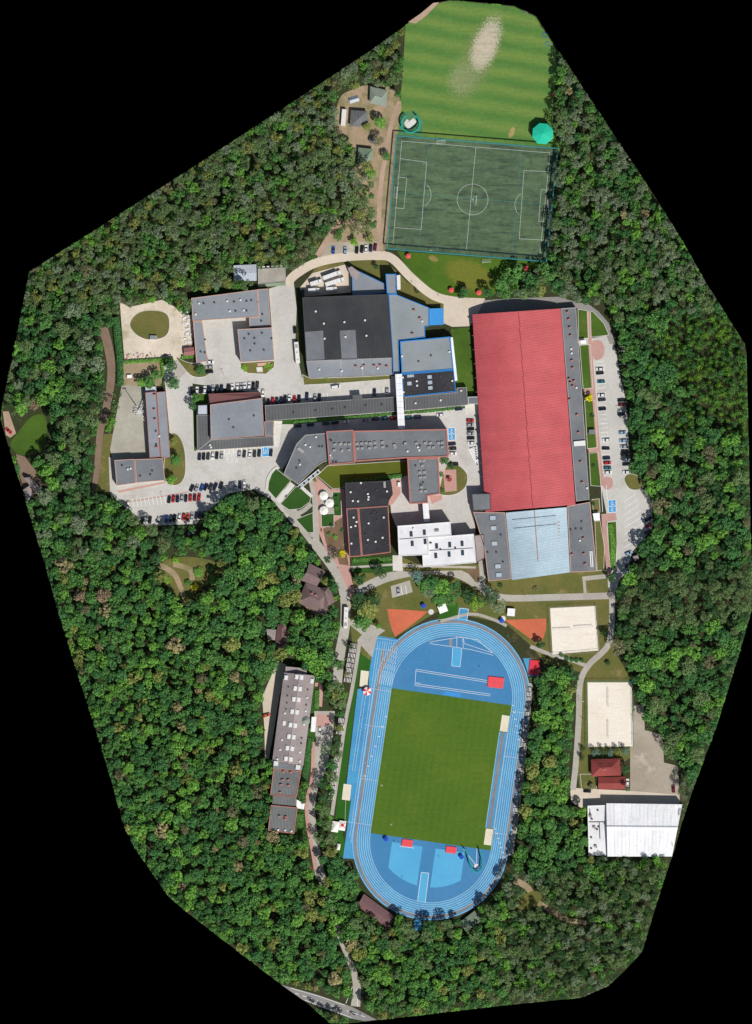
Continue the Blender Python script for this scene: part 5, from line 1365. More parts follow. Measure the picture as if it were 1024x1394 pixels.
cw = bld('curved_kerb_wall', 'broad white curved kerb wall round the half disc lawn', [(376, 637), (363, 667)], 'wall')
arc = spl([(377.5, 636), (370, 642), (364.5, 652), (362.5, 667)], 5)
for k in range(len(arc) - 1):
    a, b = np.array(arc[k]), np.array(arc[k + 1]); e = (b - a); n_ = np.array((-e[1], e[0])) / np.linalg.norm(e) * 1.4
    slabpart('kerb_block', [tuple(a + n_), tuple(a * .04 + b * .96 + n_), tuple(a * .04 + b * .96 - n_), tuple(a - n_)], 0, 0.5, 'white_concrete', cw)
h12 = bld('black_roof_block', 'brick block with black roofs and a red parapet line across', [(470, 657), (533, 654), (532, 752), (476, 757)])
block(h12, [(470, 657.5), (532.5, 654.3), (535, 672.5), (528, 684.3), (528.4, 688.2), (485.8, 691), (471.5, 692)], 7.4, 'brick', 'roof_black', 'trim_dark', 0.35, 0.3)
block(h12, [(488, 691.5), (528.7, 688.8), (532, 752), (493, 757)], 7.0, 'brick', 'roof_black', 'brick', 0.45, 0.35)
block(h12, [(471.7, 692.5), (487.4, 691.5), (492.4, 757.2), (476, 758)], 6.6, 'brick', 'roof_black', 'brick', 0.45, 0.35)
vents(h12, 7.4, 'vent', [(477.5, 670), (491.5, 657.6), (480.5, 682), (487.5, 682.5), (501, 672.5), (502, 676.5), (501.5, 680), (527, 669)]); vents(h12, 7.4, 'dark', [(513, 667), (498, 666)]); slabpart('roof_unit', [(522, 655.5), (525, 655.5), (525.5, 664), (522.5, 664)], 7.4, 8.2, 'trim_grey', h12)
vents(h12, 7.0, 'vent', [(502, 712.5), (522.5, 704.5), (501, 735), (511.5, 737.5), (521, 732)]); vents(h12, 7.0, 'dark', [(506, 701), (510.5, 697), (514, 708), (498, 728), (525, 738), (528, 741), (500, 741), (514, 699)]); vents(h12, 6.6, 'vent', [(481.5, 704.5), (485.5, 710.5), (484, 716), (478, 717.5), (478.5, 740)])
h13 = bld('white_roof_building', 'white roofed building in two stepped halves with small dark skylights', [(541, 716), (613, 710), (648, 766), (576, 772)])
block(h13, [(541.4, 716), (613.3, 710.5), (614.6, 728.5), (582.5, 731.5), (583.5, 755.2), (543, 757)], 11.5, 'wall_cream', 'roof_white', 'trim_white', 0.35, 0.25)
block(h13, [(583, 731.8), (645, 726.8), (648.5, 766), (576, 772), (575.2, 756), (583.8, 755.6)], 10.5, 'wall_cream', 'roof_white', 'trim_white', 0.35, 0.25)
h13s = [(560, 727), (578, 724.8), (561.5, 740), (579, 737.3)]; h13t = [(594.6, 743.5), (612.5, 741.6), (629.3, 740), (593.5, 756.4), (611.7, 754.5), (630, 752.6)]
for x, y in h13s: skylight(h13, x, y, 1.6, 3.0, 11.5, 0.06, 'window_glass', 0)
for x, y in h13t: skylight(h13, x, y, 1.6, 3.0, 10.5, 0.06, 'window_glass', 0)
for a, b, z in (((544, 734), (582, 731), 11.6), ((584, 749.5), (644, 746), 10.6), ((582, 733), (583, 748), 11.6)):
    p, q = P(*a), P(*b); part('roof_joint', MB().tube((p.x, p.y, z), (q.x, q.y, z), 0.18, n=6), 'trim_dark', h13)
vents(h13, 11.5, 'box', [(594, 722.5), (596, 722)]); vents(h13, 11.5, 'vent', [(587, 741), (563, 720)]); vents(h13, 10.5, 'dark', [(587, 739.5), (600, 748), (620, 746)])
block(h13, [(645.6, 729), (659, 727.5), (660, 760), (650, 765.5), (648.9, 764)], 6.0, 'wall_brown', 'roof_taupe', 'wall_brown', 0.3, 0.2, windows=False)
for nm, q, z in (('covered_bridge', [(575.8, 685.8), (583, 685.6), (585, 709.6), (577.6, 710)], 7.2),):
    b2 = bld(nm, 'short white roofed bridge between brick wing and white roofed building', q, 'bridge'); pts = ccw(W2(q))
    part('wall', MB().prism(inset(pts, 0.1), 3.6, z), 'wall_white', b2); part('roof', MB().prism(inset(pts, -0.15), z - 0.05, z + 0.18), 'roof_white_sheet', b2)
    c = P(580.5, 698); part('pier', MB().box((c.x, c.y, 0), (1.0, 1.0, 3.7)), 'wall_grey', b2)
br['category'] = 'bridge'
cb = thing('service_box', 'small white cabinet on the brick paving between the wings', 'cabinet', P(543.5, 659.5), None, 0.06)
link('body', MB().box((0, 0, 0), (1.5, 2.4, 1.6)).mesh('body', ['wall_white']), cb); link('lid', MB().box((0, 0, 1.6), (1.6, 2.5, 0.12)).mesh('lid', ['roof_white_sheet']), cb)
pv = thing('brick_fountain', 'round red brick structure on the small brick square', 'fountain', P(611.5, 652))
p = P(611.5, 652); part('basin', MB().ring([(p.x + 1.9 * math.cos(t), p.y + 1.9 * math.sin(t)) for t in np.linspace(0, 6.283, 13)[:-1]], [(p.x + 1.4 * math.cos(t), p.y + 1.4 * math.sin(t)) for t in np.linspace(0, 6.283, 13)[:-1]], 0, 0.7), 'brick', pv); part('column', MB().box((p.x, p.y, 0), (1.1, 1.1, 2.4), taper=0.8), 'brick', pv); part('cap', MB().cone((p.x, p.y), 1.1, 2.4, 3.2, 8), 'roof_tile_red', pv)

# --- red arched hall
h14 = bld('arched_hall', 'huge hall with red arched metal roof and pale blue arched end', [(643, 428), (784, 420), (812, 778), (665, 791)])
def vault(A, B, C, D, he, hr, n, mat, name, lift=0.0, seg=18):
    """curved roof sheets between edge AB (upper end) and DC (lower end)"""
    A, B, C, D = [np.array(P(*q)[:2]) for q in (A, B, C, D)]
    def pt(s_, t):
        q = (A * (1 - t) + B * t) * (1 - s_) + (D * (1 - t) + C * t) * s_
        return (q[0], q[1], he + (hr - he) * math.sin(math.pi * t) ** 0.8)
    for k in range(n):
        vs_ = []
        for s_, dz in ((k / n, 0.0), ((k + 1.02) / n, 0.06)):
            vs_ += [(*pt(s_, t / seg)[:2], pt(s_, t / seg)[2] + dz) for t in range(seg + 1)]
        m = seg + 1
        vs_ += [(v[0], v[1], v[2] - 0.12) for v in vs_]
        fs = [(i, m + i, m + i + 1, i + 1) for i in range(seg)] + [(2 * m + i + 1, 3 * m + i + 1, 3 * m + i, 2 * m + i) for i in range(seg)] + [(m + i, 3 * m + i, 3 * m + i + 1, m + i + 1) for i in range(seg)] + [(i + 1, 2 * m + i + 1, 2 * m + i, i) for i in range(seg)]
        o = part(name, MB().add(vs_, fs), mat, h14)
        for p_ in o.data.polygons: p_.use_smooth = True
        try: o.data.set_sharp_from_angle(angle=0.7)
        except Exception: pass
    for s_ in (0.004, 0.996):
        base = [pt(s_, t / seg) for t in range(seg + 1)]
        vs_ = [(b_[0], b_[1], 0) for b_ in base] + [(b_[0], b_[1], b_[2] - 0.1) for b_ in base]; m = seg + 1
        part('end_wall', MB().add(vs_, [(i, i + 1, m + i + 1, m + i) for i in range(seg)]), 'wall_cream', h14)
    for t in (0.002, 0.998):
        a, b = pt(0, t), pt(1, t); part('side_wall', MB().add([(a[0], a[1], 0), (b[0], b[1], 0), (b[0], b[1], he - .05), (a[0], a[1], he - .05)], [(0, 1, 2, 3)]), 'wall_brown', h14)
    return pt
pt = vault((643, 428), (763.3, 420), (783.5, 687), (661, 697), 5.5, 11.5, 30, 'roof_red', 'roof_panel')
for t in (0.52,):
    for k in range(12):
        a, b = pt(k / 12, t), pt((k + 0.96) / 12, t + 0.01); part('ridge_vent', MB().tube((a[0], a[1], a[2] + 0.1), (b[0], b[1], b[2] + 0.1), 0.2, n=6), 'roof_tile_red', h14)
for k in range(14):
    a = pt((k + 0.5) / 14, 0.006); part('wall_buttress', MB().box((a[0] - 0.7, a[1], 0), (1.2, 0.5, 5.0)), 'wall_brown', h14)
pt2 = vault((688.6, 698), (771.5, 690.5), (776, 779), (697, 789.5), 5.0, 8.5, 10, 'roof_lightblue', 'pale_roof_panel')
a, b = pt2(0.0, 0.47), pt2(0.78, 0.47); part('ridge_strip', MB().tube((a[0], a[1], a[2] + 0.05), (b[0], b[1], b[2] + 0.1), 0.22, n=6), 'brick', h14, 'rusty red strip along the pale roof ridge')
for s0 in (0.11, 0.24):
    for k in range(9):
        a, b = pt2(s0, 0.1 + 0.08 * k), pt2(s0, 0.1 + 0.08 * (k + 0.95)); part('roof_slot', MB().tube((a[0], a[1], a[2] + .1), (b[0], b[1], b[2] + .1), 0.16, n=5), 'window_glass', h14)
for k in range(7):
    a = pt2(0.22 + 0.05 * k, 0.84); part('rust_patch', MB().box((a[0] - 1, a[1], a[2] - 0.12), (4.5 - 0.3 * k, 0.35, 0.3), 0.06), 'brick_pale', h14)
CLEAR.append([(643, 428), (764, 420), (785, 690), (777, 779), (697, 790), (661, 697)])
block(h14, [(764, 420), (784, 418.5), (802.5, 680), (784.5, 682.5)], 5.2, 'wall_cream', 'roof_mid', 'trim_grey', 0.35, 0.2)
block(h14, [(772.5, 689), (803.2, 683.5), (812.5, 777.5), (777, 779)], 5.6, 'wall_cream', 'roof_mid', 'brick_pale', 0.35, 0.2)
block(h14, [(644.6, 697), (687.5, 697.8), (696.3, 788), (665, 791), (659.6, 746)], 5.8, 'wall_cream', 'roof_mid', 'brick_pale', 0.3, 0.2)
block(h14, [(642.4, 672.5), (667.5, 672), (668, 694), (644.6, 695.5)], 7.5, 'wall_cream', 'roof_mid', 'trim_dark', 0.3, 0.2)
for x, y in ((671, 705), (672, 719), (673.3, 740), (678, 771), (679.3, 782.7)): skylight(h14, x, y, 3.6, 2.6, 5.8, 0.06, bars=3)
vents(h14, 5.2, 'chimney', [(773, 425), (774.5, 435), (776, 446), (777, 457), (779, 491), (780, 501), (775, 516), (777, 521), (782, 519), (780, 526), (776, 544), (786, 565), (788, 589), (791, 629), (793, 657)], 0.3)
vents(h14, 5.2, 'vent', [(778, 475), (778.5, 481), (799.5, 664.5), (785, 528)]); vents(h14, 5.6, 'vent', [(789.5, 736)]); vents(h14, 5.6, 'dark', [(777, 721), (784, 720), (791.5, 720), (792, 710)]); vents(h14, 5.6, 'chimney', [(794.5, 733), (795.5, 754), (779, 755), (797, 768)], 0.3); vents(h14, 5.8, 'dark', [(682, 728), (664, 752), (676, 752), (685, 765)])
slabpart('roof_unit', [(781, 601), (797, 599.5), (797.3, 606.5), (781.5, 607.5)], 5.2, 6.4, 'trim_white', h14)
for x in (802.5, 805): slabpart('long_duct', [(x, 750), (x + 1.5, 750), (x + 3, 772), (x + 1.5, 772)], 5.6, 6.2, 'trim_white', h14)
slabpart('entrance_canopy', [(807, 699), (816.5, 698), (817, 708.5), (809, 709)], 3.0, 3.3, 'roof_white_sheet', h14); slabpart('entrance_canopy', [(790.5, 463.5), (798, 463), (798, 468), (791, 468)], 3.0, 3.3, 'roof_white_sheet', h14)
kb = thing('ticket_kiosk', 'small dark flat roofed kiosk on the lawn strip by the red hall', 'kiosk', P(806, 588), None, 0.05)
link('body', MB().box((0, 0, 0), (3.2, 2.4, 2.3)).mesh('body', ['wall_grey']), kb); link('roof', MB().box((0, 0, 2.3), (3.5, 2.7, 0.15)).mesh('roof', ['roof_mid']), kb); link('door', MB().box((1.63, 0, 0), (0.06, 0.9, 2.0)).mesh('door', ['trim_white']), kb)
kb2 = thing('guard_hut', 'small brown roofed hut at the wood edge of the east car park', 'hut', P(866, 759.5), None, 0.3)
link('body', MB().box((0, 0, 0), (2.6, 2.6, 2.3)).mesh('body', ['wall_brown']), kb2); link('roof', MB().box((0, 0, 2.3), (3.3, 3.3, 0.5), taper=0.75).mesh('roof', ['roof_taupe']), kb2); link('door', MB().box((-1.32, 0, 0), (0.06, 0.8, 1.95)).mesh('door', ['wood']), kb2)

# --- dormitory
h15 = bld('dormitory', 'long narrow dormitory with taupe roof, roof hatches and slate roofed end blocks', [(388, 914), (428, 920), (400, 1135), (365, 1131)])
facade(h15, W2([(387, 916), (428.6, 920), (412.7, 1042), (371, 1036.5)]), 10.3)
gable(h15, [(387, 916), (428.6, 920), (412.7, 1042), (371, 1036.5)], 9.6, 12.8, 'roof_taupe', 'wall_cream', 0.0, 0.15)
block(h15, [(389.4, 907.5), (418, 910.4), (417.2, 918), (388.6, 915.2)], 8.5, 'wall_cream', 'roof_taupe', 'trim_grey', 0.25, 0.15)
block(h15, [(371.2, 1037.5), (412, 1042.8), (410.5, 1049), (372.4, 1046.2)], 10.0, 'wall_cream', 'roof_mid', None)
block(h15, [(372.4, 1047), (410, 1050), (404, 1085), (368, 1082)], 9.6, 'brick', 'roof_slate', 'brick', 0.4, 0.35)
block(h15, [(371.7, 1083), (403.6, 1085.8), (402.3, 1098), (371, 1095)], 8.6, 'wall_cream', 'roof_slate', None)
block(h15, [(369, 1096), (405, 1099.5), (400.6, 1135), (365, 1130.6)], 9.6, 'brick', 'roof_slate', 'brick', 0.4, 0.35)
def dm(u, v): a = np.array((387, 916)) * (1 - u) + np.array((428.6, 920)) * u; b = np.array((371, 1036.5)) * (1 - u) + np.array((412.7, 1042)) * u; return tuple(a * (1 - v) + b * v)
vents(h15, 12.0, 'hatch', [dm(u, v) for v in (0.03, 0.16, 0.28, 0.42, 0.57, 0.7, 0.83, 0.95) for u in (0.42, 0.58)], -0.13)
vents(h15, 10.4, 'hatch', [dm(0.08, 0.05), dm(0.22, 0.56), dm(0.93, 0.06)], -0.13)
vents(h15, 10.5, 'vent', [dm(u, v) for u, v in ((0.2, 0.45), (0.85, 0.25), (0.86, 0.4), (0.22, 0.75), (0.2, 0.86), (0.15, 0.97), (0.85, 0.86), (0.88, 0.96), (0.86, 0.55))]); vents(h15, 10.5, 'dark', [dm(u, v) for u, v in ((0.2, 0.15), (0.2, 0.25), (0.22, 0.33), (0.22, 0.4), (0.83, 0.16), (0.85, 0.33), (0.86, 0.48), (0.84, 0.7), (0.85, 0.76))])
vents(h15, 9.6, 'chimney', [(385, 1062), (393, 1062), (383, 1068.5), (393, 1069.5), (382, 1079), (386, 1051), (396, 1051.5), (381, 1111.5), (389.5, 1112.5), (389, 1115.5)]); vents(h15, 9.6, 'vent', [(379, 1130), (388.5, 1130.5), (397, 1132)])
slabpart('stair_head', [(373, 1036), (379, 1036.6), (378.6, 1042.6), (372.6, 1042)], 10.0, 11.4, 'wall_white', h15); slabpart('stair_head', [(403, 1041.2), (409.5, 1042), (408.8, 1048), (402.4, 1047.4)], 10.0, 11.4, 'wall_white', h15)
p = P(415.5, 981); part('dome', MB().cone((p.x, p.y), 3.0, 10.4, 13.0, 8, 0, 0.39), 'roof_sage', h15, 'pale green pyramid dome over the entrance'); part('dome_drum', MB().prism([(p.x + 2.8 * math.cos(t), p.y + 2.8 * math.sin(t)) for t in np.linspace(0.39, 6.67, 9)[:-1]], 9.9, 10.45), 'wall_white', h15)
slabpart('entrance_canopy', [(424.5, 976), (431, 976), (429, 996.5), (423, 996)], 3.2, 3.5, 'roof_white_sheet', h15); slabpart('entrance_canopy', [(404, 1088.5), (415, 1094), (414, 1102), (403.5, 1100)], 3.0, 3.3, 'roof_white_sheet', h15)
# --- villa and other houses
h16 = bld('villa', 'brown hip roofed villa in two wings beside the park road', [(421, 768), (453, 817), (439, 838), (407, 818)], 'house')
gable(h16, [(417, 795), (449, 806), (440, 838), (407, 819)], 5.0, 8.6, 'roof_tile_brown', 'wall_cream', 0.32, 0.6, True)
gable(h16, [(436, 802), (447, 800), (455, 818), (440, 836)], 5.0, 7.8, 'roof_tile_brown', 'wall_cream', 0.2, 0.5)
gable(h16, [(421.5, 768), (441.5, 778), (431, 797), (409, 788.5)], 4.6, 7.6, 'roof_tile_brown', 'wall_cream', 0.15, 0.5, True)
vents(h16, 7.4, 'chimney', [(425, 808), (430, 810.5)]); vents(h16, 7.0, 'dark', [(422, 805), (428, 814)])
slabpart('terrace', [(415.5, 826), (419, 823.5), (436, 837.5), (433, 840)], 0, 1.0, 'ochre', h16)
h17 = bld('barrel_cabin', 'small cabin with mauve rounded roof under the trees', [(378, 850), (390, 852), (390, 880), (376, 880)], 'cabin')
gable(h17, [(379, 851), (389, 850), (389.5, 880), (375.5, 879)], 3.0, 4.6, 'roof_mauve', 'wall_brown', 0.2, 0.4); block(h17, [(363, 856), (376.5, 857), (374.8, 872), (364, 870)], 3.0, 'wall_brown', 'roof_taupe', None, windows=False)
h18 = bld('stadium_shed', 'long shed with brown roof outside the lower track bend', [(495, 1218), (536, 1248), (531, 1268), (486, 1234)], 'shed')
gable(h18, [(496, 1218.5), (535, 1247), (530, 1264), (488, 1233)], 3.2, 4.6, 'roof_mauve', 'wall_cream', 0.0, 0.5, True)
h19 = bld('green_roof_shed', 'small shed with pale green mossy roof beside the track bend', [(647, 1240), (656, 1252), (634, 1269), (627, 1256)], 'shed')
gable(h19, [(646, 1241), (655, 1252), (635, 1267.5), (627, 1256)], 2.8, 4.2, 'roof_pale_green', 'wall_brown', 0.0, 0.4)
h20 = bld('red_roof_house', 'red hip roofed house with skylights behind blue green firs', [(805, 1034), (844, 1033), (845, 1055), (806, 1056)], 'house')
ro = gable(h20, [(806, 1035), (843, 1033.5), (844.5, 1054.5), (806.5, 1056)], 4.6, 8.2, 'roof_tile_red', 'wall_cream', 0.3, 0.5, True)
for x in (818, 831): skylight(h20, x, 1041.5, 1.5, 1.6, 6.35, 0, 'window_glass', 0)
vents(h20, 7.0, 'chimney', [(823.5, 1047.5)])
h21 = bld('red_roof_annex', 'low annex with gently pitched red roof beside the red hip roofed house', [(815, 1057), (851, 1057), (851, 1074), (815, 1074)], 'house')
gable(h21, [(815.5, 1059), (850.5, 1058), (851, 1073.5), (815.5, 1073.5)], 3.2, 5.0, 'roof_tile_red', 'wall_cream', 0.0, 0.4, True)
h22 = bld('white_hall', 'large white metal roofed hall beside the gravel lot', [(800, 1096), (926, 1094), (912, 1166), (801, 1166)])
gable_q = [(825.5, 1093.5), (929, 1095), (915, 1166), (827, 1166)]
q = [P(*p) for p in gable_q]
part('wall', MB().prism(ccw([p[:2] for p in q]), 0, 8.2), 'wall_white', h22); CLEAR.append(gable_q)
N = 9
for k in range(N):
    for side in (0, 1):
        t0, t1 = k / N, (k + 0.985) / N
        def e(t, v):
            a = q[0].lerp(q[1], t); b = q[3].lerp(q[2], t); return a.lerp(b, v)
        v0_, v1_, z0_, z1_ = (0, 0.45, 8.2, 9.8) if side == 0 else (0.45, 1.0, 9.8, 8.2)
        c4 = [e(t0, v0_), e(t1, v0_), e(t1, v1_), e(t0, v1_)]; z4 = (z0_, z0_, z1_, z1_)
        part('roof_panel', MB().add([(c.x, c.y, z + 0.12) for c, z in zip(c4, z4)] + [(c.x, c.y, z) for c, z in zip(c4, z4)], [(3, 2, 1, 0), (4, 5, 6, 7), (0, 1, 5, 4), (1, 2, 6, 5), (2, 3, 7, 6), (3, 0, 4, 7)]), 'roof_white_sheet', h22)
a, b = q[0].lerp(q[3], 0.45), q[1].lerp(q[2], 0.45); part('ridge_skylight', MB().tube((a.x, a.y, 9.9), (b.x, b.y, 9.9), 0.9, n=8), 'roof_white_sheet', h22)
block(h22, [(800, 1097), (825.2, 1096), (826.5, 1164), (801.5, 1164.5)], 6.4, 'wall_white', 'roof_white', 'trim_white', 0.3, 0.3)
vents(h22, 6.4, 'dark', [(814, 1103), (803.5, 1108), (806, 1115), (810, 1127), (813, 1129), (815, 1125.5), (810, 1151), (812, 1153), (805, 1140), (805, 1155)]); vents(h22, 6.4, 'box', [(809, 1126), (804, 1111), (811, 1152)])
for a, b in (((802, 1119), (824, 1119)), ((816, 1119), (817, 1142)), ((803, 1101), (804, 1114))): pa, pb = P(*a), P(*b); part('roof_duct', MB().tube((pa.x, pa.y, 6.7), (pb.x, pb.y, 6.7), 0.2, n=6), 'trim_dark', h22)
# --- cabins in the north
cabs = [('cabin', 'cabin with sage grey hip roof beside the mown field', [(505, 119), (526.5, 124), (525, 144), (504.5, 139)], 3.0, 5.6, 'roof_sage', 0.3), ('cabin', 'cabin with square grey slate roof beside the sandy yard', [(479, 151), (499, 152.5), (500, 171), (477.5, 171)], 3.0, 5.4, 'roof_slate', 0.5), ('cabin', 'cabin with dark green roof half under the pines', [(489, 202), (507, 204), (506, 216), (488, 226)], 3.0, 5.2, 'roof_pale_green', 0.35)]
for nm, lb, qd, he, hr, mt, hp_ in cabs:
    c_ = bld(nm, lb, qd, 'cabin', None); gable(c_, qd, he, hr, mt, 'wall_brown', hp_, 0.5)
c_ = thing('site_container', 'narrow cream container by the pine wood cabins', 'container', P(468, 160), None, -0.08)
link('body', MB().box((0, 0, 0), (2.5, 9.5, 2.5)).mesh('body', ['wall_cream']), c_); link('roof_sheet', MB().box((0, 0, 2.5), (2.6, 9.7, 0.1)).mesh('roof_sheet', ['wall_white']), c_); link('door', MB().box((1.27, 1.5, 0.1), (0.06, 0.9, 2.0)).mesh('door', ['wood']), c_)
c_ = thing('pale_tent', 'small pale turquoise tent among the northern pines', 'tent', P(482, 135, 0), None, 0.3)
for sg_ in (-1, 1): link('side', MB().add([(-2.8, 0, 2.0), (2.8, 0, 2.0), (2.8, sg_ * 1.9, 0), (-2.8, sg_ * 1.9, 0), (-2.8, 0, 1.95), (2.8, 0, 1.95)], [(0, 1, 2, 3) if sg_ < 0 else (3, 2, 1, 0)]).mesh('side', ['roof_blue_white']), c_)
link('ridge_pole', MB().tube((-2.9, 0, 2.0), (2.9, 0, 2.0), 0.06).mesh('ridge_pole', ['net_teal']), c_)
c_ = thing('garden_gazebo', 'tiny round roofed gazebo beside the sandy track', 'gazebo', P(507, 191))
p = P(507, 191); part('roof', MB().cone((p.x, p.y), 2.0, 2.3, 3.4, 8), 'roof_slate', c_)
for k in range(6): part('post', MB().tube((p.x + 1.6 * math.cos(k), p.y + 1.6 * math.sin(k), 0), (p.x + 1.6 * math.cos(k), p.y + 1.6 * math.sin(k), 2.35), .07), 'wood', c_)
for lb, qd, hh in (('weathered brown gabled barn behind the western meadow', [(34, 651), (40, 650), (56, 664), (50, 671)], 3.4), ('flat brown shed next to the weathered gabled barn', [(32.5, 667), (40, 662), (45, 674), (38, 681)], 2.8)):
    c_ = bld('barn', lb, qd, 'barn'); gable(c_, qd, hh, hh + 1.6, 'roof_taupe', 'wall_brown', 0, 0.3)
# ================================================================ vehicles
SH = {'w': 'white', 'k': 'black', 'g': 'dark grey', 's': 'silver', 'n': 'dark blue', 'b': 'blue', 'r': 'red', 'd': 'dark red', 't': 'teal', 'o': 'orange', 'l': 'light blue'}
def row(desc, group, items, ang):
    for x, y, c in items:
        nm = SH[c]
        car(x, y, ang + random.uniform(-2.5, 2.5) + (180 if random.random() < 0.45 else 0), nm, nm + ' car parked ' + desc, group)
xs = [261.5, 268.4, 273.3, 279, 284.5, 290, 296, 301.7, 311, 316.3, 323.4, 328.3, 333.2, 339.3, 345, 350.6]
row('in the row along the red roof strip of the gym', 'cars along the gym lean-to', [(x, 532 - (x - 261) * 0.085, c) for x, c in zip(xs, 'gwkwnsgnkwwswwkg')], 86)
row('against the arcade near the gym corner', 'cars along the arcade front', [(358, 535, 'w'), (359.5, 546.5, 'g'), (365.3, 547.5, 'k'), (371.3, 546, 'r'), (377, 546, 'g'), (383, 545, 'n'), (388.3, 543, 'k'), (394, 542.5, 'w'), (401, 543.5, 'r'), (407.2, 543, 'k'), (418, 539.5, 'n'), (429, 541.5, 's'), (435, 541, 'k')], 84)
xs = [271.8, 277.6, 283.6, 289.8, 295.4, 302, 326, 332.8, 340.3, 346.8, 353.2, 369.2]
row('in the row below the ribbed gym arcade', 'cars below the gym arcade', [(x, 621.5 - (x - 271) * 0.055, c) for x, c in zip(xs, 'nkgwkssgwgnn')], 84)
row('at the end of the workshop wing', 'cars at the workshop wing', [(286.5, 493, 'w'), (285, 499.8, 's'), (285.5, 506.2, 'k')], 4)
row('beside the black roofed hall wall', 'cars at the black roofed hall', [(401.5, 449, 'k'), (412.5, 399, 'g'), (421, 507.5, 'w')], 92)
row('between the white arcade bay lines', 'cars in the arcade bays', [(510, 534, 'n'), (527, 533, 's')], 86)
row('along the planted strip of the arcade', 'cars on the shaded lane', [(405.5, 580, 'k'), (422.6, 578.5, 'n'), (444, 576.5, 'g'), (456, 575.5, 'k'), (470.7, 574, 'w'), (497, 571.6, 's'), (511, 570.4, 'g'), (523.4, 569.6, 't'), (535.6, 569.5, 'r'), (557, 568.6, 't'), (569, 567.8, 'n'), (599.4, 565, 'w')], 4)
row('on the court by the small roofed link', 'cars in the brick court', [(624.8, 556.8, 'n')], 5)
row('next to the blue bays of the brick wing', 'cars in the brick court', [(615.7, 604.5, 'n'), (616.4, 610.8, 'g'), (616.9, 617.4, 'w'), (619, 632, 'k')], 3)
row('in the row beside the red arched hall wall', 'cars along the red hall wall', [(640.3, 572.5, 'r'), (640.5, 578.3, 's'), (640.7, 584.3, 'k'), (641, 590.3, 's'), (641.2, 596.5, 'k'), (641.6, 603.2, 'w')], 2)
row('along the brick path of the east car park', 'cars along the brick path', [(816.5, 502.5, 'w'), (817, 508, 'k'), (818.5, 519.5, 't'), (819, 538, 'w'), (819.8, 544.3, 'g'), (820, 556.7, 'k'), (825.5, 599, 'w'), (825, 610.5, 'k'), (825.6, 623.7, 'n'), (827, 630.2, 'r'), (827.3, 637, 't'), (828.3, 643, 'w')], 2)
row('under the wood edge of the east car park', 'cars under the eastern wood edge', [(846, 545, 'k'), (847, 551, 'd'), (846, 564, 'n'), (848, 589, 'l'), (848.5, 600, 'l'), (849.5, 608, 's'), (851, 614.6, 'k'), (851, 619.8, 'g'), (853, 626, 'w'), (852.5, 632, 'k'), (853, 642.8, 'w')], 2)
row('slanted in the angled bays of the east car park', 'cars in the angled bays', [(882.5, 707, 'n'), (883, 715.7, 'r'), (882, 724, 'g'), (856, 753, 'l'), (854.5, 762.7, 'w'), (856, 769.5, 'k')], 26)
car(852, 778, 26, 'white', 'white van parked in the angled bays next to the brown hut', None, 'van')
car(457.6, 526.5, 10, 'white', 'white van parked by the grey hall roof edge', None, 'van')
row('in the middle row of the striped car park', 'cars in the middle row', [(230.5, 680, 'k'), (236.3, 679.3, 'r'), (241.9, 679, 'n'), (247.7, 678.5, 's'), (253.3, 678.5, 'k'), (259.4, 677.8, 'r'), (265.3, 677, 'd'), (271.3, 676.5, 'r')], 84)
row('slanted along the upper edge of the striped car park', 'cars on the upper edge', [(261.5, 664.5, 'k'), (268, 664.5, 's'), (275, 664, 'b'), (280.5, 663, 'k'), (287, 662.5, 'g'), (293.5, 662, 'n'), (301, 661, 'k')], 68)
row('beside the trees near the half disc lawn', 'cars beside the park trees', [(320.6, 660.5, 'w'), (327, 659.5, 'n'), (332.5, 659, 'w')], 86)
row('along the wood at the bottom of the striped car park', 'cars along the lower wood edge', [(194, 709, 'k'), (204.5, 708, 'k'), (216, 708.5, 'w'), (227.4, 706.5, 'b'), (233, 706, 'g'), (238, 705.5, 'k'), (244.5, 704.5, 'w'), (250.3, 703.8, 'r'), (256, 703.5, 'o'), (261.7, 702.5, 's'), (267.5, 702, 'k'), (272.5, 701.5, 'n'), (278, 700.5, 'k')], 80)
row('alone in the first bay of the striped car park', 'cars in the middle row', [(174.6, 687, 'w')], 82)
row('on the gravel strip by the sand road', 'cars on the gravel strip', [(454, 340.5, 'b'), (470, 341, 'l'), (486, 340.2, 'k'), (493, 339.4, 'k'), (498.5, 338.6, 'w'), (505, 338, 'n'), (511, 336.8, 'd')], 86)
row('in the small three bay lot', 'cars by the service road', [(542.5, 805, 's')], 96)
row('in front of the dormitory canopy', 'cars at the dormitory', [(435.8, 994.5, 'w')], 92)
row('beside the red roofed annex', 'cars at the red roofed houses', [(854.5, 1065.2, 'w')], 90)
row('in front of the red roofed annex', 'cars at the red roofed houses', [(799.5, 1077, 'k')], 178)
row('under the trees at the gravel lot corner', 'cars at the red roofed houses', [(917, 1074, 'd')], 95)
row('on the sandy patch of the western meadow', 'cars in the western meadow', [(12, 586.5, 'r')], -40)
row('in the clearing below the striped car park', 'cars along the lower wood edge', [(261, 725.5, 's')], 10)
row('on the pale yard behind the dormitory', 'cars at the dormitory', [(363, 973.5, 'o')], 20)
bus(471, 841, -92, 'long cream bus standing on the park road')
bus(404.5, 480, 95, 'long cream bus parked beside the black roofed hall')
truck(452, 374.5, 20, 11.0, 'longest white box lorry nearest the sand road'); truck(456, 383.5, 18, 11.5, 'white box lorry parked tight beside the longest one'); truck(430.5, 384.5, 18, 7.0, 'short white lorry standing apart at an angle'); truck(427.5, 395, 4, 6.6, 'white lorry parked flush along the black roof shadow'); truck(451.5, 393.5, 4, 6.4, 'white lorry in line behind the flush parked one')

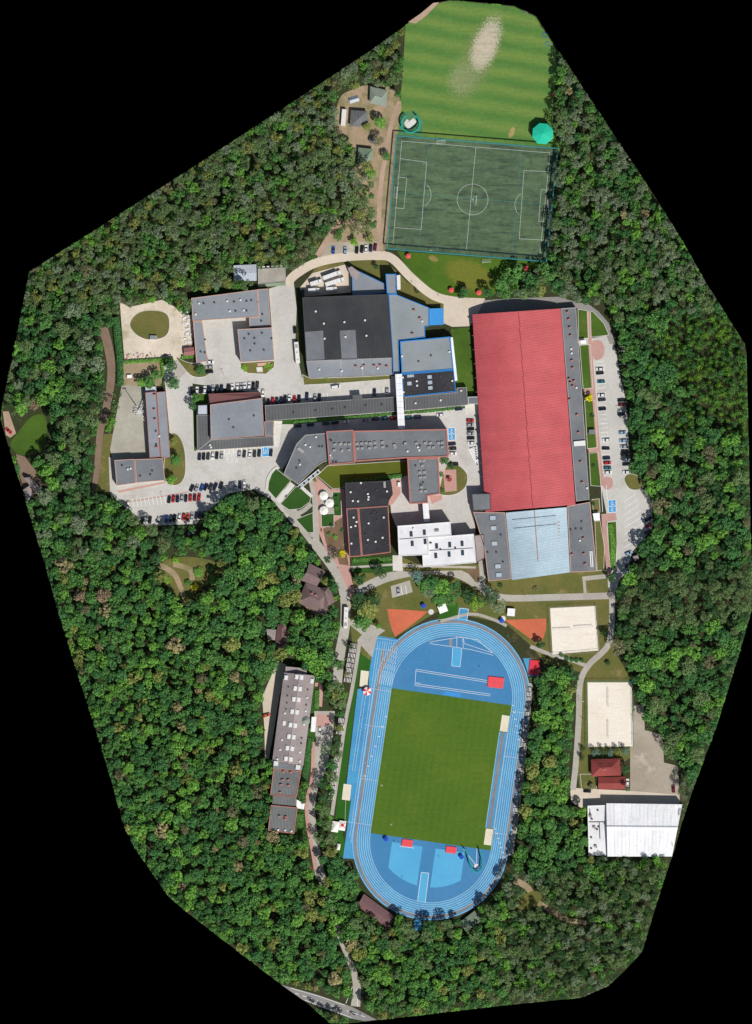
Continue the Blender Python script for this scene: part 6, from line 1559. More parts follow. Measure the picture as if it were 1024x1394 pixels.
# ================================================================ furniture
wg = 'white parasols on the terrace'
for x, y in ((441, 675), (448.8, 685), (441, 695)): parasol(x, y, 6.1, 3.0, ['parasol_white'], 'large white parasol on the terrace beside the black roof block', wg)
def bench(x, y, rz, label):
    r_ = thing('park_bench', label, 'bench', P(x, y, 0.05), 'benches along the park paths', math.radians(rz))
    for k in range(3): link('seat_slat', MB().box((0, -0.15 + 0.15 * k, 0.42), (1.8, 0.12, 0.05)).mesh('seat_slat', ['wood']), r_)
    link('backrest', MB().box((0, 0.28, 0.5), (1.8, 0.06, 0.4)).mesh('backrest', ['wood']), r_)
    for sx in (-1, 1): link('leg', MB().box((sx * 0.75, 0, 0), (0.08, 0.5, 0.42)).mesh('leg', ['dark_metal']), r_)
bench(390, 676, 40, 'wooden bench beside the white walkway between the lawns'); bench(438, 722, 90, 'wooden bench at the planting bed of the brick plaza'); bench(457, 1003, 0, 'wooden bench at the parking plaza edge')
def lamp(x, y, label):
    r_ = thing('street_lamp', label, 'lamp', P(x, y, 0.0), 'street lamps'); link('pole', MB().tube((0, 0, 0), (0, 0, 5.5), 0.1, 0.06).mesh('pole', ['galv']), r_); link('arm', MB().tube((0, 0, 5.45), (1.0, 0, 5.6), 0.05).mesh('arm', ['galv']), r_); link('lamp_head', MB().box((1.1, 0, 5.5), (0.7, 0.3, 0.14)).mesh('lamp_head', ['trim_white']), r_)
lamp(305, 510, 'street lamp standing free on the workshop yard'); lamp(222, 677, 'street lamp beside the striped bays'); lamp(425, 734, 'street lamp at the park road fork'); lamp(843, 560, 'street lamp in the aisle of the east car park'); lamp(715, 811, 'street lamp on the service road behind the clay sector'); lamp(791, 955, 'street lamp on the road beside the long beach court')
def hurdle(x, y, rz, label):
    r_ = thing('hurdle', label, 'hurdle', P(x, y, 0.05), 'hurdles and boards on the jump runway', math.radians(rz)); link('bar', MB().box((0, 0, 0.85), (1.2, 0.05, 0.12)).mesh('bar', ['trim_white']), r_)
    for sx in (-1, 1): link('upright', MB().box((sx * 0.55, 0, 0), (0.05, 0.05, 0.9)).mesh('upright', ['galv']), r_); link('foot', MB().box((sx * 0.55, 0.3, 0), (0.06, 0.7, 0.05)).mesh('foot', ['galv']), r_)
for x, y in ((494.5, 965), (494, 978), (492, 993), (485, 1026), (476, 1042), (474, 1052), (475, 1058)): hurdle(x, y, 8, 'white hurdle standing on the runway beside the stands')
for x, y, l in ((519.5, 1069, 'tiny white marker hoop at the side line of the stadium grass'), (533, 1122, 'tiny white marker hoop near the lower corner of the stadium grass')):
    r_ = thing('marker_hoop', l, 'hoop', P(x, y, 0.05), 'marker hoops on the stadium grass'); link('hoop', MB().ring(circ((0, 0), 0.5, n=14)[:-1], circ((0, 0), 0.36, n=14)[:-1], 0, 0.1).mesh('hoop', ['trim_white']), r_); link('flag', MB().tube((0, 0, 0), (0, 0, 1.0), 0.04).box((0.25, 0, 0.7), (0.5, 0.03, 0.3)).mesh('flag', ['trim_white']), r_)

# ================================================================ people
def person(x, y, rz, shirt, trousers, label, stride=0.22, arm=0.15):
    """standing or strolling figure grown from a joint skeleton"""
    bm_v, bm_e, rad = [], [], []
    def j(co, r_, par=None):
        bm_v.append(co); rad.append(r_)
        if par is not None: bm_e.append((par, len(bm_v) - 1))
        return len(bm_v) - 1
    pel = j((0, 0, .95), .15); wa = j((0, 0, 1.12), .13, pel); ch = j((0, .01, 1.34), .16, wa); nk = j((0, .02, 1.5), .06, ch); hd = j((0, .035, 1.6), .085, nk); tp_ = j((0, .03, 1.71), .08, hd)
    for s_ in (-1, 1):
        hip = j((s_ * .1, 0, .88), .1, pel); kn = j((s_ * .11, s_ * stride * .5 + .03, .5), .07, hip); an = j((s_ * .11, s_ * stride, .09), .045, kn); j((s_ * .12, s_ * stride + .17, .045), .04, an)
        sh_ = j((s_ * .19, 0, 1.42), .075, ch); el = j((s_ * .25, -s_ * arm * .4 - .02, 1.15), .05, sh_); wr = j((s_ * .26, -s_ * arm + .06, .9), .035, el); pm_ = j((s_ * .26, -s_ * arm + .08, .84), .034, wr)
        for k in range(4): f1 = j((s_ * .26 - .012, -s_ * arm + .05 + .022 * k, .78 - .008 * (1.5 - abs(k - 1.5))), .0095, pm_); j((s_ * .25 - .016, -s_ * arm + .055 + .022 * k, .74), .0085, f1)
        j((s_ * .25, -s_ * arm + .13, .81), .0095, pm_)
    me = bpy.data.meshes.new('body'); me.from_pydata(bm_v, bm_e, [])
    o = bpy.data.objects.new('body', me); COL.objects.link(o)
    md = o.modifiers.new('skin', 'SKIN'); sub = o.modifiers.new('sub', 'SUBSURF'); sub.levels = 1; sub.render_levels = 1
    for i, v in enumerate(me.skin_vertices[0].data): v.radius = (rad[i], rad[i] * .85); v.use_root = i == 0
    dg = bpy.context.evaluated_depsgraph_get(); dg.update()
    ev = bpy.data.meshes.new_from_object(o.evaluated_get(dg)); bpy.data.objects.remove(o)
    ev.name = 'body'; ev.materials.clear()
    for m in ('skin', shirt, trousers, 'hair', 'tyre'): ev.materials.append(M[m])
    for p_ in ev.polygons:
        z = p_.center.z; ax = abs(p_.center.x); p_.use_smooth = True
        p_.material_index = 3 if z > 1.64 or (z > 1.52 and p_.center.y < -0.005) else 0 if z > 1.49 else 1 if z > 1.12 or (z > .98 and ax < .2) else 0 if ax > .19 and z > .68 else 2 if z > .1 else 4
    root = thing('person', label, 'person', P(x, y, 0.05), None, math.radians(rz)); link('body', ev, root)
    for s_ in (-1, 1): link('eye', MB().box((s_ * .032, .118, 1.605), (.02, .012, .012)).mesh('eye', ['tyre']), root)
    link('nose', MB().box((0, .122, 1.57), (.022, .03, .035), taper=.6).mesh('nose', ['skin']), root); link('mouth', MB().box((0, .115, 1.535), (.045, .012, .01)).mesh('mouth', ['mat_red']), root)
    return root
person(537.5, 1146, 30, 'cloth_white', 'cloth_dark', 'person in white shirt standing by the red mat and blue parasol')
person(548, 1194, -60, 'cloth_white', 'cloth_dark', 'person in white shirt walking on the left light blue panel', .28)
person(598, 1166, 90, 'cloth_red', 'cloth_dark', 'person in red shirt on the right light blue panel')
person(791, 976, 10, 'cloth_dark', 'cloth_dark', 'person in dark clothes walking beside the long beach court', .28); person(793.5, 979, 10, 'cloth_red', 'cloth_dark', 'person in red shirt walking beside the long beach court', .28)
person(652.5, 907, 140, 'cloth_dark', 'cloth_dark', 'person in dark clothes in the upper infield zone'); person(460.5, 774, 20, 'cloth_dark', 'cloth_dark', 'person in dark clothes on the brick plaza edge', .25); person(426, 733.5, 200, 'cloth_red', 'cloth_dark', 'person in red shirt at the path fork', .25)
person(561, 384, 40, 'cloth_red', 'cloth_dark', 'person in red shirt on the sand road', .25); person(597, 402, 40, 'cloth_dark', 'cloth_dark', 'person in dark clothes on the sand road bend', .25)
person(860, 1168.5 - 195, 0, 'cloth_dark', 'cloth_dark', 'person in dark clothes beside the long beach court fence')

# ================================================================ planted greenery
hedge('hedge', 'clipped dark hedge along the courtyard lawn edge', [(466, 656.5), (500, 653.5), (549, 647.5)], 5.5, 1.6, 'mid'); hedge('hedge', 'green hedge along the lower side of the rubble yard', [(170, 493), (200, 491), (236, 488.5)], 4.5, 1.8, 'bright')
hedge('hedge', 'short upright hedge beside the brown garden', [(220.5, 491), (222.5, 514)], 4, 2.0, 'bright'); hedge('hedge', 'low hedge beside the small red shed', [(248, 486), (266, 484.5)], 5, 1.4, 'bright')
hedge('hedge', 'tall hedge row between the dirt road and the pale fence', [(158, 432), (161, 465), (164, 500), (164, 525)], 9, 3.5, 'deep'); hedge('hedge', 'low hedge strip in front of the black roof block', [(480, 763), (532, 760.5)], 5, 0.9, 'mid'); hedge('hedge', 'rough grass hedge on the island by the brick path', [(831, 714), (835, 740), (834, 770)], 6, 0.9, 'bright')
hedge('hedge', 'dark green planting along the dormitory front', [(432, 940), (431, 965)], 6, 1.2, 'mid'); hedge('hedge', 'green planting below the dormitory canopy', [(423, 1005), (419, 1030), (415, 1062)], 7, 1.4, 'deep'); hedge('hedge', 'green planting beside the lower dormitory block', [(409, 1108), (407, 1130)], 9, 1.5, 'mid')
hedge('hedge', 'thin planted strip along the arcade front', [(400, 575), (470, 569), (536, 563)], 3.4, 0.8, 'mid'); hedge('hedge', 'thin planted strip of the eastern arcade half', [(554, 562), (600, 558), (628, 555)], 3.4, 0.8, 'mid')
sg1 = 'garden shrubs'
for x, y, r_, h_, m_, l in ((334, 501, 5.5, 1.6, 'lime', 'bright shrub left of the office block steps'), (366, 499, 5.5, 1.6, 'lime', 'bright shrub right of the office block steps'), (448, 727, 3.6, 1.4, 'mid', 'round shrub in the mulch bed of the brick plaza'), (456, 731, 4.2, 1.4, 'bright', 'broader round shrub in the mulch bed of the brick plaza'), (466, 722, 3.2, 1.4, 'deep', 'dark shrub at the wall of the black roof block'),
    (457, 678, 4, 2, 'deep', 'dark shrub on the lawn strip beside the parasols'), (458, 692, 3.6, 1.8, 'mid', 'small shrub on the lawn strip beside the parasols'), (451.5, 715, 3, 1.5, 'dark', 'dark shrub at the square lawn corner'), (467, 754, 5, 1.5, 'yellow', 'vivid yellow shrub by the brick plaza'), (429, 654, 2.6, 1.2, 'olive', 'small shrub by the ramp on the brick plaza'),
    (605, 627, 6, 3, 'deep', 'dark shrub at the brick wing corner'), (614, 634, 5.5, 3, 'dark', 'dark tall shrub beside the parked black car of the court'), (601, 646, 3.6, 2, 'mid', 'shrub along the brick wing wall'), (602, 668, 3.4, 2, 'mid', 'small shrub at the foot of the brick wing'), (444, 513, 4, 1.6, 'lime', 'bright shrub below the grey hall roof'), (806, 566, 3.2, 1.6, 'dark', 'dark shrub by the kiosk lawn'), (808, 634, 3.0, 1.6, 'dark', 'small dark shrub on the lawn strip by the red hall'), (808.5, 686, 3.5, 1.6, 'dark', 'dark shrub near the white canopy of the red hall'),
    (681, 797, 4, 2.2, 'dark', 'dark shrub on the dry lawn below the pale roof'), (729, 801, 3.5, 1.8, 'brown', 'brown shrub on the dry lawn below the pale roof'), (265, 800, 6, 2, 'yellow', 'vivid yellow shrub in the wood clearing'), (508, 1224, 0.1, 0.1, 'mid', ''), (446, 762, 4.5, 1.8, 'dark', 'dark shrub beside the brown roofed villa'), (452, 801, 6, 2.2, 'deep', 'dark garden shrub on the roadside of the villa'), (450, 788, 6, 2.4, 'dark', 'tall dark shrub between villa wings and road'), (456, 815, 4, 1.6, 'lime', 'light green shrub in the villa front garden'), (452, 826, 4.5, 1.6, 'mid', 'rounded shrub in the villa front garden'), (528, 853 - 26, 0.1, .1, 'mid', '')):
    if l: shrub(x, y, r_, h_, m_, l, sg1)
for (x, y), o_ in zip(((765, 891.5), (772, 897), (779, 898), (785.5, 898.5), (792, 899.5)), ('clipped shrub at the track end of the row', 'second clipped shrub from the track in the row', 'middle clipped shrub of the row', 'second clipped shrub from the road in the row', 'clipped shrub at the road end of the row')): shrub(x, y, 3.6, 2.2, 'deep', o_ + ' below the tilted beach court', 'clipped shrubs by the beach court')

for k, (x, y, r_, m_, l) in enumerate(((228, 790, 6, 'lime', 'light green shrub at the rim of the wood clearing'), (270, 778, 7, 'bright', 'broad bright shrub in the wood clearing'), (286, 774, 6, 'mid', 'green shrub in the wood clearing'), (240, 762, 6, 'lime', 'light green shrub beside the clearing path'), (256, 793, 5, 'mid', 'small shrub beside the yellow one in the clearing'), (272, 812, 6, 'olive', 'olive shrub below the clearing'), (290, 790, 7, 'bright', 'bright shrub at the far rim of the clearing'))): shrub(x, y, r_, 2.4, m_, l, 'shrubs in the wood clearing')
TREES = []
def T(x, y, r, H, kind, m, label, group='planted campus trees'):
    TREES.append((x, y, r)); tree(x, y, r, H, kind, m, label, group)
T(516, 167, 10, 8, 'leafy', 'bright', 'round vivid green tree beside the sandy track'); T(499, 173, 7, 7, 'leafy', 'olive', 'pale olive tree at the grey slate cabin'); T(515, 192, 8, 9, 'pine', 'brown', 'brownish pine at the tiny gazebo'); T(526, 213, 7, 6, 'leafy', 'mid', 'small tree standing on the sandy track verge')
T(466, 193, 10, 12, 'pine', 'pine', 'pine on the yard between container and cabins'); T(472, 215, 12, 13, 'pine', 'pine', 'large pine beside the dark green roofed cabin'); T(498, 226, 10, 13, 'pine', 'olive', 'olive pine overhanging the dark green roofed cabin'); T(505, 236, 8, 8, 'leafy', 'bright', 'bright tree below the dark green roofed cabin')
for x, y, r_, m_ in ((484, 262, 10, 'pine'), (476, 276, 11, 'pine'), (496, 274, 10, 'pine'), (506, 290, 9, 'pine'), (490, 293, 11, 'olive'), (470, 290, 10, 'pine'), (502, 308, 9, 'pine'), (486, 246, 9, 'greypine')): T(x, y, r_, 14, 'pine', m_, 'pine in the loose group between sandy track and wood', 'loose pines by the sandy track')
T(508, 306, 7, 9, 'leafy', 'mid', 'dark round tree ending the loose pine group'); T(441, 313, 10, 10, 'leafy', 'deep', 'dark round tree at the sandy track fork'); T(460, 323, 6, 6, 'leafy', 'mid', 'small round tree above the blue parked car'); T(482, 329, 7, 5, 'leafy', 'lime', 'light green tree behind the row of black cars'); T(503, 325, 7, 5, 'leafy', 'olive', 'yellowish tree behind the dark red car'); T(468, 309, 5, 6, 'cone', 'dark', 'slim dark conifer above the gravel strip')
T(633, 397, 8, 8, 'leafy', 'deep', 'round dark tree on the mown bank'); T(627, 402, 6, 7, 'leafy', 'dark', 'small dark tree joined to the round bank tree'); T(568, 397, 3.2, 5, 'cone', 'dark', 'slim conifer on the verge beside the blue trimmed wall'); T(512, 363, 4, 5, 'leafy', 'dark', 'small dark tree by the sand road above the grey wing')
T(233, 498, 9, 9, 'leafy', 'deep', 'round dark tree at the hedge corner of the yard lane'); T(235.5, 521, 10, 9, 'leafy', 'deep', 'larger round dark tree beside the narrow grey roofs'); T(272, 503, 8.5, 6, 'leafy', 'deep', 'round dark tree at the tip of the workshop wing'); T(266, 542, 7.5, 8, 'leafy', 'mid', 'round tree beside the gym lean-to'); T(262, 553, 6.5, 8, 'leafy', 'deep', 'smaller round tree beside the gym box annex')
T(236, 601, 6, 6, 'leafy', 'olive', 'small olive tree on the lane island'); T(239, 625, 9, 9, 'leafy', 'mid', 'full tree in the middle of the lane island'); T(233, 652, 8, 8, 'leafy', 'bright', 'bright tree at the end of the lane island'); T(205, 520, 10, 8, 'leafy', 'mid', 'spreading garden tree beside the slab yard'); T(192, 521, 8, 7, 'leafy', 'bright', 'bright garden tree next to the white box shed'); T(213, 510, 7, 7, 'leafy', 'mid', 'smaller garden tree behind the short hedge')
for x, y, r_, k_, m_, l in ((458, 938, 12, 'pine', 'pine', 'large pine behind the long bench stand'), (461, 956, 11, 'pine', 'pine', 'pine between two bench stands'), (457, 947, 9, 'pine', 'olive', 'olive pine leaning on the large stand pine'), (456, 1012, 10, 'pine', 'dark', 'dark pine at the parking plaza'), (459, 1026, 8, 'pine', 'pine', 'pine overhanging the stand below the plaza'), (452, 1041, 10, 'leafy', 'deep', 'dark tree between path and bench stand'), (453, 1060, 9, 'pine', 'pine', 'pine beside the lower bench stand'), (442, 1086, 9, 'pine', 'dark', 'dark pine on the path bend'), (443, 1105, 10, 'pine', 'pine', 'pine beside the plain white marquee'), (446, 1124, 9, 'pine', 'pine', 'pine behind the plain white marquee'), (450, 1142, 10, 'pine', 'pine', 'pine above the narrow white marquee'), (452, 1160, 9, 'pine', 'olive', 'olive pine beside the narrow white marquee')): T(x, y, r_, 14 if k_ == 'pine' else 10, k_, m_, l, 'trees between dormitory path and stands')
T(439, 1066, 9, 11, 'pine', 'dark', 'dark pine reaching over the dormitory path'); T(433, 1140, 8, 10, 'pine', 'pine', 'pine leaning over the lower dormitory path'); T(440, 1172, 9, 11, 'leafy', 'deep', 'deep green tree over the end of the dormitory path'); T(444, 1022, 8, 10, 'pine', 'dark', 'dark pine over the parking plaza edge'); T(416, 1068, 7, 7, 'leafy', 'mid', 'green tree at the slate roofed dormitory corner'); T(461, 905, 8, 10, 'leafy', 'mid', 'green tree on the road edge behind the long bench stand')
for x, y, r_, m_, l in ((681, 388, 14, 'mid', 'broad tree ending the clump on the mown bank'), (700, 374, 15, 'mid', 'broad tree under the lower pitch fence'), (722, 384, 14, 'deep', 'deep green tree between pitch and red hall gable'), (743, 371, 14, 'mid', 'tall tree shading the pitch corner'), (737, 394, 11, 'olive', 'olive tree beside the shaded hall lane'), (690, 399, 10, 'mid', 'smaller tree beside the shaded hall lane'), (759, 388, 13, 'deep', 'deep green tree where bank clump meets the wood'), (713, 398, 10, 'pine', 'pale olive tree beside the shaded hall lane'), (664, 398, 8, 'deep', 'small dark tree at the tip of the bank clump')): T(x, y, r_, 11, 'leafy', m_, l, 'tree clump between pitch and red hall')
T(470, 1194, 17, 13, 'leafy', 'deep', 'large dark tree beside the lower track bend'); T(464, 1216, 13, 12, 'leafy', 'mid', 'wide tree below the large dark bend tree'); T(481, 1209, 11, 11, 'leafy', 'mid', 'tree touching the brown roofed stadium shed')
T(478, 880, 5, 6, 'cone', 'dark', 'slim conifer at the head of the bench stand'); T(471, 878, 4, 5, 'cone', 'dark', 'small conifer on the road edge by the stand')
for x, y, r_, k_, m_, l in ((490, 789, 8, 'leafy', 'dark', 'round dark tree on the dry corner lawn'), (519, 778, 8, 'leafy', 'dark', 'round dark tree before the black roof block hedge'), (568, 786, 8, 'pine', 'bluegreen', 'blue green conifer at the small lot'), (578, 797, 10, 'leafy', 'mid', 'tree beside the small lot'), (591, 793, 11, 'leafy', 'deep', 'dark tree in the clump above the shelter'), (603, 800, 12, 'leafy', 'bright', 'bright tree in the clump above the shelter'), (617, 803, 11, 'leafy', 'deep', 'broad dark tree ending the clump above the shelter'), (598, 814, 10, 'leafy', 'mid', 'tree directly behind the white flat shelter'), (585, 806, 8, 'pine', 'greypine', 'grey needled tree in the clump above the shelter'), (613, 817, 9, 'leafy', 'mid', 'tree at the edge of the green matting'),
    (638, 811, 9, 'leafy', 'dark', 'dark tree on the service road verge'), (649, 821, 8, 'leafy', 'lime', 'light green round tree beside the track stub'), (664, 812, 11, 'pine', 'dark', 'dark pine on the service road bend'), (677, 823, 10, 'pine', 'greypine', 'grey green pine behind the white square shelter'), (490, 820, 10, 'leafy', 'dark', 'dark tree beside the parked bus'), (500, 830, 13, 'leafy', 'olive', 'broad olive tree between bus and clay sector'), (493, 848, 12, 'leafy', 'mid', 'full tree between bus and track corner'), (509, 816, 9, 'leafy', 'dark', 'dark tree above the clay sector corner'), (515, 853, 4, 'leafy', 'bright', 'small bright tree beside the clay sector'), (735, 877, 6, 'leafy', 'dark', 'dark tree at the clay sector end'), (822, 862, 4, 'leafy', 'dark', 'small dark tree beside the tilted beach court')): T(x, y, r_ * 1.22, 4.5 + r_ * .6, k_, m_, l)
T(802.5, 542, 6.2, 5, 'leafy', 'yellow', 'vivid yellow round tree in front of the red hall'); T(832, 786, 8, 7, 'leafy', 'dark', 'dark tree at the foot of the brick path'); T(456, 755, 8, 9, 'cone', 'dark', 'dark conifer on the brick plaza next to the yellow shrub'); T(806, 1071, 5, 4, 'leafy', 'brown', 'brown round tree in the red roofed house garden'); T(793, 1032, 5, 7, 'cone', 'dark', 'slim dark conifer beside the red hip roofed house'); T(794, 1020, 4.5, 6, 'cone', 'dark', 'slim dark conifer near the long court corner'); T(828, 903, 4, 3, 'leafy', 'dark', 'small dark tree on the dry lawn between the courts')
for x, y, m_, l_ in ((811, 1025, 'bluegreen', 'blue green fir nearest the court road'), (822, 1023, 'dark', 'dark fir, the only dark one,'), (832, 1025, 'bluegreen', 'blue green fir in the middle'), (841, 1023, 'olive', 'yellow olive fir'), (851, 1022, 'bluegreen', 'blue green fir nearest the gravel lot')): T(x, y, 6.5, 8, 'cone', m_, l_ + ' of the row below the long beach court', 'firs behind the beach court')

# ================================================================ the woods
mask = np.zeros((1400, 1030), bool)
for poly in CLEAR:
    a = np.array(poly); x0, y0 = np.floor(a.min(0)).astype(int); x1, y1 = np.ceil(a.max(0)).astype(int) + 1
    x0, y0, x1, y1 = max(0, x0), max(0, y0), min(1030, x1), min(1400, y1)
    if x1 <= x0 or y1 <= y0: continue
    X, Y = np.meshgrid(np.arange(x0, x1) + .0, np.arange(y0, y1) + .0)
    mask[y0:y1, x0:x1] |= in_poly(poly, X, Y)
XX, YY = np.meshgrid(np.arange(1030) + .0, np.arange(1400) + .0)
inside = in_poly(OUT, XX, YY)
def wood(x, y):
    """(name of the wood, (kind, leaf) weights, size range)"""
    if y < 420 and x < 560: return 'in the pine wood behind the cabins and workshops', [('pine', 'pine', 4), ('pine', 'greypine', 1.6), ('leafy', 'mid', 2), ('leafy', 'bright', 1), ('pine', 'brown', .25), ('pine', 'olive', 1.2)], (6, 10)
    if x > 660 and y < 420: return 'in the wood beside the artificial pitch', [('pine', 'greypine', 2.4), ('pine', 'pine', 2), ('leafy', 'mid', 2), ('leafy', 'deep', 1.5), ('leafy', 'tan', .1), ('leafy', 'bright', .8)], (5.5, 10)
    if x > 915 + 22 * math.sin(y * .05) and 430 < y < 580 + 20 * math.sin(x * .07): return 'in the dense conifer plantation beyond the east car park', [('cone', 'bright', 3), ('cone', 'mid', 2), ('cone', 'lime', 1), ('leafy', 'mid', 1.2), ('leafy', 'deep', .6)], (3.8, 7.5)
    if x > 860 and 780 < y < 850: return 'in the dark pine stand beyond the angled bays', [('pine', 'pine', 3), ('pine', 'dark', 1)], (7, 10)
    if x > 815 and y < 1060: return 'in the wood beyond the east car park', [('leafy', 'mid', 3), ('leafy', 'deep', 3), ('leafy', 'bright', 1.2), ('leafy', 'dark', 1), ('pine', 'pine', .9), ('pine', 'brown', .3)], (6.5, 14)
    if 690 < x <= 815 and y < 1190: return 'in the grove between the running track and the beach courts', [('leafy', 'mid', 4), ('leafy', 'olive', .8), ('leafy', 'deep', 1.2), ('leafy', 'bright', 1)], (8, 13)
    if x > 690: return 'in the pine wood behind the white hall', [('pine', 'pine', 3), ('pine', 'greypine', 1.2), ('pine', 'dark', 1.6), ('leafy', 'bright', .7), ('leafy', 'mid', 1)], (5, 8.5)
    if y > 1190 and x > 480: return 'in the wood below the track bend', [('leafy', 'mid', 3), ('leafy', 'bright', 1.4), ('pine', 'pine', 1.4), ('leafy', 'deep', 1.4), ('leafy', 'olive', .6)], (7, 11)
    if y > 690 and x > 255 and y < 910: return 'in the park wood around the brown roofed villa', [('leafy', 'mid', 3), ('leafy', 'deep', 2.4), ('leafy', 'bright', 1.8), ('leafy', 'olive', .5)], (8, 16)
    if y > 760: return 'in the wood behind the long dormitory', [('leafy', 'mid', 3.2), ('leafy', 'bright', 2), ('leafy', 'deep', 2.6), ('leafy', 'olive', .6), ('leafy', 'tan', .24), ('leafy', 'rust', .04), ('pine', 'brown', .16)], (6, 12.5)
    return 'in the wood behind the rubble yard', [('leafy', 'mid', 2.6), ('leafy', 'deep', 2.4), ('pine', 'pine', 1.6), ('leafy', 'dark', 1.4), ('leafy', 'bright', 1), ('leafy', 'rust', .1), ('pine', 'greypine', .6)], (7, 14)
near_in = inside.copy()
for k in range(6):
    q_ = near_in.copy(); q_[1:] |= near_in[:-1]; q_[:-1] |= near_in[1:]; q_[:, 1:] |= near_in[:, :-1]; q_[:, :-1] |= near_in[:, 1:]; near_in = q_
cell = {}
WOODS = []
def near(x, y, r):
    cx, cy = int(x // 14), int(y // 14)
    for i in range(cx - 2, cx + 3):
        for k in range(cy - 2, cy + 3):
            for (a, b, c) in cell.get((i, k), ()):
                if (a - x) ** 2 + (b - y) ** 2 < ((0.63 if shrink > .9 else .56) * (c + r)) ** 2: return True
    return False
for (a, b, c) in TREES: cell.setdefault((int(a // 14), int(b // 14)), []).append((a, b, c))
rr_ = random.Random(5)
ang8 = [(math.cos(k * .785), math.sin(k * .785)) for k in range(8)]
for shrink, n_try in ((1.0, 30000), (0.8, 22000), (0.62, 16000)):
    for _ in range(n_try):
        x, y = rr_.uniform(-4, 1028), rr_.uniform(-4, 1398)
        xi, yi = min(1023, max(0, int(x))), min(1393, max(0, int(y)))
        if not near_in[yi, xi] or mask[yi, xi]: continue
        nm, ws, (lo, hi) = wood(x, y)
        r_ = rr_.uniform(lo, hi) * shrink
        if near(x, y, r_): continue
        bad = False
        for c_, s_ in ang8:
            yy, xx = int(y + s_ * r_ * .62), int(x + c_ * r_ * .62)
            if 0 <= yy < 1394 and 0 <= xx < 1024 and mask[yy, xx]: bad = True; break
        if bad: continue
        kd, lf, _w = rr_.choices(ws, [w_[2] for w_ in ws])[0]
        H = {'leafy': 9 + r_ * .45, 'pine': 12 + r_ * .45, 'cone': 8 + r_ * .4}[kd] * rr_.uniform(.85, 1.15)
        cell.setdefault((int(x // 14), int(y // 14)), []).append((x, y, r_))
        edge = any(not (0 <= int(y + s_ * r_ * 1.15) < 1394 and 0 <= int(x + c_ * r_ * 1.15) < 1024 and inside[int(y + s_ * r_ * 1.15), int(x + c_ * r_ * 1.15)]) for c_, s_ in ang8)
        WOODS.append((x, y, r_, H, kd, lf, nm, edge))
free = sorted([w_ for w_ in WOODS if not w_[7]], key=lambda w_: -w_[2])
solo = free[:max(0, 300 - len(TREES))]
ADJ = {'mid': 'green', 'bright': 'bright green', 'deep': 'deep green', 'dark': 'dark', 'pine': 'olive green', 'greypine': 'grey green', 'olive': 'yellow olive', 'tan': 'withered tan', 'rust': 'rusty brown', 'brown': 'brownish', 'yellow': 'yellow'}
KN = {'leafy': 'broadleaf tree', 'pine': 'pine', 'cone': 'conifer'}
MARKS = [(190, 450, 'rubble yard'), (150, 480, 'brown dirt road bend'), (140, 590, 'lower dirt road'), (170, 640, 'two roofed garage block'), (190, 700, 'empty striped bays'), (240, 715, 'lower car row'), (310, 680, 'upper car row'), (390, 680, 'half disc lawn'), (425, 750, 'villa bend of the park road'), (405, 800, 'brown roofed villa'), (380, 865, 'mauve roofed cabin'), (360, 930, 'pale dormitory yard'), (368, 1010, 'dormitory back wall'), (365, 1110, 'slate roofed dormitory end'), (240, 790, 'wood clearing'), (435, 1180, 'dormitory path end'), (510, 1245, 'brown roofed stadium shed'), (640, 1258, 'pale green roofed shed'), (570, 1262, 'lower track stub'), (475, 1310, 'sand side road'), (440, 1365, 'main road'), (715, 1080, 'back straight bench stands'), (725, 910, 'outer red mat'), (788, 960, 'long beach court road'), (780, 1075, 'red roofed houses'), (800, 1130, 'white hall annex'), (850, 1175, 'white hall'), (745, 1235, 'dirt path'), (880, 980, 'gravel lot'), (835, 850, 'curved service road'), (860, 765, 'brown guard hut'), (885, 700, 'angled bays'), (855, 650, 'dry car park island'), (850, 560, 'east car park aisle'), (830, 440, 'curved access lane'), (740, 385, 'red hall gable'), (760, 280, 'artificial pitch fence'), (760, 180, 'teal tent'), (755, 120, 'edge of the mown field'), (540, 90, 'other edge of the mown field'), (480, 150, 'northern cabins'), (480, 280, 'loose pine group'), (400, 370, 'sand road'), (335, 365, 'pale blue shed'), (270, 400, 'workshop back wall'), (40, 590, 'western meadow'), (45, 660, 'weathered barn')]
for (x, y, r_, H, kd, lf, nm, e_) in solo:
    mk = min(MARKS, key=lambda m_: (m_[0] - x) ** 2 + (m_[1] - y) ** 2)
    dm_ = math.hypot(mk[0] - x, mk[1] - y)
    tree(x, y, r_, H, kd, lf, '%s%s %s %s the %s' % ('broad ' if r_ > 11.6 else 'compact ' if r_ < 10.3 else '', ADJ[lf], KN[kd], 'close to' if dm_ < 30 else 'in the wood near' if dm_ < 60 else 'deep in the wood beyond', mk[2]), 'large trees by the ' + mk[2])
rest = [w_ for w_ in WOODS if w_ not in set(solo)]
mats_ = ['leaf_' + k for k in LEAVES]; mid_ = {k: i for i, k in enumerate(LEAVES)}
VV, MI = [], []
OUTW = W2(OUT)
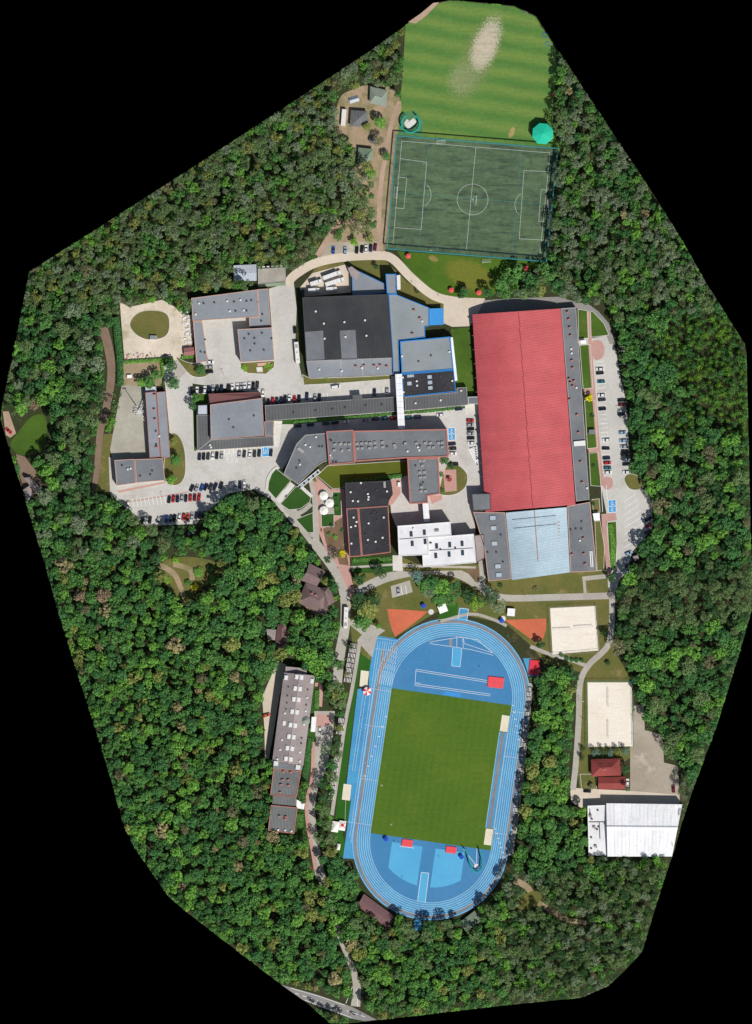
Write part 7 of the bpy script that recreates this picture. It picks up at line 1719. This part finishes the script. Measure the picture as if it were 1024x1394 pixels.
for (x, y, r_, H, kd, lf, nm, e_) in rest:
    c = CROWN[kd][rr_.randrange(NV[kd])]
    a = rr_.uniform(0, 6.28); co, si = math.cos(a), math.sin(a); p = P(x, y); R_ = r_ * S
    v = np.column_stack([(c[:, 0] * co - c[:, 1] * si) * R_ + p.x, (c[:, 0] * si + c[:, 1] * co) * R_ + p.y, c[:, 2] * H])
    if e_:
        m_ = v.reshape(-1, 4, 3).mean(1); ok = in_poly(OUTW, m_[:, 0], m_[:, 1])
        v = v.reshape(-1, 4, 3)[ok].reshape(-1, 3)
    VV.append(v); MI.append(np.full(len(v) // 4, mid_[lf]))
fo = link('woodland', quads_mesh('woodland', np.concatenate(VV), mats_, np.concatenate(MI)))
tag(fo, 'dense mixed woodland canopy surrounding the whole campus', 'woodland', None, 'stuff')
tk = MB()
for (x, y, r_, H, kd, lf, nm, e_) in rest:
    if not (0 <= int(y) < 1394 and 0 <= int(x) < 1024 and inside[int(y), int(x)]): continue
    p = P(x, y); tk.tube((p.x, p.y, 0), (p.x, p.y, H * CZ[kd][0]), 0.085 * r_ * S, 0.03 * r_ * S, 5)
to = part('trunks', tk, 'bark', fo); to['kind'] = 'stuff'
# undergrowth on the woodland floor
ug = []
for _ in range(9000):
    x, y = rr_.uniform(0, 1024), rr_.uniform(0, 1394)
    if inside[int(y), int(x)] and not mask[int(y), int(x)] and inside[min(1393, int(y) + 3), int(x)] and inside[max(0, int(y) - 3), int(x)] and inside[int(y), min(1023, int(x) + 3)] and inside[int(y), max(0, int(x) - 3)] and not mask[min(1393, int(y) + 2), int(x)] and not mask[max(0, int(y) - 2), int(x)]:
        p = P(x, y)
        for k in range(4):
            n_ = np.array((rr_.gauss(0, .4), rr_.gauss(0, .4), 1)); n_ /= np.linalg.norm(n_); u_ = np.cross(n_, (rr_.gauss(0, 1), rr_.gauss(0, 1), .2)); u_ /= np.linalg.norm(u_); w_ = np.cross(n_, u_); s_ = rr_.uniform(.3, .6)
            c = np.array((p.x + rr_.gauss(0, .5), p.y + rr_.gauss(0, .5), rr_.uniform(.3, .9)))
            ug += [c - u_ * s_, c - w_ * s_, c + u_ * s_, c + w_ * s_]
uo = link('undergrowth', quads_mesh('undergrowth', np.array(ug), ['leaf_mid']))
tag(uo, 'low green undergrowth covering the woodland floor', 'undergrowth', None, 'stuff')
print('TREES solo', len(TREES) + len(solo), 'rest', len(rest), 'objects', len(bpy.data.objects))
